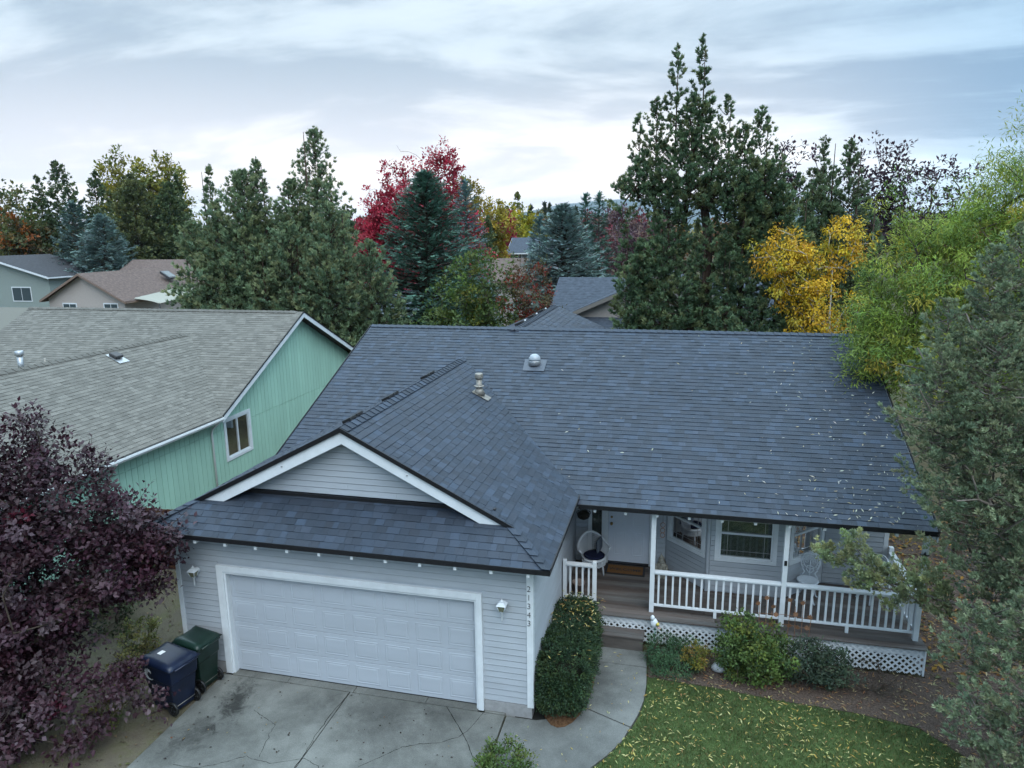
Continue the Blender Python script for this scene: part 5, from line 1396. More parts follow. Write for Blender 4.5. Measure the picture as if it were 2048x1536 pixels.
def tint(rng, n, cols, w=None, lum=0.18):
    cols = np.array(cols, float); i = rng.choice(len(cols), n, p=w)
    return np.clip(cols[i] * rng.uniform(1 - lum, 1 + lum, (n, 1)) * rng.uniform(0.93, 1.07, (n, 3)), 0.003, 0.95)
def mfol(name, trans=0.12, rough=0.6): return mat(name, (0.1, 0.1, 0.1), rough, 0.22, attr='col', trans=trans)
F_CON, F_DEC = mfol('needle_foliage', 0.18, 0.65), mfol('leaf_foliage', 0.32, 0.55)
BARK = mat('rough_bark', (0.075, 0.058, 0.045), 0.9, 0.1, noise=0.4, nscale=9, bump=0.8, bscale=22, stretch=(1, 1, 0.3))
BARKJ = mat('reddish_juniper_bark', (0.055, 0.038, 0.03), 0.9, 0.1, noise=0.4, nscale=9, bump=0.8, bscale=22, stretch=(1, 1, 0.25))
BARKG = mat('grey_twig_bark', (0.17, 0.145, 0.125), 0.85, 0.1, noise=0.3, nscale=12)
BIRCH = mat('white_birch_bark', (0.50, 0.47, 0.43), 0.7, 0.2, noise=0.35, nscale=7, stretch=(1, 1, 3))

def skeleton(rng, trunk, targets, r0, name, m, parent, rmin=0.006, seg=5, wob=0.12, trunk_r=0.35):
    """limbs grown from the trunk path to every target, thickness by how much hangs on them"""
    tp = [np.array(p, float) for p in trunk]
    nodes = []; par = []
    for i in range(len(tp) - 1):
        for t in np.linspace(0, 1, 5)[(0 if i == 0 else 1):]:
            nodes.append(tp[i] * (1 - t) + tp[i + 1] * t); par.append(len(nodes) - 2)
    nt_ = len(nodes); axis = np.array(nodes)
    dist = np.min(np.linalg.norm(targets[:, None] - axis[None], axis=2), axis=1)
    for i in np.argsort(dist):
        t = targets[i]; A = np.array(nodes); v = t - A; L_ = np.linalg.norm(v, axis=1)
        cost = L_ + np.maximum(0, A[:, 2] - t[2] + 0.15 * L_) * 1.2
        cost[0] += 5
        j = int(np.argmin(cost))
        if L_[j] < 0.02: continue
        k = max(1, int(L_[j] / 0.45)); prev = j
        for q in range(1, k + 1):
            p = A[j] + v[j] * q / k
            if q < k: p = p + rng.normal(0, wob * L_[j] / k * 0.5, 3)
            p = p + np.array((0, 0, 0.10 * L_[j] * math.sin(math.pi * q / k)))
            nodes.append(p); par.append(prev); prev = len(nodes) - 1
    n = len(nodes); w = np.ones(n)
    for i in range(n - 1, 0, -1): w[par[i]] += w[i]
    rad = np.maximum(rmin, r0 * (w / w[0]) ** 0.5)
    for i in range(nt_): rad[i] = max(rad[i], r0 * (1 - (1 - trunk_r) * i / nt_))
    mb = MB(); child = {}
    for i in range(1, n): child.setdefault(par[i], []).append(i)
    # chains along the heaviest child
    done = set()
    starts = [0] + [i for i in range(1, n) if i != max(child[par[i]], key=lambda c: w[c])]
    for s_ in starts:
        ch = [s_] if s_ == 0 else [par[s_], s_]
        while ch[-1] in child: ch.append(max(child[ch[-1]], key=lambda c: w[c]))
        if len(ch) < 2: continue
        rr = [rad[c] for c in ch]
        if s_ != 0: rr[0] = rr[1]
        mb.tube([nodes[c] for c in ch], rr, seg, cap=False)
    return mb.build(name, m, parent), np.array(nodes), np.array(par)

def lobe_clumps(rng, lobes, cr, dens, inner=0.5, prof=None):
    """clump centres and outward directions on cone-like lobes (x, y, z0, z1, r)"""
    C, O, Rr = [], [], []
    for (x, y, z0, z1, r_) in lobes:
        h_ = z1 - z0
        n = max(4, int(dens * (math.pi * r_ * math.hypot(r_, h_)) / (cr * cr * 3)))
        t = rng.uniform(0, 1, n * 3); pf = (np.minimum(1, (t + 0.03) / 0.16) ** 0.6) * (1 - t) ** 0.8 if prof is None else prof(t)
        keep = rng.uniform(0, 1, n * 3) < pf ** 0.6 + 0.15; t, pf = t[keep][:n], pf[keep][:n]; n = len(t)
        a = rng.uniform(0, 2 * np.pi, n)
        ph = rng.uniform(0, 6, 4)
        bump = 1 + 0.16 * np.sin(3 * a + 9 * t + ph[0]) + 0.13 * np.sin(5 * a - 14 * t + ph[1])
        rad = r_ * pf * bump * (inner + (1.05 - inner) * np.sqrt(rng.uniform(0, 1, n)))
        c = np.stack((x + rad * np.cos(a), y + rad * np.sin(a), z0 + h_ * t), 1)
        o = np.stack((np.cos(a), np.sin(a), 0.25 + 0.5 * t), 1)
        C.append(c); O.append(unit(o)); Rr.append(cr * rng.uniform(0.6, 1.25, n) * np.clip(0.35 + pf, 0.4, 1))
        na = max(3, int(h_ * 0.55 / (cr * 0.5))); ta = np.linspace(0.45, 0.99, na)
        wob_ = rng.normal(0, 0.10 * cr, (na, 2)) + 0.35 * cr * np.stack((np.sin(ta * 17 + ph[0]), np.cos(ta * 13 + ph[1])), 1)
        C.append(np.stack((x + wob_[:, 0], y + wob_[:, 1], z0 + h_ * ta), 1)); O.append(unit(np.stack((rng.normal(0, 0.5, na), rng.normal(0, 0.5, na), np.full(na, 1.0)), 1))); Rr.append(cr * (0.62 - 0.34 * ta) * rng.uniform(0.7, 1.2, na))
    return np.concatenate(C), np.concatenate(O), np.concatenate(Rr)

def ball_clumps(rng, balls, cr, dens, inner=0.55):
    """clump centres on ellipsoids (x, y, z, rx, ry, rz)"""
    C, O, Rr = [], [], []
    for (x, y, z, rx, ry, rz) in balls:
        n = max(4, int(dens * 4 * math.pi * ((rx * ry) ** 1.6 / 3 + (rx * rz) ** 1.6 / 3 + (ry * rz) ** 1.6 / 3) ** (1 / 1.6) / (cr * cr * 3)))
        d = rdir(rng, n); rr = inner + (1.05 - inner) * rng.uniform(0, 1, n) ** 0.6
        ph = rng.uniform(0, 6, 3); rr = rr * (1 + 0.13 * np.sin(4 * d[:, 0] + ph[0]) + 0.13 * np.sin(5 * d[:, 1] + ph[1]) + 0.1 * np.sin(6 * d[:, 2] + ph[2]))
        C.append(np.array((x, y, z)) + d * rr[:, None] * np.array((rx, ry, rz))); O.append(d); Rr.append(cr * rng.uniform(0.6, 1.3, n))
    return np.concatenate(C), np.concatenate(O), np.concatenate(Rr)

def fill(rng, C, O, Rr, per, kind, size, cols, w=None, a_out=0.7, a_up=0.6, a_rnd=0.6, squash=(1, 1, 0.8), elong=0.5, droop=0.0, nrm=False, lum=0.14, clump_lum=0.2, size_var=0.35, plume=False):
    n = len(C) * per; i = np.repeat(np.arange(len(C)), per)
    q = rdir(rng, n) * rng.uniform(0.15, 1, n)[:, None] ** 0.6
    if plume:
        ax = unit(O + np.array((0, 0, 0.9)) + 0.3 * rdir(rng, len(O)))[i]; u = rng.uniform(-0.7, 1.25, n)
        p = C[i] + ax * (u * Rr[i])[:, None] + q * (Rr[i] * np.clip(0.75 - 0.5 * u, 0.08, 0.8))[:, None]
        d = ax * 0.9 + q * 0.75 + rdir(rng, n) * 0.3
        col = tint(rng, len(C), cols, w, clump_lum)[i] * rng.uniform(1 - lum, 1 + lum, (n, 1)) * (1.0 + 0.16 * u)[:, None]
        return inst(kind, p, d, size * rng.uniform(1 - size_var, 1 + size_var, n), col, rng)
    p = C[i] + q * Rr[i, None] * np.array(squash) + O[i] * (rng.uniform(-elong, elong, n) * Rr[i])[:, None]
    d = O[i] * a_out + np.array((0, 0, 1.0)) * a_up + rdir(rng, n) * a_rnd + q * 0.5 + np.array((0, 0, -1.0)) * droop
    col = tint(rng, len(C), cols, w, clump_lum)[i] * rng.uniform(1 - lum, 1 + lum, (n, 1))
    s_ = size * rng.uniform(1 - size_var, 1 + size_var, n)
    return inst(kind, p, d, s_, col, rng, (O[i] * 0.5 + np.array((0, 0, 0.8))) if nrm else None)

JUN = [(0.081, 0.124, 0.081), (0.101, 0.146, 0.092), (0.063, 0.105, 0.070), (0.115, 0.142, 0.084)]
SPR = [(0.058, 0.123, 0.104), (0.075, 0.145, 0.125), (0.048, 0.102, 0.087)]
BLU = [(0.091, 0.156, 0.176), (0.114, 0.185, 0.205), (0.072, 0.127, 0.146)]
PIN = [(0.054, 0.081, 0.041), (0.074, 0.097, 0.046), (0.043, 0.068, 0.038)]
PUR = [(0.058, 0.032, 0.040), (0.080, 0.052, 0.060), (0.044, 0.024, 0.030), (0.115, 0.085, 0.092)]
TREE_N = [0]
def seed():
    TREE_N[0] += 1; return np.random.default_rng(1000 + TREE_N[0])

def branchy(rng, lobes, spacing, size, per, cols, up=0.45, prof=0.9, thin=0.0, base_cut=0.16, kind='tuft'):
    """ragged conifer foliage: upswept branches off each leader, sprays along their outer part. returns foliage and limb paths"""
    P, D, S_, Cc, limbs = [], [], [], [], []
    for (x, y, z0, z1, r_) in lobes:
        h_ = z1 - z0; n = max(14, int(h_ * math.pi * r_ * 0.62 / (spacing * spacing)))
        t = np.sort(rng.uniform(0, 1, n) ** 0.9); lean = rng.normal(0, 0.03, 2) * h_
        for k in range(n):
            tk = t[k]; env = min(1.0, (tk + 0.03) / base_cut) ** 0.5 * (1 - tk) ** prof
            if rng.uniform() < thin: continue
            L_ = r_ * env * rng.uniform(0.55, 1.18) + 0.10 * r_ ** 0.5 * (0.6 + 0.6 * rng.uniform()) * (1 - 0.8 * tk)
            a = k * 2.39996 + rng.normal(0, 0.4)
            w_ = math.sin(math.pi * min(1, tk * 1.0)); o = np.array((math.cos(a), math.sin(a), 0.0))
            A = np.array((x + lean[0] * tk, y + lean[1] * tk, z0 + h_ * tk - 0.25 * L_))
            rise = up * rng.uniform(0.4, 1.5) + 0.7 * tk ** 3
            B = A + o * L_ + np.array((0, 0, L_ * rise))
            limbs.append((A, B))
            m_ = max(5, int(per * (0.35 + 0.65 * L_ / max(r_, 0.3))))
            u = 1 - rng.uniform(0, 0.72, m_) ** 1.25
            wd_ = (0.16 * L_ + 0.05) * (1.15 - u)
            bd = (B - A) / np.linalg.norm(B - A)
            p = A + (B - A) * u[:, None] + rdir(rng, m_) * (wd_ * rng.uniform(0.2, 1.3, m_))[:, None] + np.array((0, 0, 1)) * (0.10 * L_ * u ** 2)[:, None]
            d = bd * 0.8 + np.array((0, 0, 0.45)) + rdir(rng, m_) * 0.55
            c = np.array(cols[rng.integers(len(cols))]) * rng.uniform(0.82, 1.18)
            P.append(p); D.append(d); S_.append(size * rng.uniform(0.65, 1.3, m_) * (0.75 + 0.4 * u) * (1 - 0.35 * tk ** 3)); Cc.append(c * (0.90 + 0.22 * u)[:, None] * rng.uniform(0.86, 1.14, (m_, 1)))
        m_ = max(10, int(h_ * 0.10 / (spacing * 0.06))); tz = rng.uniform(0.88, 1.015, m_)
        P.append(np.stack((x + lean[0] + rng.normal(0, 0.03, m_), y + lean[1] + rng.normal(0, 0.03, m_), z0 + h_ * tz), 1)); D.append(np.array((0, 0, 1.0)) + rdir(rng, m_) * 0.5); S_.append(np.full(m_, size * 0.6)); Cc.append(np.tile(cols[0], (m_, 1)))
    P, D, S_, Cc = map(np.concatenate, (P, D, S_, Cc))
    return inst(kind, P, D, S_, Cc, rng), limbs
def limb_mesh(mb, limbs, rng, r_=0.012, share=0.5):
    for A, B in limbs:
        if rng.uniform() < share: mb.tube([A, (A + B) / 2 + np.array((0, 0, -0.03)), A + (B - A) * 0.9], [r_ * 1.6, r_, r_ * 0.4], 4, cap=False)
    return mb

def juniper(label, base, lobes, cr, dens, per, size, kind='tuft', cols=JUN, trunk=None, r0=0.25, group=None, name='juniper_tree', extra_balls=(), inner=0.5, spacing=0.30, up=0.45, prof=0.9):
    rng = seed(); t = thing(name, label, 'tree', (base[0], base[1], 0), group)
    lb = list(lobes)
    for (x, y, z, rx, ry, rz) in extra_balls: lb.append((x, y, z - rz, z + rz * 1.35, rx * 1.05))
    fol, limbs = branchy(rng, lb, spacing, size, per, cols, up, prof, kind=kind)
    mb = MB()
    for (x, y, z0, z1, r_) in lobes:
        mb.tube([(x, y, 0), (x, y, z0 + (z1 - z0) * 0.5), (x, y, z1 - 0.15)], [0.05 + 0.035 * r_, 0.03 + 0.02 * r_, 0.012], 6)
    limb_mesh(mb, limbs, rng).build('trunk', BARKJ, t)
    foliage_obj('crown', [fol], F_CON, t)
    return t

def spruce(label, base, z0, top, r_, n_br, cols=SPR, size=0.16, per=26, name='spruce_tree', group=None, droop=0.22):
    rng = seed(); x, y = base; size *= 1.3; t = thing(name, label, 'tree', (x, y, 0), group)
    mb = MB().tube([(x, y, 0), (x, y, top * 0.6), (x, y, top - 0.1)], [0.16 * r_ / 2.5 + 0.05, 0.09 * r_ / 2.5 + 0.03, 0.015], 7)
    P, D, Nn, S_ = [], [], [], []
    ga = 2.39996
    for k in range(n_br):
        u = (k + rng.uniform(0, 0.6)) / n_br; z = z0 + (top - z0) * u ** 0.92
        L_ = r_ * (1 - u) ** 0.86 * rng.uniform(0.78, 1.1) * min(1, 0.72 + u * 2.5) + 0.10
        a = k * ga + rng.normal(0, 0.25); o = np.array((math.cos(a), math.sin(a), 0))
        side = np.array((-o[1], o[0], 0)); rise = 0.45 * u - droop * (1 - u)
        q = np.linspace(0.12, 1, 7)
        path = [np.array((x, y, z)) + o * L_ * s_ + np.array((0, 0, L_ * (rise * s_ + 0.20 * s_ ** 2.4))) for s_ in q]
        mb.tube([(x, y, z)] + path, np.linspace(0.03 * r_ / 2.5 + 0.008, 0.006, 8), 4, cap=False)
        m_ = max(8, int(1.4 * per * (0.3 + L_ / r_)))
        s_ = rng.uniform(0.12, 1.0, m_) ** 0.75
        pc = np.array([[np.interp(v, q, [p[i] for p in path]) for i in range(3)] for v in s_])
        lat = rng.uniform(-1, 1, m_) * (0.34 * L_ * (1 - 0.62 * s_) + 0.03)
        p = pc + side * lat[:, None] + np.array((0, 0, 1)) * (rng.normal(0, 0.035, m_) - 0.22 * np.abs(lat))[:, None]
        d = o * 0.8 + side * np.sign(lat)[:, None] * 0.55 + np.array((0, 0, rise * 0.6)) + rng.normal(0, 0.22, (m_, 3))
        P.append(p); D.append(d); Nn.append(np.tile((0, 0, 1.0), (m_, 1))); S_.append(size * rng.uniform(0.7, 1.3, m_) * (1.1 - 0.35 * u))
        C_ = None
    m2 = 40
    z = rng.uniform(top - (top - z0) * 0.10, top, m2); P.append(np.stack((np.full(m2, x) + rng.normal(0, 0.03, m2), np.full(m2, y) + rng.normal(0, 0.03, m2), z), 1)); D.append(rdir(rng, m2) * 0.6 + np.array((0, 0, 1))); Nn.append(rdir(rng, m2)); S_.append(np.full(m2, size * 0.8))
    mb.build('trunk', BARK, t)
    P, D, Nn, S_ = map(np.concatenate, (P, D, Nn, S_))
    col = tint(rng, len(P), cols, None, 0.16)
    foliage_obj('crown', [inst('sprig', P, D, S_, col, rng, Nn)], F_CON, t)
    return t

def leafy(label, base, balls, cr, dens, per, size, cols, w=None, kind='small', trunk_top=None, r0=0.14, name='leafy_tree', m=None, bark=None, droop=0.0, group=None, inner=0.5, cat='tree', wob=0.15, limbs=220, up=0.4, dec_top=None, cut=None):
    rng = seed(); t = thing(name, label, cat, (base[0], base[1], 0), group)
    if cat == 'tree': dens *= 2.2; size *= 1.08
    C, O, Rr = ball_clumps(rng, balls, cr, dens, inner)
    C0 = C
    if cut is not None:
        k_ = cut(C, rng); C, O, Rr = C[k_], O[k_], Rr[k_]
    tt = trunk_top or (base[0], base[1], min(b[2] for b in balls))
    lim = C0 if len(C0) <= limbs else C0[rng.choice(len(C0), limbs, replace=False)]
    skeleton(rng, [(base[0], base[1], 0), tt], lim, r0, 'trunk', bark or BARK, t, wob=wob)
    foliage_obj('crown', [fill(rng, C, O, Rr, per, kind, size, cols, w, 0.4, up, 0.9, droop=droop, nrm=True)], m or F_DEC, t)
    return t
# ================================================================= trees behind the houses (left to right)
def pine(label, x, y, z0, top, r_, cols=PIN, dens=0.9, per=9, size=0.34, cr=0.5, name='pine_tree', group='dark trees behind the brown roofed house', balls=(), inner=0.35):
    return juniper(label, (x, y), [(x, y, z0, top, r_)], cr, dens, 13, size * 1.15, 'tuft5', cols, r0=0.22, group=group, name=name, extra_balls=balls, spacing=cr * 0.95, up=0.25, prof=0.7)
BLUL = [(0.115, 0.175, 0.185), (0.14, 0.20, 0.21), (0.09, 0.145, 0.155)]
GRN = [(0.078, 0.111, 0.036), (0.111, 0.137, 0.039), (0.058, 0.091, 0.034)]
GBK = 'dark trees behind the brown roofed house'
leafy('dull green round tree at the far left edge of the skyline', (-76, 66), [(-77.5, 66, 9.6, 5.0, 4, 4.6), (-73, 64, 7, 4, 4, 4)], 1.2, 0.6, 26, 0.55, GRN + [(0.13, 0.12, 0.04)], r0=0.3, group=GBK)
pine('thin spiky pine, leftmost of the skyline pines', -73.0, 66.8, 4.0, 15.9, 2.3, dens=0.6, size=0.46, cr=0.7)
pine('tall dark pine left of the yellow poplars', -69.4, 67.6, 3.0, 17.5, 4.4, dens=0.65, size=0.46, cr=0.7)
pine('narrow dark pine just left of the yellow poplars', -67.2, 69.7, 3.0, 16.5, 3.2, dens=0.65, size=0.46, cr=0.7)
POP = [(0.20, 0.19, 0.03), (0.27, 0.24, 0.035), (0.13, 0.15, 0.03)]
for lb, x, y, top, r_ in (('yellow green poplar, left one of the three behind the pines', -78.9, 86.2, 20.8, 2.7), ('yellow green poplar, middle one of the three behind the pines', -78.6, 91.4, 20.9, 3.2), ('yellow green poplar, right one of the three behind the pines', -74.4, 92.4, 20.3, 3.5)):
    leafy(lb, (x, y), [(x, y, top - 3.6, r_ * 0.75, r_ * 0.75, 3.8), (x + 0.5, y, top - 9, r_ * 1.1, r_, 5), (x - 0.8, y, top - 14, r_ * 1.2, r_ * 1.2, 5)], 0.95, 0.6, 24, 0.55, POP, r0=0.3, group='yellow poplars on the left skyline', name='poplar_tree')
pine('broad dark pine in front of the yellow poplars', -57.7, 65.1, 2.0, 14.3, 6.0, [(0.065, 0.082, 0.038), (0.085, 0.094, 0.042), (0.05, 0.066, 0.034)], size=0.46, cr=0.7, balls=((-57.5, 65, 9.0, 4.8, 4, 4.8),))
pine('rounded dark pine above the skylight of the brown roof', -54.2, 67.4, 2.0, 13.8, 4.4, size=0.46, cr=0.7, balls=((-54.2, 67.4, 8.4, 3.8, 3.8, 4.6),))
pine('slim dark pine right of the yellow poplars', -56.8, 73.2, 3.0, 16.0, 2.0, size=0.46, cr=0.7)
leafy('dark tree mass between the left pines and blue spruces', (-70, 64), [(-72, 63, 4.6, 5, 3, 4.6), (-66.5, 66, 4.2, 4.4, 3, 4.4)], 1.0, 0.6, 26, 0.5, [(0.055, 0.068, 0.033), (0.075, 0.075, 0.035), (0.10, 0.07, 0.03)], group=GBK)
leafy('small orange tinged maple among the dark left trees', (-71, 62), [(-71, 61.5, 7.8, 2.3, 2.0, 2.6)], 0.8, 0.6, 24, 0.46, [(0.26, 0.085, 0.02), (0.13, 0.09, 0.03), (0.08, 0.08, 0.03)], group=GBK, name='maple_tree')
spruce('blue spruce standing left of the brown roof', (-54.6, 56.6), 0.8, 10.5, 5.0, 150, BLUL, 0.42, 34, name='blue_spruce', group='blue spruces')
spruce('duller blue spruce half behind the left blue spruce', (-59.5, 58), 0.8, 12.0, 4.0, 110, [(0.066, 0.11, 0.115), (0.08, 0.13, 0.135)], 0.42, 26, name='blue_spruce', group='blue spruces')
leafy('dark purple thicket behind the brown roof ridge', (-62, 75), [(-64.5, 75, 5.4, 4.4, 2, 3.6), (-59, 77, 5.2, 4.2, 2, 3.6), (-54, 78, 5, 4, 2, 3.4)], 0.8, 0.6, 22, 0.44, [(0.055, 0.036, 0.046), (0.075, 0.048, 0.058), (0.045, 0.034, 0.036)], group=GBK)

# juniper thicket behind the mint house
GJ = 'junipers behind the mint house'
JLC = [(0.095, 0.137, 0.087), (0.119, 0.165, 0.101), (0.073, 0.115, 0.076), (0.133, 0.157, 0.090)]
for lb, x, y, lobes, balls in (
    ('tall pointed juniper, highest of the thicket behind the mint house', -9.2, 20.6, [(-9.2, 20.6, 1.0, 13.0, 2.9), (-8.2, 21.0, 1, 10.6, 2.4), (-10.0, 20.2, 3, 10.6, 1.3)], ((-10.3, 20.6, 7.4, 2.0, 1.6, 2.4),)),
    ('bushy juniper with three short tips left of the tallest juniper', -11.9, 19.6, [(-12.3, 19.4, 0.8, 11.0, 2.4), (-10.9, 19.6, 1, 11.5, 1.7), (-13.2, 19.2, 1, 9.6, 2.4), (-11.5, 18.6, 0.5, 9, 2.6)], ((-11.8, 19.2, 7.2, 2.6, 1.8, 2.8),)),
    ('thin straggly juniper spire at the left of the thicket', -14.3, 19.6, [(-14.2, 19.8, 1, 11.3, 1.05), (-14.9, 19.0, 0.5, 8.8, 2.1), (-13.8, 19.0, 0.5, 8.4, 2.0)], ()),
    ('broad low juniper sloping down at the right of the thicket', -6.6, 19.8, [(-7.0, 19.6, 0.5, 9.4, 2.9), (-5.9, 19.8, 0.5, 7.8, 2.3), (-5.3, 20.0, 0.3, 6.2, 1.9)], ()),
    ('pale green juniper in front of the thicket above the mint gable', -8.6, 18.2, [(-8.8, 18.6, 0.3, 8.6, 2.9), (-7.4, 18.6, 0.3, 7.7, 2.6), (-10.4, 18.3, 0.3, 8.0, 2.6), (-12.2, 18.0, 0.3, 7.0, 2.4)], ())):
    juniper(lb, (x, y), lobes, 0.40, 0.46, 14, 0.27, 'tuft', JLC, group=GJ, extra_balls=balls, spacing=0.385, up=0.5, prof=0.68)

# red maple, spruces and the trees in the middle
RED = [(0.36, 0.022, 0.050), (0.44, 0.034, 0.066), (0.27, 0.018, 0.040), (0.40, 0.055, 0.075)]
def thin_top(C, rng):
    f = np.clip((C[:, 2] - 8.6) / 2.6, 0, 1); right = C[:, 0] > -7.6
    return rng.uniform(0, 1, len(C)) > np.where(right, f * 0.35, f * 0.88)
leafy('crimson maple with bare thinning top behind the big spruce', (-8.8, 33), [(-11.0, 33, 5.8, 1.9, 2.0, 4.0), (-10.2, 33.4, 9.0, 1.6, 1.6, 3.4), (-8.7, 33, 8.2, 2.7, 2.3, 4.8), (-6.8, 33, 10.6, 1.2, 1.3, 3.2), (-9.6, 33.4, 9.6, 2.2, 2, 3.6), (-6.4, 33.2, 6.5, 2.0, 2, 4.0)], 0.36, 1.0, 28, 0.185, RED, r0=0.16, bark=BARKG, name='red_maple', cut=thin_top, limbs=500, up=0.3)
spruce('large deep green spruce right of the crimson maple', (-4.7, 24.2), 0.4, 11.1, 5.2, 270, SPR, 0.26, 46)
spruce('slim blue green spruce close behind the large spruce', (-4.0, 28.9), 1.0, 11.0, 2.3, 110, BLU, 0.24, 26)
YLW = [(0.34, 0.24, 0.025), (0.42, 0.30, 0.03), (0.25, 0.20, 0.03)]
leafy('tall olive yellow poplar right of the large spruce', (-16.6, 70.9), [(-16.8, 71, 12.3, 1.7, 1.5, 2.6), (-16.2, 71, 8.5, 2.1, 2, 3.2), (-16.5, 71, 5, 2.2, 2, 3)], 0.6, 0.6, 24, 0.34, [(0.22, 0.18, 0.03), (0.28, 0.22, 0.04), (0.16, 0.14, 0.03)], name='poplar_tree')
leafy('golden rounded tree right of the olive yellow poplar', (-12.9, 66.8), [(-12.9, 66.8, 9.2, 2.2, 2, 2.7), (-13.3, 66.8, 5.8, 2.3, 2, 3)], 0.6, 0.7, 26, 0.34, [(0.28, 0.22, 0.03), (0.33, 0.25, 0.03), (0.18, 0.16, 0.03)])
leafy('thin orange red tree beside the large spruce', (-15.4, 63.9), [(-15.3, 63.9, 9.0, 1.0, 1, 3.0), (-14.6, 63, 5.5, 1.2, 1, 2.6)], 0.5, 0.6, 24, 0.3, [(0.26, 0.06, 0.03), (0.20, 0.05, 0.03), (0.22, 0.10, 0.03)])
pine('small dark conifer below the golden tree', -11.3, 58.9, 2.5, 9.7, 1.5, name='conifer_tree', group=None)
GYL = [(0.075, 0.115, 0.030), (0.100, 0.140, 0.032), (0.16, 0.165, 0.03), (0.055, 0.090, 0.030)]
leafy('green and yellow small tree behind the main roof ridge', (0.0, 18.2), [(-0.3, 18.2, 6.0, 1.25, 1.2, 1.6), (-1.2, 18.0, 4.4, 1.4, 1.3, 1.7), (0.6, 18.1, 4.2, 1.3, 1.2, 1.7), (-0.2, 17.7, 3.2, 1.9, 1.4, 1.2)], 0.34, 0.62, 26, 0.15, GYL, [0.36, 0.3, 0.14, 0.2], r0=0.10, limbs=300)
def berry(rng, n): return None
leafy('reddish berry laden rowan beside the green and yellow tree', (2.1, 17.6), [(2.05, 17.6, 5.6, 0.95, 0.9, 1.6), (2.4, 17.5, 4.0, 1.2, 1.0, 1.5)], 0.28, 0.6, 26, 0.11, [(0.20, 0.030, 0.020), (0.105, 0.075, 0.035), (0.15, 0.05, 0.03), (0.08, 0.075, 0.035)], [0.3, 0.3, 0.15, 0.25], r0=0.08, name='rowan_tree', limbs=300)
spruce('blue spruce with wide skirts behind the slate roofed house', (0.0, 38.9), 0.5, 9.9, 4.7, 200, BLUL, 0.32, 42, name='blue_spruce', group='blue spruces')
spruce('small blue spruce left of the wide blue spruce', (-3.2, 46.4), 0.8, 9.4, 1.9, 90, BLU, 0.32, 22, name='blue_spruce', group='blue spruces')
spruce('slim spruce top rising behind the wide blue spruce', (1.6, 46), 2, 11.0, 1.6, 80, SPR, 0.3, 20)
spruce('second slim spruce top behind the wide blue spruce', (0.4, 47), 2, 11.0, 1.5, 80, SPR, 0.3, 20)
pine('distant green poplar standing above the far tree line', -30.0, 155.2, 6, 17.2, 2.6, [(0.09, 0.11, 0.035), (0.12, 0.13, 0.04)], size=0.7, cr=0.9, name='poplar_tree', group=None)
leafy('bright yellow round tree beyond the slate blue roof', (-17.2, 101.8), [(-17.2, 101.8, 8.0, 2.6, 2.4, 3.6), (-15.6, 101.8, 7.2, 2.2, 2, 3.2)], 0.7, 0.7, 22, 0.45, [(0.40, 0.30, 0.02), (0.34, 0.30, 0.03), (0.26, 0.27, 0.03)])
leafy('narrow crimson tree left of the bright yellow tree', (-16.9, 91.6), [(-17.1, 91.6, 8.3, 0.95, 0.9, 2.4), (-16.8, 91.6, 5.6, 1.1, 1, 2.8)], 0.5, 1.8, 26, 0.34, RED)
leafy('far orange and green tree right of the bright yellow tree', (-17.0, 117), [(-17.0, 117, 9.3, 1.9, 1.8, 2.2)], 0.7, 0.7, 20, 0.5, [(0.22, 0.10, 0.035), (0.14, 0.12, 0.04), (0.12, 0.12, 0.04)])
PLM = [(0.115, 0.068, 0.084), (0.084, 0.046, 0.059), (0.149, 0.095, 0.105), (0.189, 0.115, 0.101)]
leafy('dusky burgundy tree right of the wide blue spruce', (2.2, 55), [(2.2, 55, 6.9, 2.4, 2, 2.8)], 0.55, 0.65, 22, 0.28, PLM + [(0.20, 0.05, 0.06)], group='burgundy trees')
leafy('large dull purple tree left of the tall juniper', (5.6, 48), [(5.4, 48, 6.7, 2.8, 2.2, 2.8), (5.8, 47.6, 4.0, 3.0, 2.2, 3.0)], 0.55, 0.65, 22, 0.26, PLM, group='burgundy trees')
leafy('small crimson tinged tree behind the wide blue spruce', (-0.6, 64), [(-0.6, 64, 7.3, 1.8, 1.6, 2.4), (3.6, 66, 7.0, 1.8, 1.6, 2.3)], 0.55, 0.65, 22, 0.3, [(0.16, 0.045, 0.06), (0.11, 0.05, 0.06), (0.14, 0.09, 0.06)], group='burgundy trees')

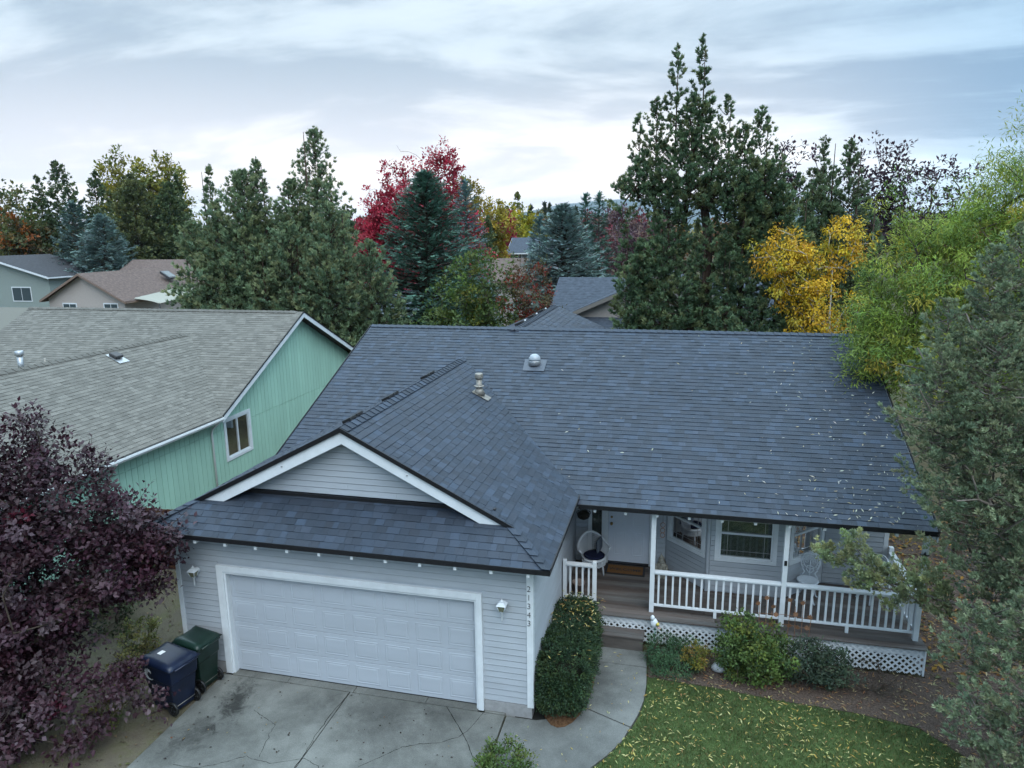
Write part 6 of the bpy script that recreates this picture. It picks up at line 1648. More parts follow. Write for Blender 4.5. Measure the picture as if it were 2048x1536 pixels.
# the tall juniper with the bare trunk
GR_J = 'junipers behind the main roof'
JBC = [(0.070, 0.115, 0.068), (0.089, 0.135, 0.078), (0.057, 0.095, 0.059), (0.108, 0.132, 0.070)]
def big_juniper():
    rng = seed(); t = thing('juniper_tree', 'tallest juniper with twin spires and bare dark trunk behind the main roof', 'tree', (9.0, 17.6, 0), GR_J)
    lobes = [(7.75, 17.6, 8.6, 14.7, 0.80), (8.55, 17.6, 8.8, 15.0, 0.80), (6.7, 17.6, 8.6, 12.6, 0.75), (9.6, 17.5, 8.6, 12.9, 0.75), (10.0, 17.4, 8.2, 11.8, 0.8), (10.9, 17.4, 8.0, 12.4, 0.85), (11.3, 17.3, 7.6, 10.9, 0.8)]
    lobes = [(7.65, 17.6, 10.6, 14.75, 0.58), (8.58, 17.6, 10.6, 15.0, 0.58), (8.15, 17.5, 8.4, 12.9, 1.4), (6.95, 17.6, 8.7, 12.9, 0.95), (6.35, 17.5, 9.4, 12.4, 0.5), (9.55, 17.5, 8.5, 12.9, 1.0), (10.1, 17.4, 8.3, 11.9, 0.8), (10.85, 17.4, 8.0, 12.4, 1.0), (11.4, 17.3, 7.6, 10.9, 0.8), (9.0, 17.3, 8.9, 11.6, 0.9), (8.1, 17.2, 8.9, 11.6, 1.0)]
    balls = [(6.3, 17.2, 9.8, 0.75, 0.8, 0.7), (5.85, 17.1, 9.2, 0.6, 0.6, 0.7), (7.3, 17.2, 9.6, 0.9, 0.8, 0.6), (10.9, 17.2, 9.4, 1.0, 0.9, 0.8), (9.8, 17.2, 9.6, 0.9, 0.8, 0.7)]
    lb = lobes + [(x, y, z - rz, z + rz * 1.35, rx * 1.1) for (x, y, z, rx, ry, rz) in balls]
    fol, limbs = branchy(rng, lb, 0.225, 0.185, 15, JBC, 0.65, 0.68, 0.30)
    tg = np.array([(l[0], l[1], l[2] + 0.45 * (l[3] - l[2])) for l in lb])
    skeleton(rng, [(9.05, 17.6, 0), (9.0, 17.6, 5), (8.95, 17.6, 8.0), (8.7, 17.6, 9.6)], tg, 0.19, 'trunk', BARKJ, t, wob=0.12, rmin=0.03)
    ld = MB()
    for l in lobes: ld.tube([(l[0], l[1], l[2]), (l[0], l[1], l[3] - 0.2)], [0.045, 0.008], 5)
    limb_mesh(ld, limbs, rng).build('limb', BARKJ, t)['kind'] = 'stuff'
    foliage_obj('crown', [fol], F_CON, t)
big_juniper()
for lb, x, y, lobes, balls in (
    ('drooping juniper with loose branches left of the tall juniper', 6.3, 16.8, [(6.0, 17.2, 1, 8.4, 0.7), (6.6, 16.8, 0.5, 7.8, 0.9)], [(6.1, 16.6, 5.6, 0.7, 0.8, 0.9), (6.5, 16.7, 6.5, 0.6, 0.7, 0.9), (6.3, 16.4, 4.5, 0.75, 0.7, 0.9)]),
    ('low spreading juniper in front of the bare trunk', 7.4, 16.7, [(7.3, 16.9, 0.5, 8.7, 1.2), (8.0, 17.4, 0.5, 9.0, 1.0), (6.7, 16.8, 0.5, 7.8, 1.1), (8.35, 16.6, 0.5, 6.6, 1.0), (8.75, 17.0, 0.5, 7.6, 0.8), (7.5, 17.3, 6.9, 10.0, 1.2), (8.85, 16.9, 4.5, 8.4, 0.8)], [(7.0, 16.7, 5.8, 0.9, 0.8, 0.9), (7.5, 16.9, 7.0, 0.85, 0.7, 0.8), (7.95, 16.6, 5.2, 0.95, 0.8, 0.85), (7.1, 16.4, 4.5, 1.0, 0.7, 0.8), (8.4, 16.5, 4.4, 0.8, 0.6, 0.7)]),
    ('thick dark juniper right of the bare trunk', 10.9, 17.0, [(10.3, 17.4, 0.5, 9.8, 1.25), (11.5, 17.4, 0.5, 10.4, 1.3), (12.3, 17.2, 0.5, 9.4, 1.1), (9.75, 16.8, 0.5, 7.2, 0.9), (9.2, 19.2, 0.5, 8.6, 1.4), (10.2, 17.2, 6.6, 9.8, 1.1), (9.6, 17.1, 0.5, 8.2, 0.8)], [(9.95, 17.4, 7.1, 0.75, 0.8, 0.9), (10.48, 17.8, 8.3, 0.85, 0.8, 0.9), (11.5, 17.3, 8.0, 1.0, 0.9, 1.0), (10.3, 16.5, 5.7, 0.85, 0.8, 0.9), (11.16, 16.4, 6.1, 1.1, 0.9, 1.0), (11.94, 16.3, 6.8, 0.95, 0.9, 1.0), (12.07, 15.6, 5.1, 1.05, 0.8, 0.9), (10.6, 15.5, 4.7, 1.0, 0.7, 0.8), (9.5, 15.5, 4.6, 0.7, 0.6, 0.6), (12.1, 18.2, 8.9, 0.75, 0.7, 0.9)])):
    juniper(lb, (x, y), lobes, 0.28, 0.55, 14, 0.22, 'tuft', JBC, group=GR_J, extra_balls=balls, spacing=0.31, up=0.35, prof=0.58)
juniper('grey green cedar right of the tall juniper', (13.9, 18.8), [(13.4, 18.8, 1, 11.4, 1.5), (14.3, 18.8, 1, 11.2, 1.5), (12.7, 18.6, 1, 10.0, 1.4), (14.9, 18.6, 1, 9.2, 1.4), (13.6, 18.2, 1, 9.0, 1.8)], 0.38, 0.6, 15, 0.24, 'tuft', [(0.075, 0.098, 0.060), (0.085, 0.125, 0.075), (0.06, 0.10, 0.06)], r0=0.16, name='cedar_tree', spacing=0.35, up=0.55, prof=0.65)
DPU = [(0.045, 0.021, 0.036), (0.063, 0.034, 0.050), (0.034, 0.017, 0.028)]
leafy('dark purple plum tree right of the grey green cedar', (15.9, 23.2), [(15.7, 23, 10.4, 0.9, 0.9, 1.8), (16.6, 23.2, 10.0, 0.9, 0.9, 1.8), (16.2, 23, 8.2, 1.6, 1.3, 1.6)], 0.30, 0.36, 16, 0.16, DPU, r0=0.1, name='plum_tree', limbs=400, wob=0.2, group='purple plums behind the junipers')
leafy('wispy purple plum between the tall juniper and the cedar', (12.9, 25), [(12.4, 25, 10.2, 0.9, 0.8, 1.9), (13.5, 25, 10.6, 0.6, 0.6, 1.6)], 0.28, 0.30, 12, 0.16, DPU, r0=0.08, name='plum_tree', limbs=400, group='purple plums behind the junipers')
leafy('sparse purple plum tops above the green feathery tree', (18.6, 24.5), [(18.0, 24.5, 9.6, 1.4, 1.0, 1.5), (19.4, 24.5, 9.4, 1.3, 1.0, 1.5), (17.6, 24, 8.2, 1.8, 1.0, 1.2)], 0.28, 0.30, 12, 0.16, DPU, r0=0.1, name='plum_tree', limbs=400, group='purple plums behind the junipers')
# yellow weeping birch
BIR = [(0.58, 0.37, 0.025), (0.66, 0.44, 0.03), (0.50, 0.28, 0.022), (0.42, 0.35, 0.04)]
leafy('golden yellow birch with white trunk beyond the roof ridge', (13.1, 15.2), [(11.3, 15.0, 7.3, 1.0, 0.8, 0.9), (12.0, 14.9, 6.5, 1.0, 0.9, 1.1), (12.5, 14.8, 5.3, 1.1, 0.9, 1.4), (13.3, 15.2, 7.7, 0.8, 0.7, 1.0), (12.6, 14.8, 4.3, 1.2, 0.9, 1.0)], 0.28, 0.75, 34, 0.085, BIR, trunk_top=(12.95, 15.2, 6.9), r0=0.07, bark=BIRCH, name='birch_tree', droop=0.9, limbs=260, up=-0.2)
# feathery green tree at the right
WIL = [(0.23, 0.30, 0.05), (0.175, 0.255, 0.05), (0.30, 0.34, 0.055), (0.13, 0.205, 0.05), (0.42, 0.36, 0.05)]
leafy('feathery light green tree with narrow drooping leaves right of the roof', (15.0, 7.9), [(13.8, 7.6, 7.4, 1.5, 1.4, 1.6), (15.2, 7.8, 7.8, 1.6, 1.5, 1.8), (13.2, 7.8, 6.2, 1.3, 1.2, 1.2), (14.2, 7.2, 5.6, 1.6, 1.5, 1.5), (13.0, 7.2, 5.2, 1.1, 1.0, 0.9), (15.6, 8.0, 5.6, 1.6, 1.5, 1.6), (15.75, 8.2, 8.6, 1.0, 1.1, 2.0), (16.6, 8.5, 9.0, 1.1, 1.2, 2.2)], 0.34, 1.0, 70, 0.115, WIL, [0.26, 0.26, 0.2, 0.2, 0.08], kind='narrow', r0=0.14, name='feathery_tree', droop=0.55, limbs=320, up=0.1)
# ================================================================= near juniper at the right
JRC = [(0.130, 0.172, 0.118), (0.152, 0.196, 0.136), (0.104, 0.145, 0.104), (0.175, 0.212, 0.145), (0.14, 0.158, 0.104)]
def near_juniper():
    rng = seed(); t = thing('juniper_tree', 'large near juniper at the right with branches reaching over the porch', 'tree', (14.4, 1.6, 0))
    balls = [(12.85, 2.3, 6.7, 0.55, 0.6, 0.9), (12.3, 2.2, 6.1, 0.55, 0.6, 0.7), (13.3, 2.4, 6.9, 0.6, 0.6, 1.0), (13.9, 2.5, 7.0, 0.75, 0.7, 1.1), (14.7, 2.5, 6.9, 0.8, 0.8, 1.2),
             (12.15, 1.9, 5.35, 0.7, 0.8, 0.75), (12.9, 1.8, 5.5, 0.9, 0.9, 0.9), (13.9, 1.8, 5.6, 1.0, 0.9, 1.0),
             (12.3, 1.7, 4.35, 0.72, 0.8, 0.75), (13.0, 1.5, 4.3, 1.0, 0.9, 0.9), (14.0, 1.5, 4.3, 1.1, 1.0, 1.0),
             (12.85, 1.5, 3.35, 0.72, 0.7, 0.7), (13.5, 1.3, 3.2, 0.9, 0.8, 0.8), (14.3, 1.2, 3.1, 1.0, 1.0, 0.9),
             (13.15, 1.4, 2.4, 0.6, 0.5, 0.55), (14.0, 1.2, 2.1, 0.8, 0.8, 0.7),
             (12.45, 0.45, 2.05, 0.52, 0.5, 0.45), (12.95, 0.15, 2.35, 0.55, 0.5, 0.5), (13.5, 0.1, 2.6, 0.7, 0.6, 0.65),
             (12.45, -0.15, 1.15, 0.55, 0.5, 0.42), (13.0, -0.35, 1.35, 0.65, 0.6, 0.55), (12.75, -0.6, 0.55, 0.6, 0.5, 0.45), (13.6, -0.4, 1.6, 0.7, 0.6, 0.7)]
    C, O, Rr = ball_clumps(rng, balls, 0.31, 0.9, 0.35)
    # sprays reaching over the porch rail
    arm = [(10.75, 2.10, 2.62, 0.20, 0.20, 0.20), (11.05, 2.05, 2.45, 0.28, 0.22, 0.20), (11.15, 2.10, 2.80, 0.20, 0.18, 0.20), (11.40, 2.0, 2.45, 0.26, 0.22, 0.20), (11.65, 2.0, 2.20, 0.26, 0.22, 0.20), (11.35, 2.0, 2.12, 0.22, 0.2, 0.16),
           (11.9, 1.95, 2.40, 0.22, 0.2, 0.18), (12.1, 1.9, 2.1, 0.30, 0.25, 0.22), (12.35, 1.9, 2.3, 0.28, 0.25, 0.25), (11.85, 1.9, 1.75, 0.13, 0.13, 0.15), (12.55, 1.8, 2.0, 0.3, 0.28, 0.22)]
    C2, O2, R2 = ball_clumps(rng, arm, 0.125, 0.95, 0.3)
    O2 = unit(O2 + np.array((-0.7, 0, 0.15)))
    CC = np.concatenate((C, C2))
    lim = np.concatenate((C[rng.choice(len(C), 330, replace=False)], np.array([a[:3] for a in arm], float)))
    skeleton(rng, [(14.4, 1.6, 0), (14.3, 1.7, 2.5), (13.9, 1.9, 5.0), (13.6, 2.1, 6.6)], lim, 0.17, 'trunk', BARKG, t, rmin=0.007, wob=0.25)
    lb = [(x, y, z - rz * 1.05, z + rz * 1.3, rx * 1.12) for (x, y, z, rx, ry, rz) in balls]
    p1, limbs = branchy(rng, lb, 0.15, 0.09, 18, JRC, 0.35, 0.55, base_cut=0.3)
    limb_mesh(MB(), limbs, rng, 0.006, 0.6).build('twig', BARKG, t)['kind'] = 'stuff'
    p2 = fill(rng, C2, O2, R2, 32, 'tuft', 0.07, [(0.18, 0.22, 0.13), (0.15, 0.19, 0.12), (0.21, 0.23, 0.13)], plume=True)
    foliage_obj('crown', [p1, p2], F_CON, t)
    mb = MB()
    mb.tube([(12.85, 1.55, 1.55), (12.4, 1.75, 1.85), (11.95, 1.85, 2.08), (11.6, 1.92, 2.25), (11.3, 2.0, 2.55)], [0.03, 0.026, 0.02, 0.014, 0.007], 6)
    mb.tube([(12.0, 1.85, 2.06), (11.5, 1.9, 2.10), (11.05, 2.0, 2.3)], [0.016, 0.012, 0.006], 5)
    mb.tube([(13.6, 1.4, 1.35), (12.85, 1.55, 1.55)], [0.04, 0.03], 6)
    mb.tube([(12.6, 1.7, 1.75), (12.75, 1.9, 2.3), (13.2, 2.0, 2.45)], [0.014, 0.011, 0.009], 5)
    mb.build('limb', BARKG, t)
near_juniper()

# ================================================================= purple plum at the left
PURD = [(0.042, 0.016, 0.024), (0.056, 0.028, 0.036), (0.030, 0.012, 0.018), (0.082, 0.052, 0.060)]
def near_plum():
    rng = seed(); t = thing('plum_tree', 'purple leaved plum tree in the left foreground', 'tree', (-2.6, -2.0, 0))
    balls = [(-2.6, -1.6, 4.75, 0.75, 0.8, 0.85), (-2.1, -1.5, 3.95, 0.9, 0.9, 0.7), (-2.9, -1.8, 3.6, 1.2, 1.1, 1.0), (-1.5, -1.2, 3.4, 0.8, 0.8, 0.6), (-0.95, -0.95, 3.1, 0.5, 0.6, 0.4), (-0.6, -0.75, 2.95, 0.35, 0.4, 0.3), (-1.2, -1.1, 2.6, 0.85, 0.8, 0.5),
             (-2.3, -1.7, 2.5, 1.3, 1.2, 0.9), (-3.2, -1.8, 2.4, 1.4, 1.2, 1.1), (-0.75, -1.0, 2.35, 0.4, 0.45, 0.35), (-2.3, -1.9, 1.6, 0.8, 0.9, 0.65), (-2.9, -2.2, 1.3, 1.0, 1.0, 0.8), (-1.55, -2.4, 0.95, 0.6, 0.6, 0.45), (-2.2, -2.8, 0.8, 0.9, 0.8, 0.6), (-0.75, -2.05, 1.0, 0.32, 0.3, 0.2), (-0.85, -1.6, 0.95, 0.3, 0.2, 0.25), (-0.45, -1.75, 0.55, 0.25, 0.2, 0.2), (-1.15, -2.45, 0.45, 0.4, 0.35, 0.22), (-3.3, -2.6, 1.2, 1.2, 1.0, 0.9)]
    C, O, Rr = ball_clumps(rng, balls, 0.24, 1.4, 0.40)
    _, nodes, par = skeleton(rng, [(-2.6, -2.0, 0), (-2.5, -1.9, 0.9)], C[rng.choice(len(C), 420, replace=False)], 0.10, 'trunk', BARK, t, rmin=0.0045, wob=0.2)
    # shoots poking out of the outline
    sC = C[rng.choice(len(C), 90, replace=False)]; outv = unit(sC - np.array((-2.4, -1.8, 2.0)) + np.array((0, 0, 0.8)))
    L_ = rng.uniform(0.2, 0.55, 90); mb = MB(); P, D = [], []
    for c, o, l_ in zip(sC, outv, L_):
        tip = c + o * (l_ + 0.15); mid = (c + tip) / 2 + rng.normal(0, 0.03, 3)
        mb.tube([c, mid, tip], [0.005, 0.004, 0.002], 4, cap=False)
        for k in range(11):
            u = k / 10; p = c * (1 - u) + tip * u + rng.normal(0, 0.012, 3); P.append(p); D.append(o * 0.6 + rng.normal(0, 0.6, 3))
    mb.build('shoot', BARK, t)['kind'] = 'stuff'
    P = np.array(P); D = np.array(D)
    q = inst('leaf', P, D, 0.085 * rng.uniform(0.7, 1.25, len(P)), tint(rng, len(P), PUR, [0.4, 0.28, 0.2, 0.12]), rng, np.tile((0, 0, 1.0), (len(P), 1)))
    p1 = fill(rng, C, O, Rr, 44, 'leaf', 0.092, PURD + [(0.075, 0.012, 0.025)], [0.36, 0.28, 0.2, 0.15, 0.01], 0.5, 0.15, 0.9, nrm=True, clump_lum=0.2)
    foliage_obj('crown', [p1, q], mfol('purple_leaf_foliage', 0.10, 0.42), t)
near_plum()

# ================================================================= shrubs
def shrub(name, label, base, balls, cr, dens, per, size_, cols, w=None, kind='small', inner=0.6, m=None, r0=0.03, group=None, up=0.5, limbs=120):
    return leafy(label, base, balls, cr, dens * 1.8, int(per * 1.3), size_ * 1.1, cols, w, kind, trunk_top=(base[0], base[1], 0.15), r0=r0, name=name, m=m, cat='shrub', group=group, inner=inner, limbs=limbs, up=up)
BOX = [(0.039, 0.072, 0.036), (0.049, 0.088, 0.042), (0.031, 0.057, 0.031), (0.065, 0.098, 0.039)]
def hedge():
    rng = seed(); t = thing('boxwood_hedge', 'clipped dark green hedge between the garage corner and the path', 'hedge', (6.3, 1.3, 0))
    # rounded box: x 5.86..6.78, y -0.12..2.5, height 1.25
    n = 1500; cx, cy, hx, hy, hz = 6.30, 1.20, 0.46, 1.32, 1.22
    a = rdir(rng, n); e = 4.0
    k_ = (np.abs(a[:, 0]) ** e + np.abs(a[:, 1]) ** e + np.abs(a[:, 2]) ** e) ** (-1 / e)
    q = a * k_[:, None]; taper = 1 - 0.10 * np.clip(-q[:, 1], 0, 1)
    C = np.stack((cx + q[:, 0] * hx, cy + q[:, 1] * hy, 0.54 + q[:, 2] * 0.52), 1) + rng.normal(0, 0.03, (n, 3))
    C[:, 2] *= 1 + 0.06 * np.sin(3 * C[:, 1])
    keep = C[:, 2] > 0.08; C = C[keep]; O = unit(np.stack((q[:, 0], q[:, 1], q[:, 2] + 0.1), 1))[keep]
    C -= O * 0.05
    foliage_obj('foliage', [fill(rng, C, O, np.full(len(C), 0.085), 30, 'small', 0.042, BOX, None, 0.8, 0.3, 0.8, nrm=True, clump_lum=0.16)], F_DEC, t)
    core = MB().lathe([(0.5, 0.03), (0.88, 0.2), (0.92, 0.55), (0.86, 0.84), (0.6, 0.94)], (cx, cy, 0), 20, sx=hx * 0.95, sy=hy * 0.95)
    core.build('branches', mat('dark_hedge_core', (0.022, 0.024, 0.016), 0.95, 0.05, bump=0.8, bscale=50), t)  # one solid dark core filling the inside of the foliage
    MB().lathe([(1.02, -0.02), (1.0, 0.02), (0.2, 0.03)], (cx, cy, 0), 24, sx=hx * 1.0, sy=hy * 1.04).build('bark_litter', mat('orange_bark_litter', (0.10, 0.055, 0.03), 0.95, 0.05, noise=0.5, nscale=30, bump=0.9, bscale=70), t)
hedge()
DKM = [(0.036, 0.077, 0.042), (0.048, 0.098, 0.050), (0.028, 0.059, 0.036)]
shrub('low_shrub', 'dark green low mound beside the porch step', (8.15, 2.05), [(8.05, 2.12, 0.22, 0.42, 0.38, 0.26), (8.45, 2.1, 0.20, 0.36, 0.34, 0.24), (8.2, 1.82, 0.15, 0.42, 0.3, 0.18)], 0.10, 1.0, 30, 0.05, DKM, kind='narrow', m=F_CON)
shrub('barberry_shrub', 'small yellow green shrub in front of the dark mound', (8.55, 1.92), [(8.58, 1.9, 0.34, 0.26, 0.22, 0.17)], 0.08, 1.0, 26, 0.034, [(0.20, 0.19, 0.035), (0.13, 0.15, 0.035), (0.24, 0.16, 0.04)], r0=0.015)
GSH = [(0.085, 0.135, 0.040), (0.115, 0.170, 0.045), (0.060, 0.100, 0.036), (0.15, 0.18, 0.04)]
shrub('leafy_shrub', 'large light green rounded shrub before the porch lattice', (9.62, 1.98), [(9.55, 2.0, 0.62, 0.52, 0.42, 0.52), (9.85, 1.95, 0.46, 0.40, 0.38, 0.42), (9.38, 1.95, 0.42, 0.34, 0.34, 0.4)], 0.11, 1.0, 26, 0.052, GSH, [0.35, 0.25, 0.25, 0.15], 'leaf', r0=0.035)
shrub('leafy_shrub', 'grey green shrub right of the large light green shrub', (10.75, 2.0), [(10.6, 2.0, 0.42, 0.42, 0.38, 0.40), (10.98, 2.0, 0.36, 0.36, 0.34, 0.36)], 0.11, 0.95, 24, 0.045, [(0.060, 0.085, 0.055), (0.075, 0.105, 0.065), (0.045, 0.070, 0.048)], None, 'leaf', r0=0.03)
shrub('bare_shrub', 'brown nearly bare shrub below the right lattice', (11.7, 2.0), [(11.6, 2.0, 0.30, 0.42, 0.34, 0.30), (12.0, 1.95, 0.24, 0.3, 0.3, 0.24)], 0.10, 0.75, 16, 0.026, [(0.060, 0.045, 0.040), (0.045, 0.036, 0.034), (0.07, 0.07, 0.045)], None, 'narrow', r0=0.03, limbs=400)
shrub('leafy_shrub', 'bright green shrub top at the bottom edge beside the path', (5.72, -1.62), [(5.72, -1.62, 0.28, 0.42, 0.36, 0.34)], 0.10, 1.0, 28, 0.04, [(0.085, 0.135, 0.035), (0.065, 0.105, 0.03), (0.12, 0.16, 0.04)], r0=0.03)
shrub('leafy_shrub', 'yellow green weedy shrub under the purple plum', (-1.75, -0.75), [(-1.75, -0.75, 0.30, 0.3, 0.3, 0.3), (-2.3, 0.2, 0.35, 0.4, 0.35, 0.35)], 0.10, 0.6, 18, 0.05, [(0.16, 0.17, 0.05), (0.11, 0.13, 0.05), (0.20, 0.18, 0.06)], None, 'leaf', r0=0.02)
shrub('leafy_shrub', 'yellowing low shrub in front of the navy bin', (-1.3, -1.75), [(-1.3, -1.75, 0.28, 0.28, 0.26, 0.28)], 0.10, 0.6, 16, 0.05, [(0.17, 0.16, 0.05), (0.10, 0.12, 0.045), (0.13, 0.10, 0.05)], None, 'leaf', r0=0.02)
shrub('leafy_shrub', 'dark shrubs filling the side yard beyond the plum', (-3.6, 1.0), [(-3.8, 0.8, 0.6, 0.8, 0.7, 0.6), (-4.6, 2.0, 0.7, 0.7, 0.7, 0.7)], 0.16, 0.7, 20, 0.07, [(0.05, 0.065, 0.03), (0.07, 0.08, 0.035), (0.04, 0.05, 0.03)], None, 'leaf', r0=0.03)

# ================================================================= grass and fallen leaves
def in_poly(x, y, poly):
    c = np.zeros(len(x), bool); n = len(poly)
    for i in range(n):
        (x0, y0), (x1, y1) = poly[i], poly[(i + 1) % n]
        k_ = ((y0 > y) != (y1 > y)) & (x < (x1 - x0) * (y - y0) / (y1 - y0 + 1e-12) + x0); c ^= k_
    return c
def scatter_in(rng, n, poly, x0, x1, y0, y1):
    x = rng.uniform(x0, x1, n * 3); y = rng.uniform(y0, y1, n * 3); k_ = in_poly(x, y, poly); return x[k_][:n], y[k_][:n]
rng = np.random.default_rng(55)
x, y = scatter_in(rng, 60000, lawn_poly, 5.4, 14, -2.6, 1.7); n = len(x)
pt_ = 0.5 + 0.5 * np.sin(1.3 * x + 2 * np.sin(0.9 * y)) * np.sin(1.7 * y + 1.1 * x)
col = np.array((0.085, 0.135, 0.042)) * (0.55 + 0.8 * pt_)[:, None] * rng.uniform(0.7, 1.3, (n, 1)); yel = rng.uniform(0, 1, n) < 0.07 + 0.28 * (1 - pt_); col[yel] = np.array((0.16, 0.14, 0.055)) * rng.uniform(0.7, 1.2, (yel.sum(), 1))
TP['grass'] = [(np.array([(-0.09, 0, 0), (0.09, 0, 0), (0, 1, 0.25)], float), np.array([(0, 1, 2)])), (np.array([(-0.08, 0, 0), (0.08, 0, 0), (0.05, 0.9, 0.5)], float), np.array([(0, 1, 2)]))]
o = foliage_obj('grass', [inst('grass', np.stack((x, y, np.full(n, -0.012)), 1), np.array((0, 0, 1.0)) + rng.normal(0, 0.35, (n, 3)), rng.uniform(0.03, 0.075, n), col, rng)], F_DEC, None, 'stuff')
tag(o, 'short front lawn grass', 'grass', kind='stuff')
FALL = [(0.46, 0.38, 0.12), (0.55, 0.48, 0.22), (0.40, 0.27, 0.07), (0.34, 0.34, 0.14), (0.30, 0.17, 0.07)]
def litter(name, label, P, size, cols, w=None, nrm=None, kind='narrow', up=0.25, seed_=1):
    rng = np.random.default_rng(seed_); n = len(P); d = rdir(rng, n); d[:, 2] *= up
    if nrm is not None: d = d - (d @ np.array(nrm))[:, None] * np.array(nrm) * 0.9
    o = foliage_obj(name, [inst(kind, P, d, size * rng.uniform(0.45, 1.5, n), tint(rng, n, cols, w), rng, np.tile(nrm or (0, 0, 1.0), (n, 1)))], F_DEC, None, 'stuff')
    return tag(o, label, 'leaves', kind='stuff')
TP['fallen'] = [T_blade(0.10, 0.05), T_blade(0.13, 0.03)]
x, y = scatter_in(rng, 3400, lawn_poly, 5.6, 13.6, -2.4, 1.7); k_ = rng.uniform(0, 1, len(x)) < 0.35 + 0.65 * (0.5 + 0.5 * np.sin(1.9 * x + 1.2 * np.sin(2.3 * y)) * np.cos(2.6 * y - 0.7 * x)); x, y = x[k_], y[k_]
litter('fallen_leaves', 'narrow yellow leaves fallen on the lawn', np.stack((x, y, rng.uniform(0.015, 0.045, len(x))), 1), 0.07, FALL, [0.3, 0.25, 0.15, 0.2, 0.1], kind='fallen', seed_=2)
x, y = scatter_in(rng, 3000, bed_poly, 7.7, 15, -0.8, 6)
litter('fallen_leaves', 'brown and yellow leaves fallen over the planting bed', np.stack((x, y, rng.uniform(-0.002, 0.02, len(x))), 1), 0.08, [(0.28, 0.14, 0.07), (0.35, 0.22, 0.10), (0.4, 0.33, 0.18), (0.16, 0.09, 0.06)], kind='fallen', seed_=3)
x = rng.uniform(12.8, 17, 2600); y = rng.uniform(2.5, 12, 2600)
litter('fallen_leaves', 'orange brown leaf litter right of the house', np.stack((x, y, rng.uniform(0.0, 0.03, len(x))), 1), 0.11, [(0.24, 0.11, 0.03), (0.32, 0.18, 0.04), (0.15, 0.10, 0.04), (0.12, 0.12, 0.04)], kind='small', seed_=4)
# on the roof: denser towards the right end
n = 270; x = X1 - 0.1 - np.abs(rng.normal(0, 1, n)) * 1.7; x[:45] = rng.uniform(3, 12.4, 45); y = YM + 0.1 + (YR - YM - 0.3) * rng.uniform(0, 1, n) ** 1.5
k_ = (x > 5.0); x, y = x[k_], y[k_]
nr = np.array((0, -PM, 1.0)) / math.hypot(1, PM)
litter('fallen_leaves', 'pale slender leaves scattered on the slate blue roof', np.stack((x, y, ZM + PM * (y - YM) + 0.030), 1), 0.07, [(0.50, 0.47, 0.36), (0.56, 0.54, 0.44), (0.42, 0.34, 0.2)], nrm=tuple(nr), kind='fallen', up=1.0, seed_=5)
x = 6.30 + rng.uniform(-0.45, 0.5, 150); y = rng.uniform(0.0, 2.4, 150) ** 1.0; y = np.where(rng.uniform(0, 1, 150) < 0.6, rng.uniform(1.2, 2.45, 150), y)
litter('fallen_leaves', 'yellow leaves caught on the clipped hedge', np.stack((x, y, np.full(150, 1.10)), 1), 0.075, FALL, kind='fallen', seed_=6)
x, y = scatter_in(rng, 60, [(6.6, 2.3), (7.6, 2.3), (7.6, 0.4), (6.6, -1.0), (5.5, -1.8), (5.5, -0.3), (6.6, 0.3)][::-1], 5.5, 7.7, -2, 2.3)
litter('fallen_leaves', 'few pale leaves lying on the curved path', np.stack((x, y, np.full(len(x), 0.008)), 1), 0.07, FALL, kind='fallen', up=0.1, seed_=7)
x = rng.uniform(-0.1, 5.3, 170); y = rng.uniform(-3.4, -0.1, 170)
litter('fallen_leaves', 'small dark leaves scattered on the driveway', np.stack((x, y, np.full(170, 0.008)), 1), 0.042, [(0.03, 0.022, 0.02), (0.05, 0.03, 0.025), (0.22, 0.16, 0.08), (0.18, 0.07, 0.03)], [0.5, 0.25, 0.15, 0.1], kind='small', up=0.1, seed_=8)
x = rng.uniform(-4.5, -0.2, 900); y = rng.uniform(-3.5, 3.0, 900); k_ = (x < -1.05) | (y < -0.05)
litter('fallen_leaves', 'dry leaves and twigs on the side yard soil', np.stack((x, y, rng.uniform(-0.012, 0.01, 900)), 1)[k_], 0.06, [(0.14, 0.09, 0.06), (0.20, 0.14, 0.08), (0.08, 0.05, 0.045), (0.12, 0.12, 0.05)], kind='small', up=0.2, seed_=9)
# ================================================================= far trees, wood and hills
rng = np.random.default_rng(77)
FARC = {'dark green': [(0.045, 0.062, 0.035), (0.055, 0.07, 0.04)], 'green': [(0.07, 0.09, 0.035), (0.09, 0.105, 0.04)], 'yellow': [(0.28, 0.21, 0.04), (0.22, 0.19, 0.04)], 'orange': [(0.22, 0.10, 0.04), (0.16, 0.09, 0.04)], 'red': [(0.20, 0.03, 0.045), (0.15, 0.03, 0.04)], 'burgundy': [(0.09, 0.05, 0.06), (0.12, 0.06, 0.065)]}
protos = {}
def far_mesh(cname, conif):
    key = (cname, conif)
    if key not in protos:
        r = np.random.default_rng(len(protos) + 5)
        if conif: C, O, Rr = lobe_clumps(r, [(0, 0, 0.12, 1.0, 0.19)], 0.07, 0.9, 0.3)
        else: C, O, Rr = ball_clumps(r, [(0, 0, 0.62, 0.30, 0.30, 0.36), (0.1, 0, 0.42, 0.28, 0.28, 0.26)], 0.09, 0.8, 0.4)
        V, T, Cc = fill(r, C, O, Rr, 9, 'cluster', 0.075, FARC[cname], None)
        protos[key] = (fast_mesh('crown', V, T, F_DEC if not conif else F_CON, Cc), MB().tube([(0, 0, 0), (0, 0, 0.7)], [0.022, 0.008], 6).mesh('trunk', BARK))
    return protos[key]
def far_tree(px_x, d, h, cname, conif, k):
    pass
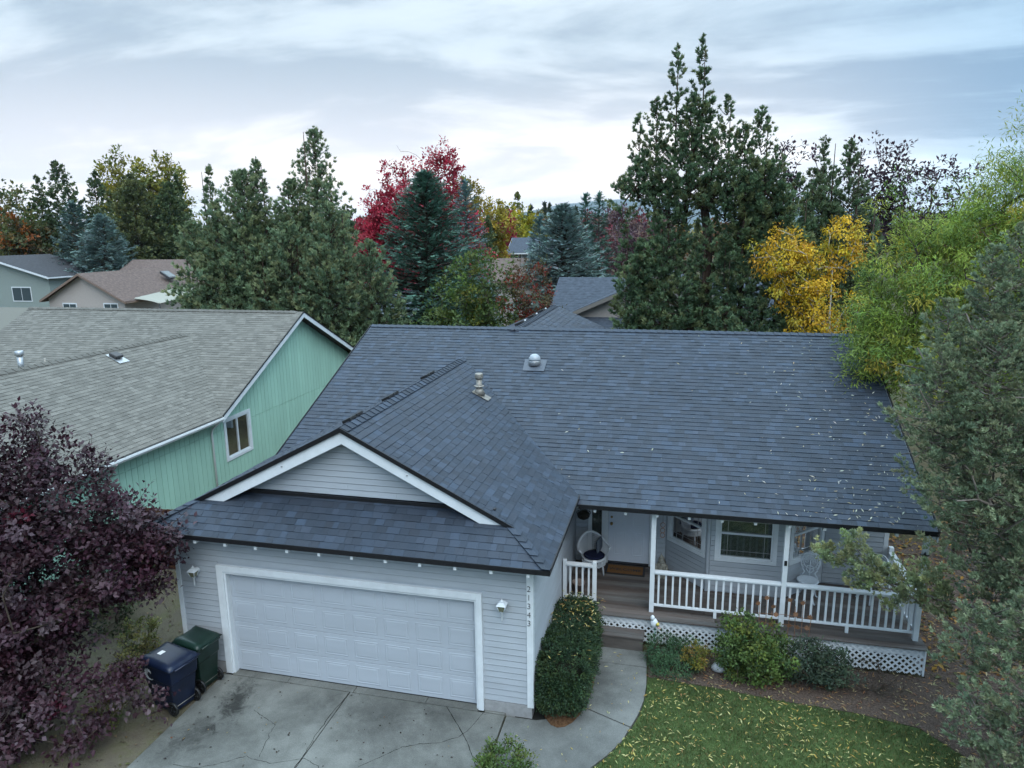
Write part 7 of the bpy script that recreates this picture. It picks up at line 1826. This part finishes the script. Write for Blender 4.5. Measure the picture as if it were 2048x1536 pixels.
FAR = [(-63.1, 121.6, 10.5, 'green', True), (-93.2, 184.9, 12.7, 'dark green', True), (-109.5, 221.5, 11.9, 'red', True), (-49.4, 106.2, 10.0, 'orange', True), (-69.7, 151.9, 10.8, 'burgundy', True), (-102.4, 224.9, 14.6, 'orange', True), (-82.1, 190.2, 13.7, 'dark green', False), (-44.3, 108.5, 10.3, 'red', False), (-94.2, 228.6, 15.0, 'red', True), (-49.6, 128.0, 12.0, 'dark green', True), (-74.2, 193.6, 12.6, 'dark green', False), (-56.6, 157.5, 13.0, 'green', True), (-44.6, 130.0, 11.1, 'yellow', True), (-80.0, 234.2, 14.4, 'burgundy', True), (-34.9, 112.3, 10.6, 'orange', True), (-40.2, 131.6, 11.8, 'burgundy', False), (-46.3, 161.2, 11.3, 'dark green', True), (-44.6, 161.7, 10.7, 'dark green', False), (-66.8, 238.6, 12.9, 'orange', False), (-41.2, 162.7, 12.9, 'yellow', True), (-25.9, 115.0, 11.1, 'burgundy', False), (-36.8, 163.9, 10.5, 'green', False), (-45.2, 203.0, 11.3, 'dark green', True), (-25.3, 135.8, 11.0, 'dark green', False), (-46.7, 243.7, 14.3, 'green', False), (-28.8, 165.7, 11.0, 'orange', False), (-20.8, 136.8, 11.3, 'orange', True), (-19.2, 137.1, 10.8, 'orange', False), (-14.3, 117.6, 11.6, 'dark green', True), (-15.9, 137.6, 11.3, 'burgundy', True), (-17.4, 167.8, 11.4, 'dark green', False), (-9.9, 118.3, 10.7, 'orange', False), (-22.9, 247.7, 11.5, 'burgundy', True), (-16.2, 208.2, 11.3, 'dark green', False), (-10.1, 168.6, 11.9, 'green', True), (-7.6, 168.9, 10.3, 'dark green', True), (-10.9, 248.9, 14.3, 'dark green', False), (-5.9, 209.1, 11.9, 'dark green', True), (0.6, 119.3, 11.1, 'red', True), (-1.2, 209.4, 10.8, 'orange', True), (0.8, 249.5, 13.3, 'green', False), (2.6, 209.5, 13.5, 'green', False), (-32.2, 123.7, 12.5, 'dark green', False), (-48.4, 284.2, 19.5, 'dark green', True), (-46.0, 284.7, 19.1, 'dark green', True), (-33.1, 185.3, 14.9, 'dark green', True), (-40.9, 88.1, 11.0, 'dark green', True), (-38.0, 83.9, 11.9, 'dark green', False), (-16.8, 157.7, 13.4, 'dark green', True), (-28.1, 135.1, 12.7, 'green', False), (-6.6, 108.7, 11.2, 'red', False), (-5.7, 118.8, 11.7, 'green', False), (-38.2, 78.2, 10.1, 'dark green', True), (-35.1, 74.2, 9.3, 'green', False), (-115.1, 91.7, 11.3, 'green', True), (-90.5, 74.3, 10.5, 'dark green', True), (-111.3, 96.1, 10.9, 'dark green', False), (-109.2, 98.4, 11.7, 'orange', True), (-107.2, 100.6, 10.8, 'dark green', True), (-83.8, 81.6, 10.2, 'orange', False), (-102.5, 105.2, 11.6, 'dark green', True), (-79.8, 85.3, 10.6, 'dark green', True), (-123.9, 139.9, 13.1, 'green', True), (-75.6, 89.1, 11.1, 'orange', True), (-73.4, 90.9, 10.5, 'dark green', False), (-71.0, 92.8, 10.7, 'dark green', False), (-109.8, 151.1, 12.2, 'dark green', False), (-83.2, 121.0, 10.7, 'orange', True), (-63.5, 98.1, 10.0, 'dark green', False), (-97.8, 159.2, 11.1, 'dark green', False), (-93.4, 161.9, 12.6, 'dark green', False), (-69.6, 129.5, 11.5, 'orange', False), (6.2, 149.6, 9.4, 'orange', True), (10.4, 119.5, 9.7, 'green', True), (15.5, 149.4, 10.9, 'orange', False), (17.8, 119.2, 10.5, 'green', True), (24.6, 148.7, 10.5, 'orange', False), (34.1, 187.9, 11.7, 'dark green', False), (28.5, 118.0, 10.2, 'dark green', False), (31.9, 117.4, 9.1, 'dark green', True), (41.4, 146.0, 9.5, 'green', False), (54.6, 184.1, 10.6, 'dark green', False), (41.5, 115.2, 8.8, 'green', True), (44.5, 114.4, 8.9, 'dark green', False), (56.4, 142.1, 9.5, 'orange', True), (59.8, 141.0, 9.3, 'orange', True), (76.9, 177.3, 9.8, 'orange', True), (66.3, 138.6, 9.1, 'green', False), (69.5, 137.3, 8.4, 'orange', False), (72.4, 136.0, 8.5, 'orange', True)]
RIDGE = [(-2222, 8709, 186), (-1918, 8781, 255), (-1705, 8825, 294), (-1522, 8859, 334), (-1400, 8879, 350), (-1248, 8901, 354), (-1005, 8932, 380), (-763, 8956, 390), (-552, 8972, 389), (-342, 8983, 373), (-104, 8989, 345), (189, 8988, 333), (476, 8977, 344), (759, 8958, 326), (1037, 8931, 285), (1308, 8895, 256), (1825, 8804, 221), (2541, 8626, 166), (3184, 8411, 94), (3570, 8255, 66)]
FAR = [(x, y, h, c, con and 'green' in c) for (x, y, h, c, con) in FAR]
FAR.sort(key=lambda t: math.atan2(t[0] - CAM.x, t[1] - CAM.y))
ORD = 'first second third fourth fifth sixth seventh eighth ninth tenth eleventh twelfth thirteenth fourteenth fifteenth sixteenth seventeenth eighteenth nineteenth twentieth'.split()
CNT = {}
for (x, y, h, cname, con) in FAR:
    k = 'conifer' if con else 'leafy tree'
    q = CNT.get((cname, con), 0); CNT[(cname, con)] = q + 1
    if q >= len(ORD): continue
    t = thing('far_conifer' if con else 'far_tree', f'{ORD[q]} {cname} {k} from the left in the distant tree line', 'tree', (x, y, 0), 'distant tree line')
    cr_, tk_ = far_mesh(cname, con)
    s_ = (h * (1.0 if not con else 0.8) * random.uniform(0.85, 1.15), h)
    for nm, me in (('crown', cr_), ('trunk', tk_)):
        o = bpy.data.objects.new(nm, me); COL.objects.link(o); o.parent = t; o.scale = (s_[0], s_[0], s_[1]); o.rotation_euler = (0, 0, random.uniform(0, 6))
# the wood beyond reads as one mass
n = 1000; d_ = 260 + 1900 * rng.uniform(0, 1, n) ** 1.5; a = R(13.55) + rng.uniform(-0.72, 0.72, n)
bx_, by_ = CAM.x - np.sin(a) * d_, CAM.y + np.cos(a) * d_; hh = rng.uniform(6, 13.5, n)
P, D, S_, Cc = [], [], [], []
allc = np.array([c for v in ('dark green', 'dark green', 'dark green', 'green', 'orange', 'yellow') for c in FARC[v]])
m_ = 9
i = np.repeat(np.arange(n), m_); u = rng.uniform(0.1, 1, n * m_)
con = rng.uniform(0, 1, n) < 0.5
rad = np.where(con[i], (1 - u) * 2.2, np.sqrt(np.maximum(0, 1 - (2 * u - 1.1) ** 2)) * 3.2); an = rng.uniform(0, 6.28, n * m_)
P = np.stack((bx_[i] + rad * np.cos(an), by_[i] + rad * np.sin(an), u * hh[i]), 1)
o = foliage_obj('distant_wood', [inst('cluster', P, np.stack((np.cos(an), np.sin(an), np.full(n * m_, 0.8)), 1), np.full(n * m_, 3.6), (allc[rng.integers(0, len(allc), n)])[i] * rng.uniform(0.8, 1.2, (n * m_, 1)), rng)], F_DEC, None, 'stuff')
tag(o, 'distant mixed woodland on the plain', 'woodland', kind='stuff')
# hills
HILL = mat('wooded_hillside', (0.045, 0.060, 0.045), 0.95, 0.05, noise=0.3, nscale=0.002)
vs_, fs = [], []
rd = np.array(RIDGE, float); nr_ = 9; tt = np.linspace(0, len(rd) - 1, 160)
for i, t in enumerate(tt):
    px_, py_, pz_ = [np.interp(t, np.arange(len(rd)), rd[:, k]) for k in range(3)]
    out = Vector((px_ - CAM.x, py_ - CAM.y, 0)).normalized()
    for j in range(nr_):
        u = j / (nr_ - 1); s_ = (u - 0.5) * 2
        z = pz_ * (1 - abs(s_) ** 1.3) * (1 + (0.10 * math.sin(t * 3.1 + j) + 0.06 * math.sin(t * 7 + 2 * j)) * (1 - abs(1 - 2 * u) ** 0 + abs(s_)))
        vs_.append((px_ + out.x * s_ * 2200, py_ + out.y * s_ * 2200, max(-5, z)))
for i in range(len(tt) - 1):
    for j in range(nr_ - 1): fs.append((i * nr_ + j, (i + 1) * nr_ + j, (i + 1) * nr_ + j + 1, i * nr_ + j + 1))
hl = MB().add(vs_, fs, smooth=True).build('hills', HILL); hl['kind'] = 'structure'

# the evening air between here and the hills
hz = MB().box(-14800, 14800, -14800, 14800, -1.2, 620).build('haze', None or mat('unused', (1, 1, 1)))
hm = bpy.data.materials.new('evening_haze'); hm.use_nodes = True
hm.node_tree.nodes.remove(hm.node_tree.nodes['Principled BSDF'])
pv = hm.node_tree.nodes.new('ShaderNodeVolumePrincipled'); pv.inputs['Color'].default_value = (0.72, 0.84, 1.0, 1); pv.inputs['Density'].default_value = 0.00006
hm.node_tree.links.new(pv.outputs[0], hm.node_tree.nodes['Material Output'].inputs['Volume'])
hz.data.materials.clear(); hz.data.materials.append(hm); hz['kind'] = 'stuff'
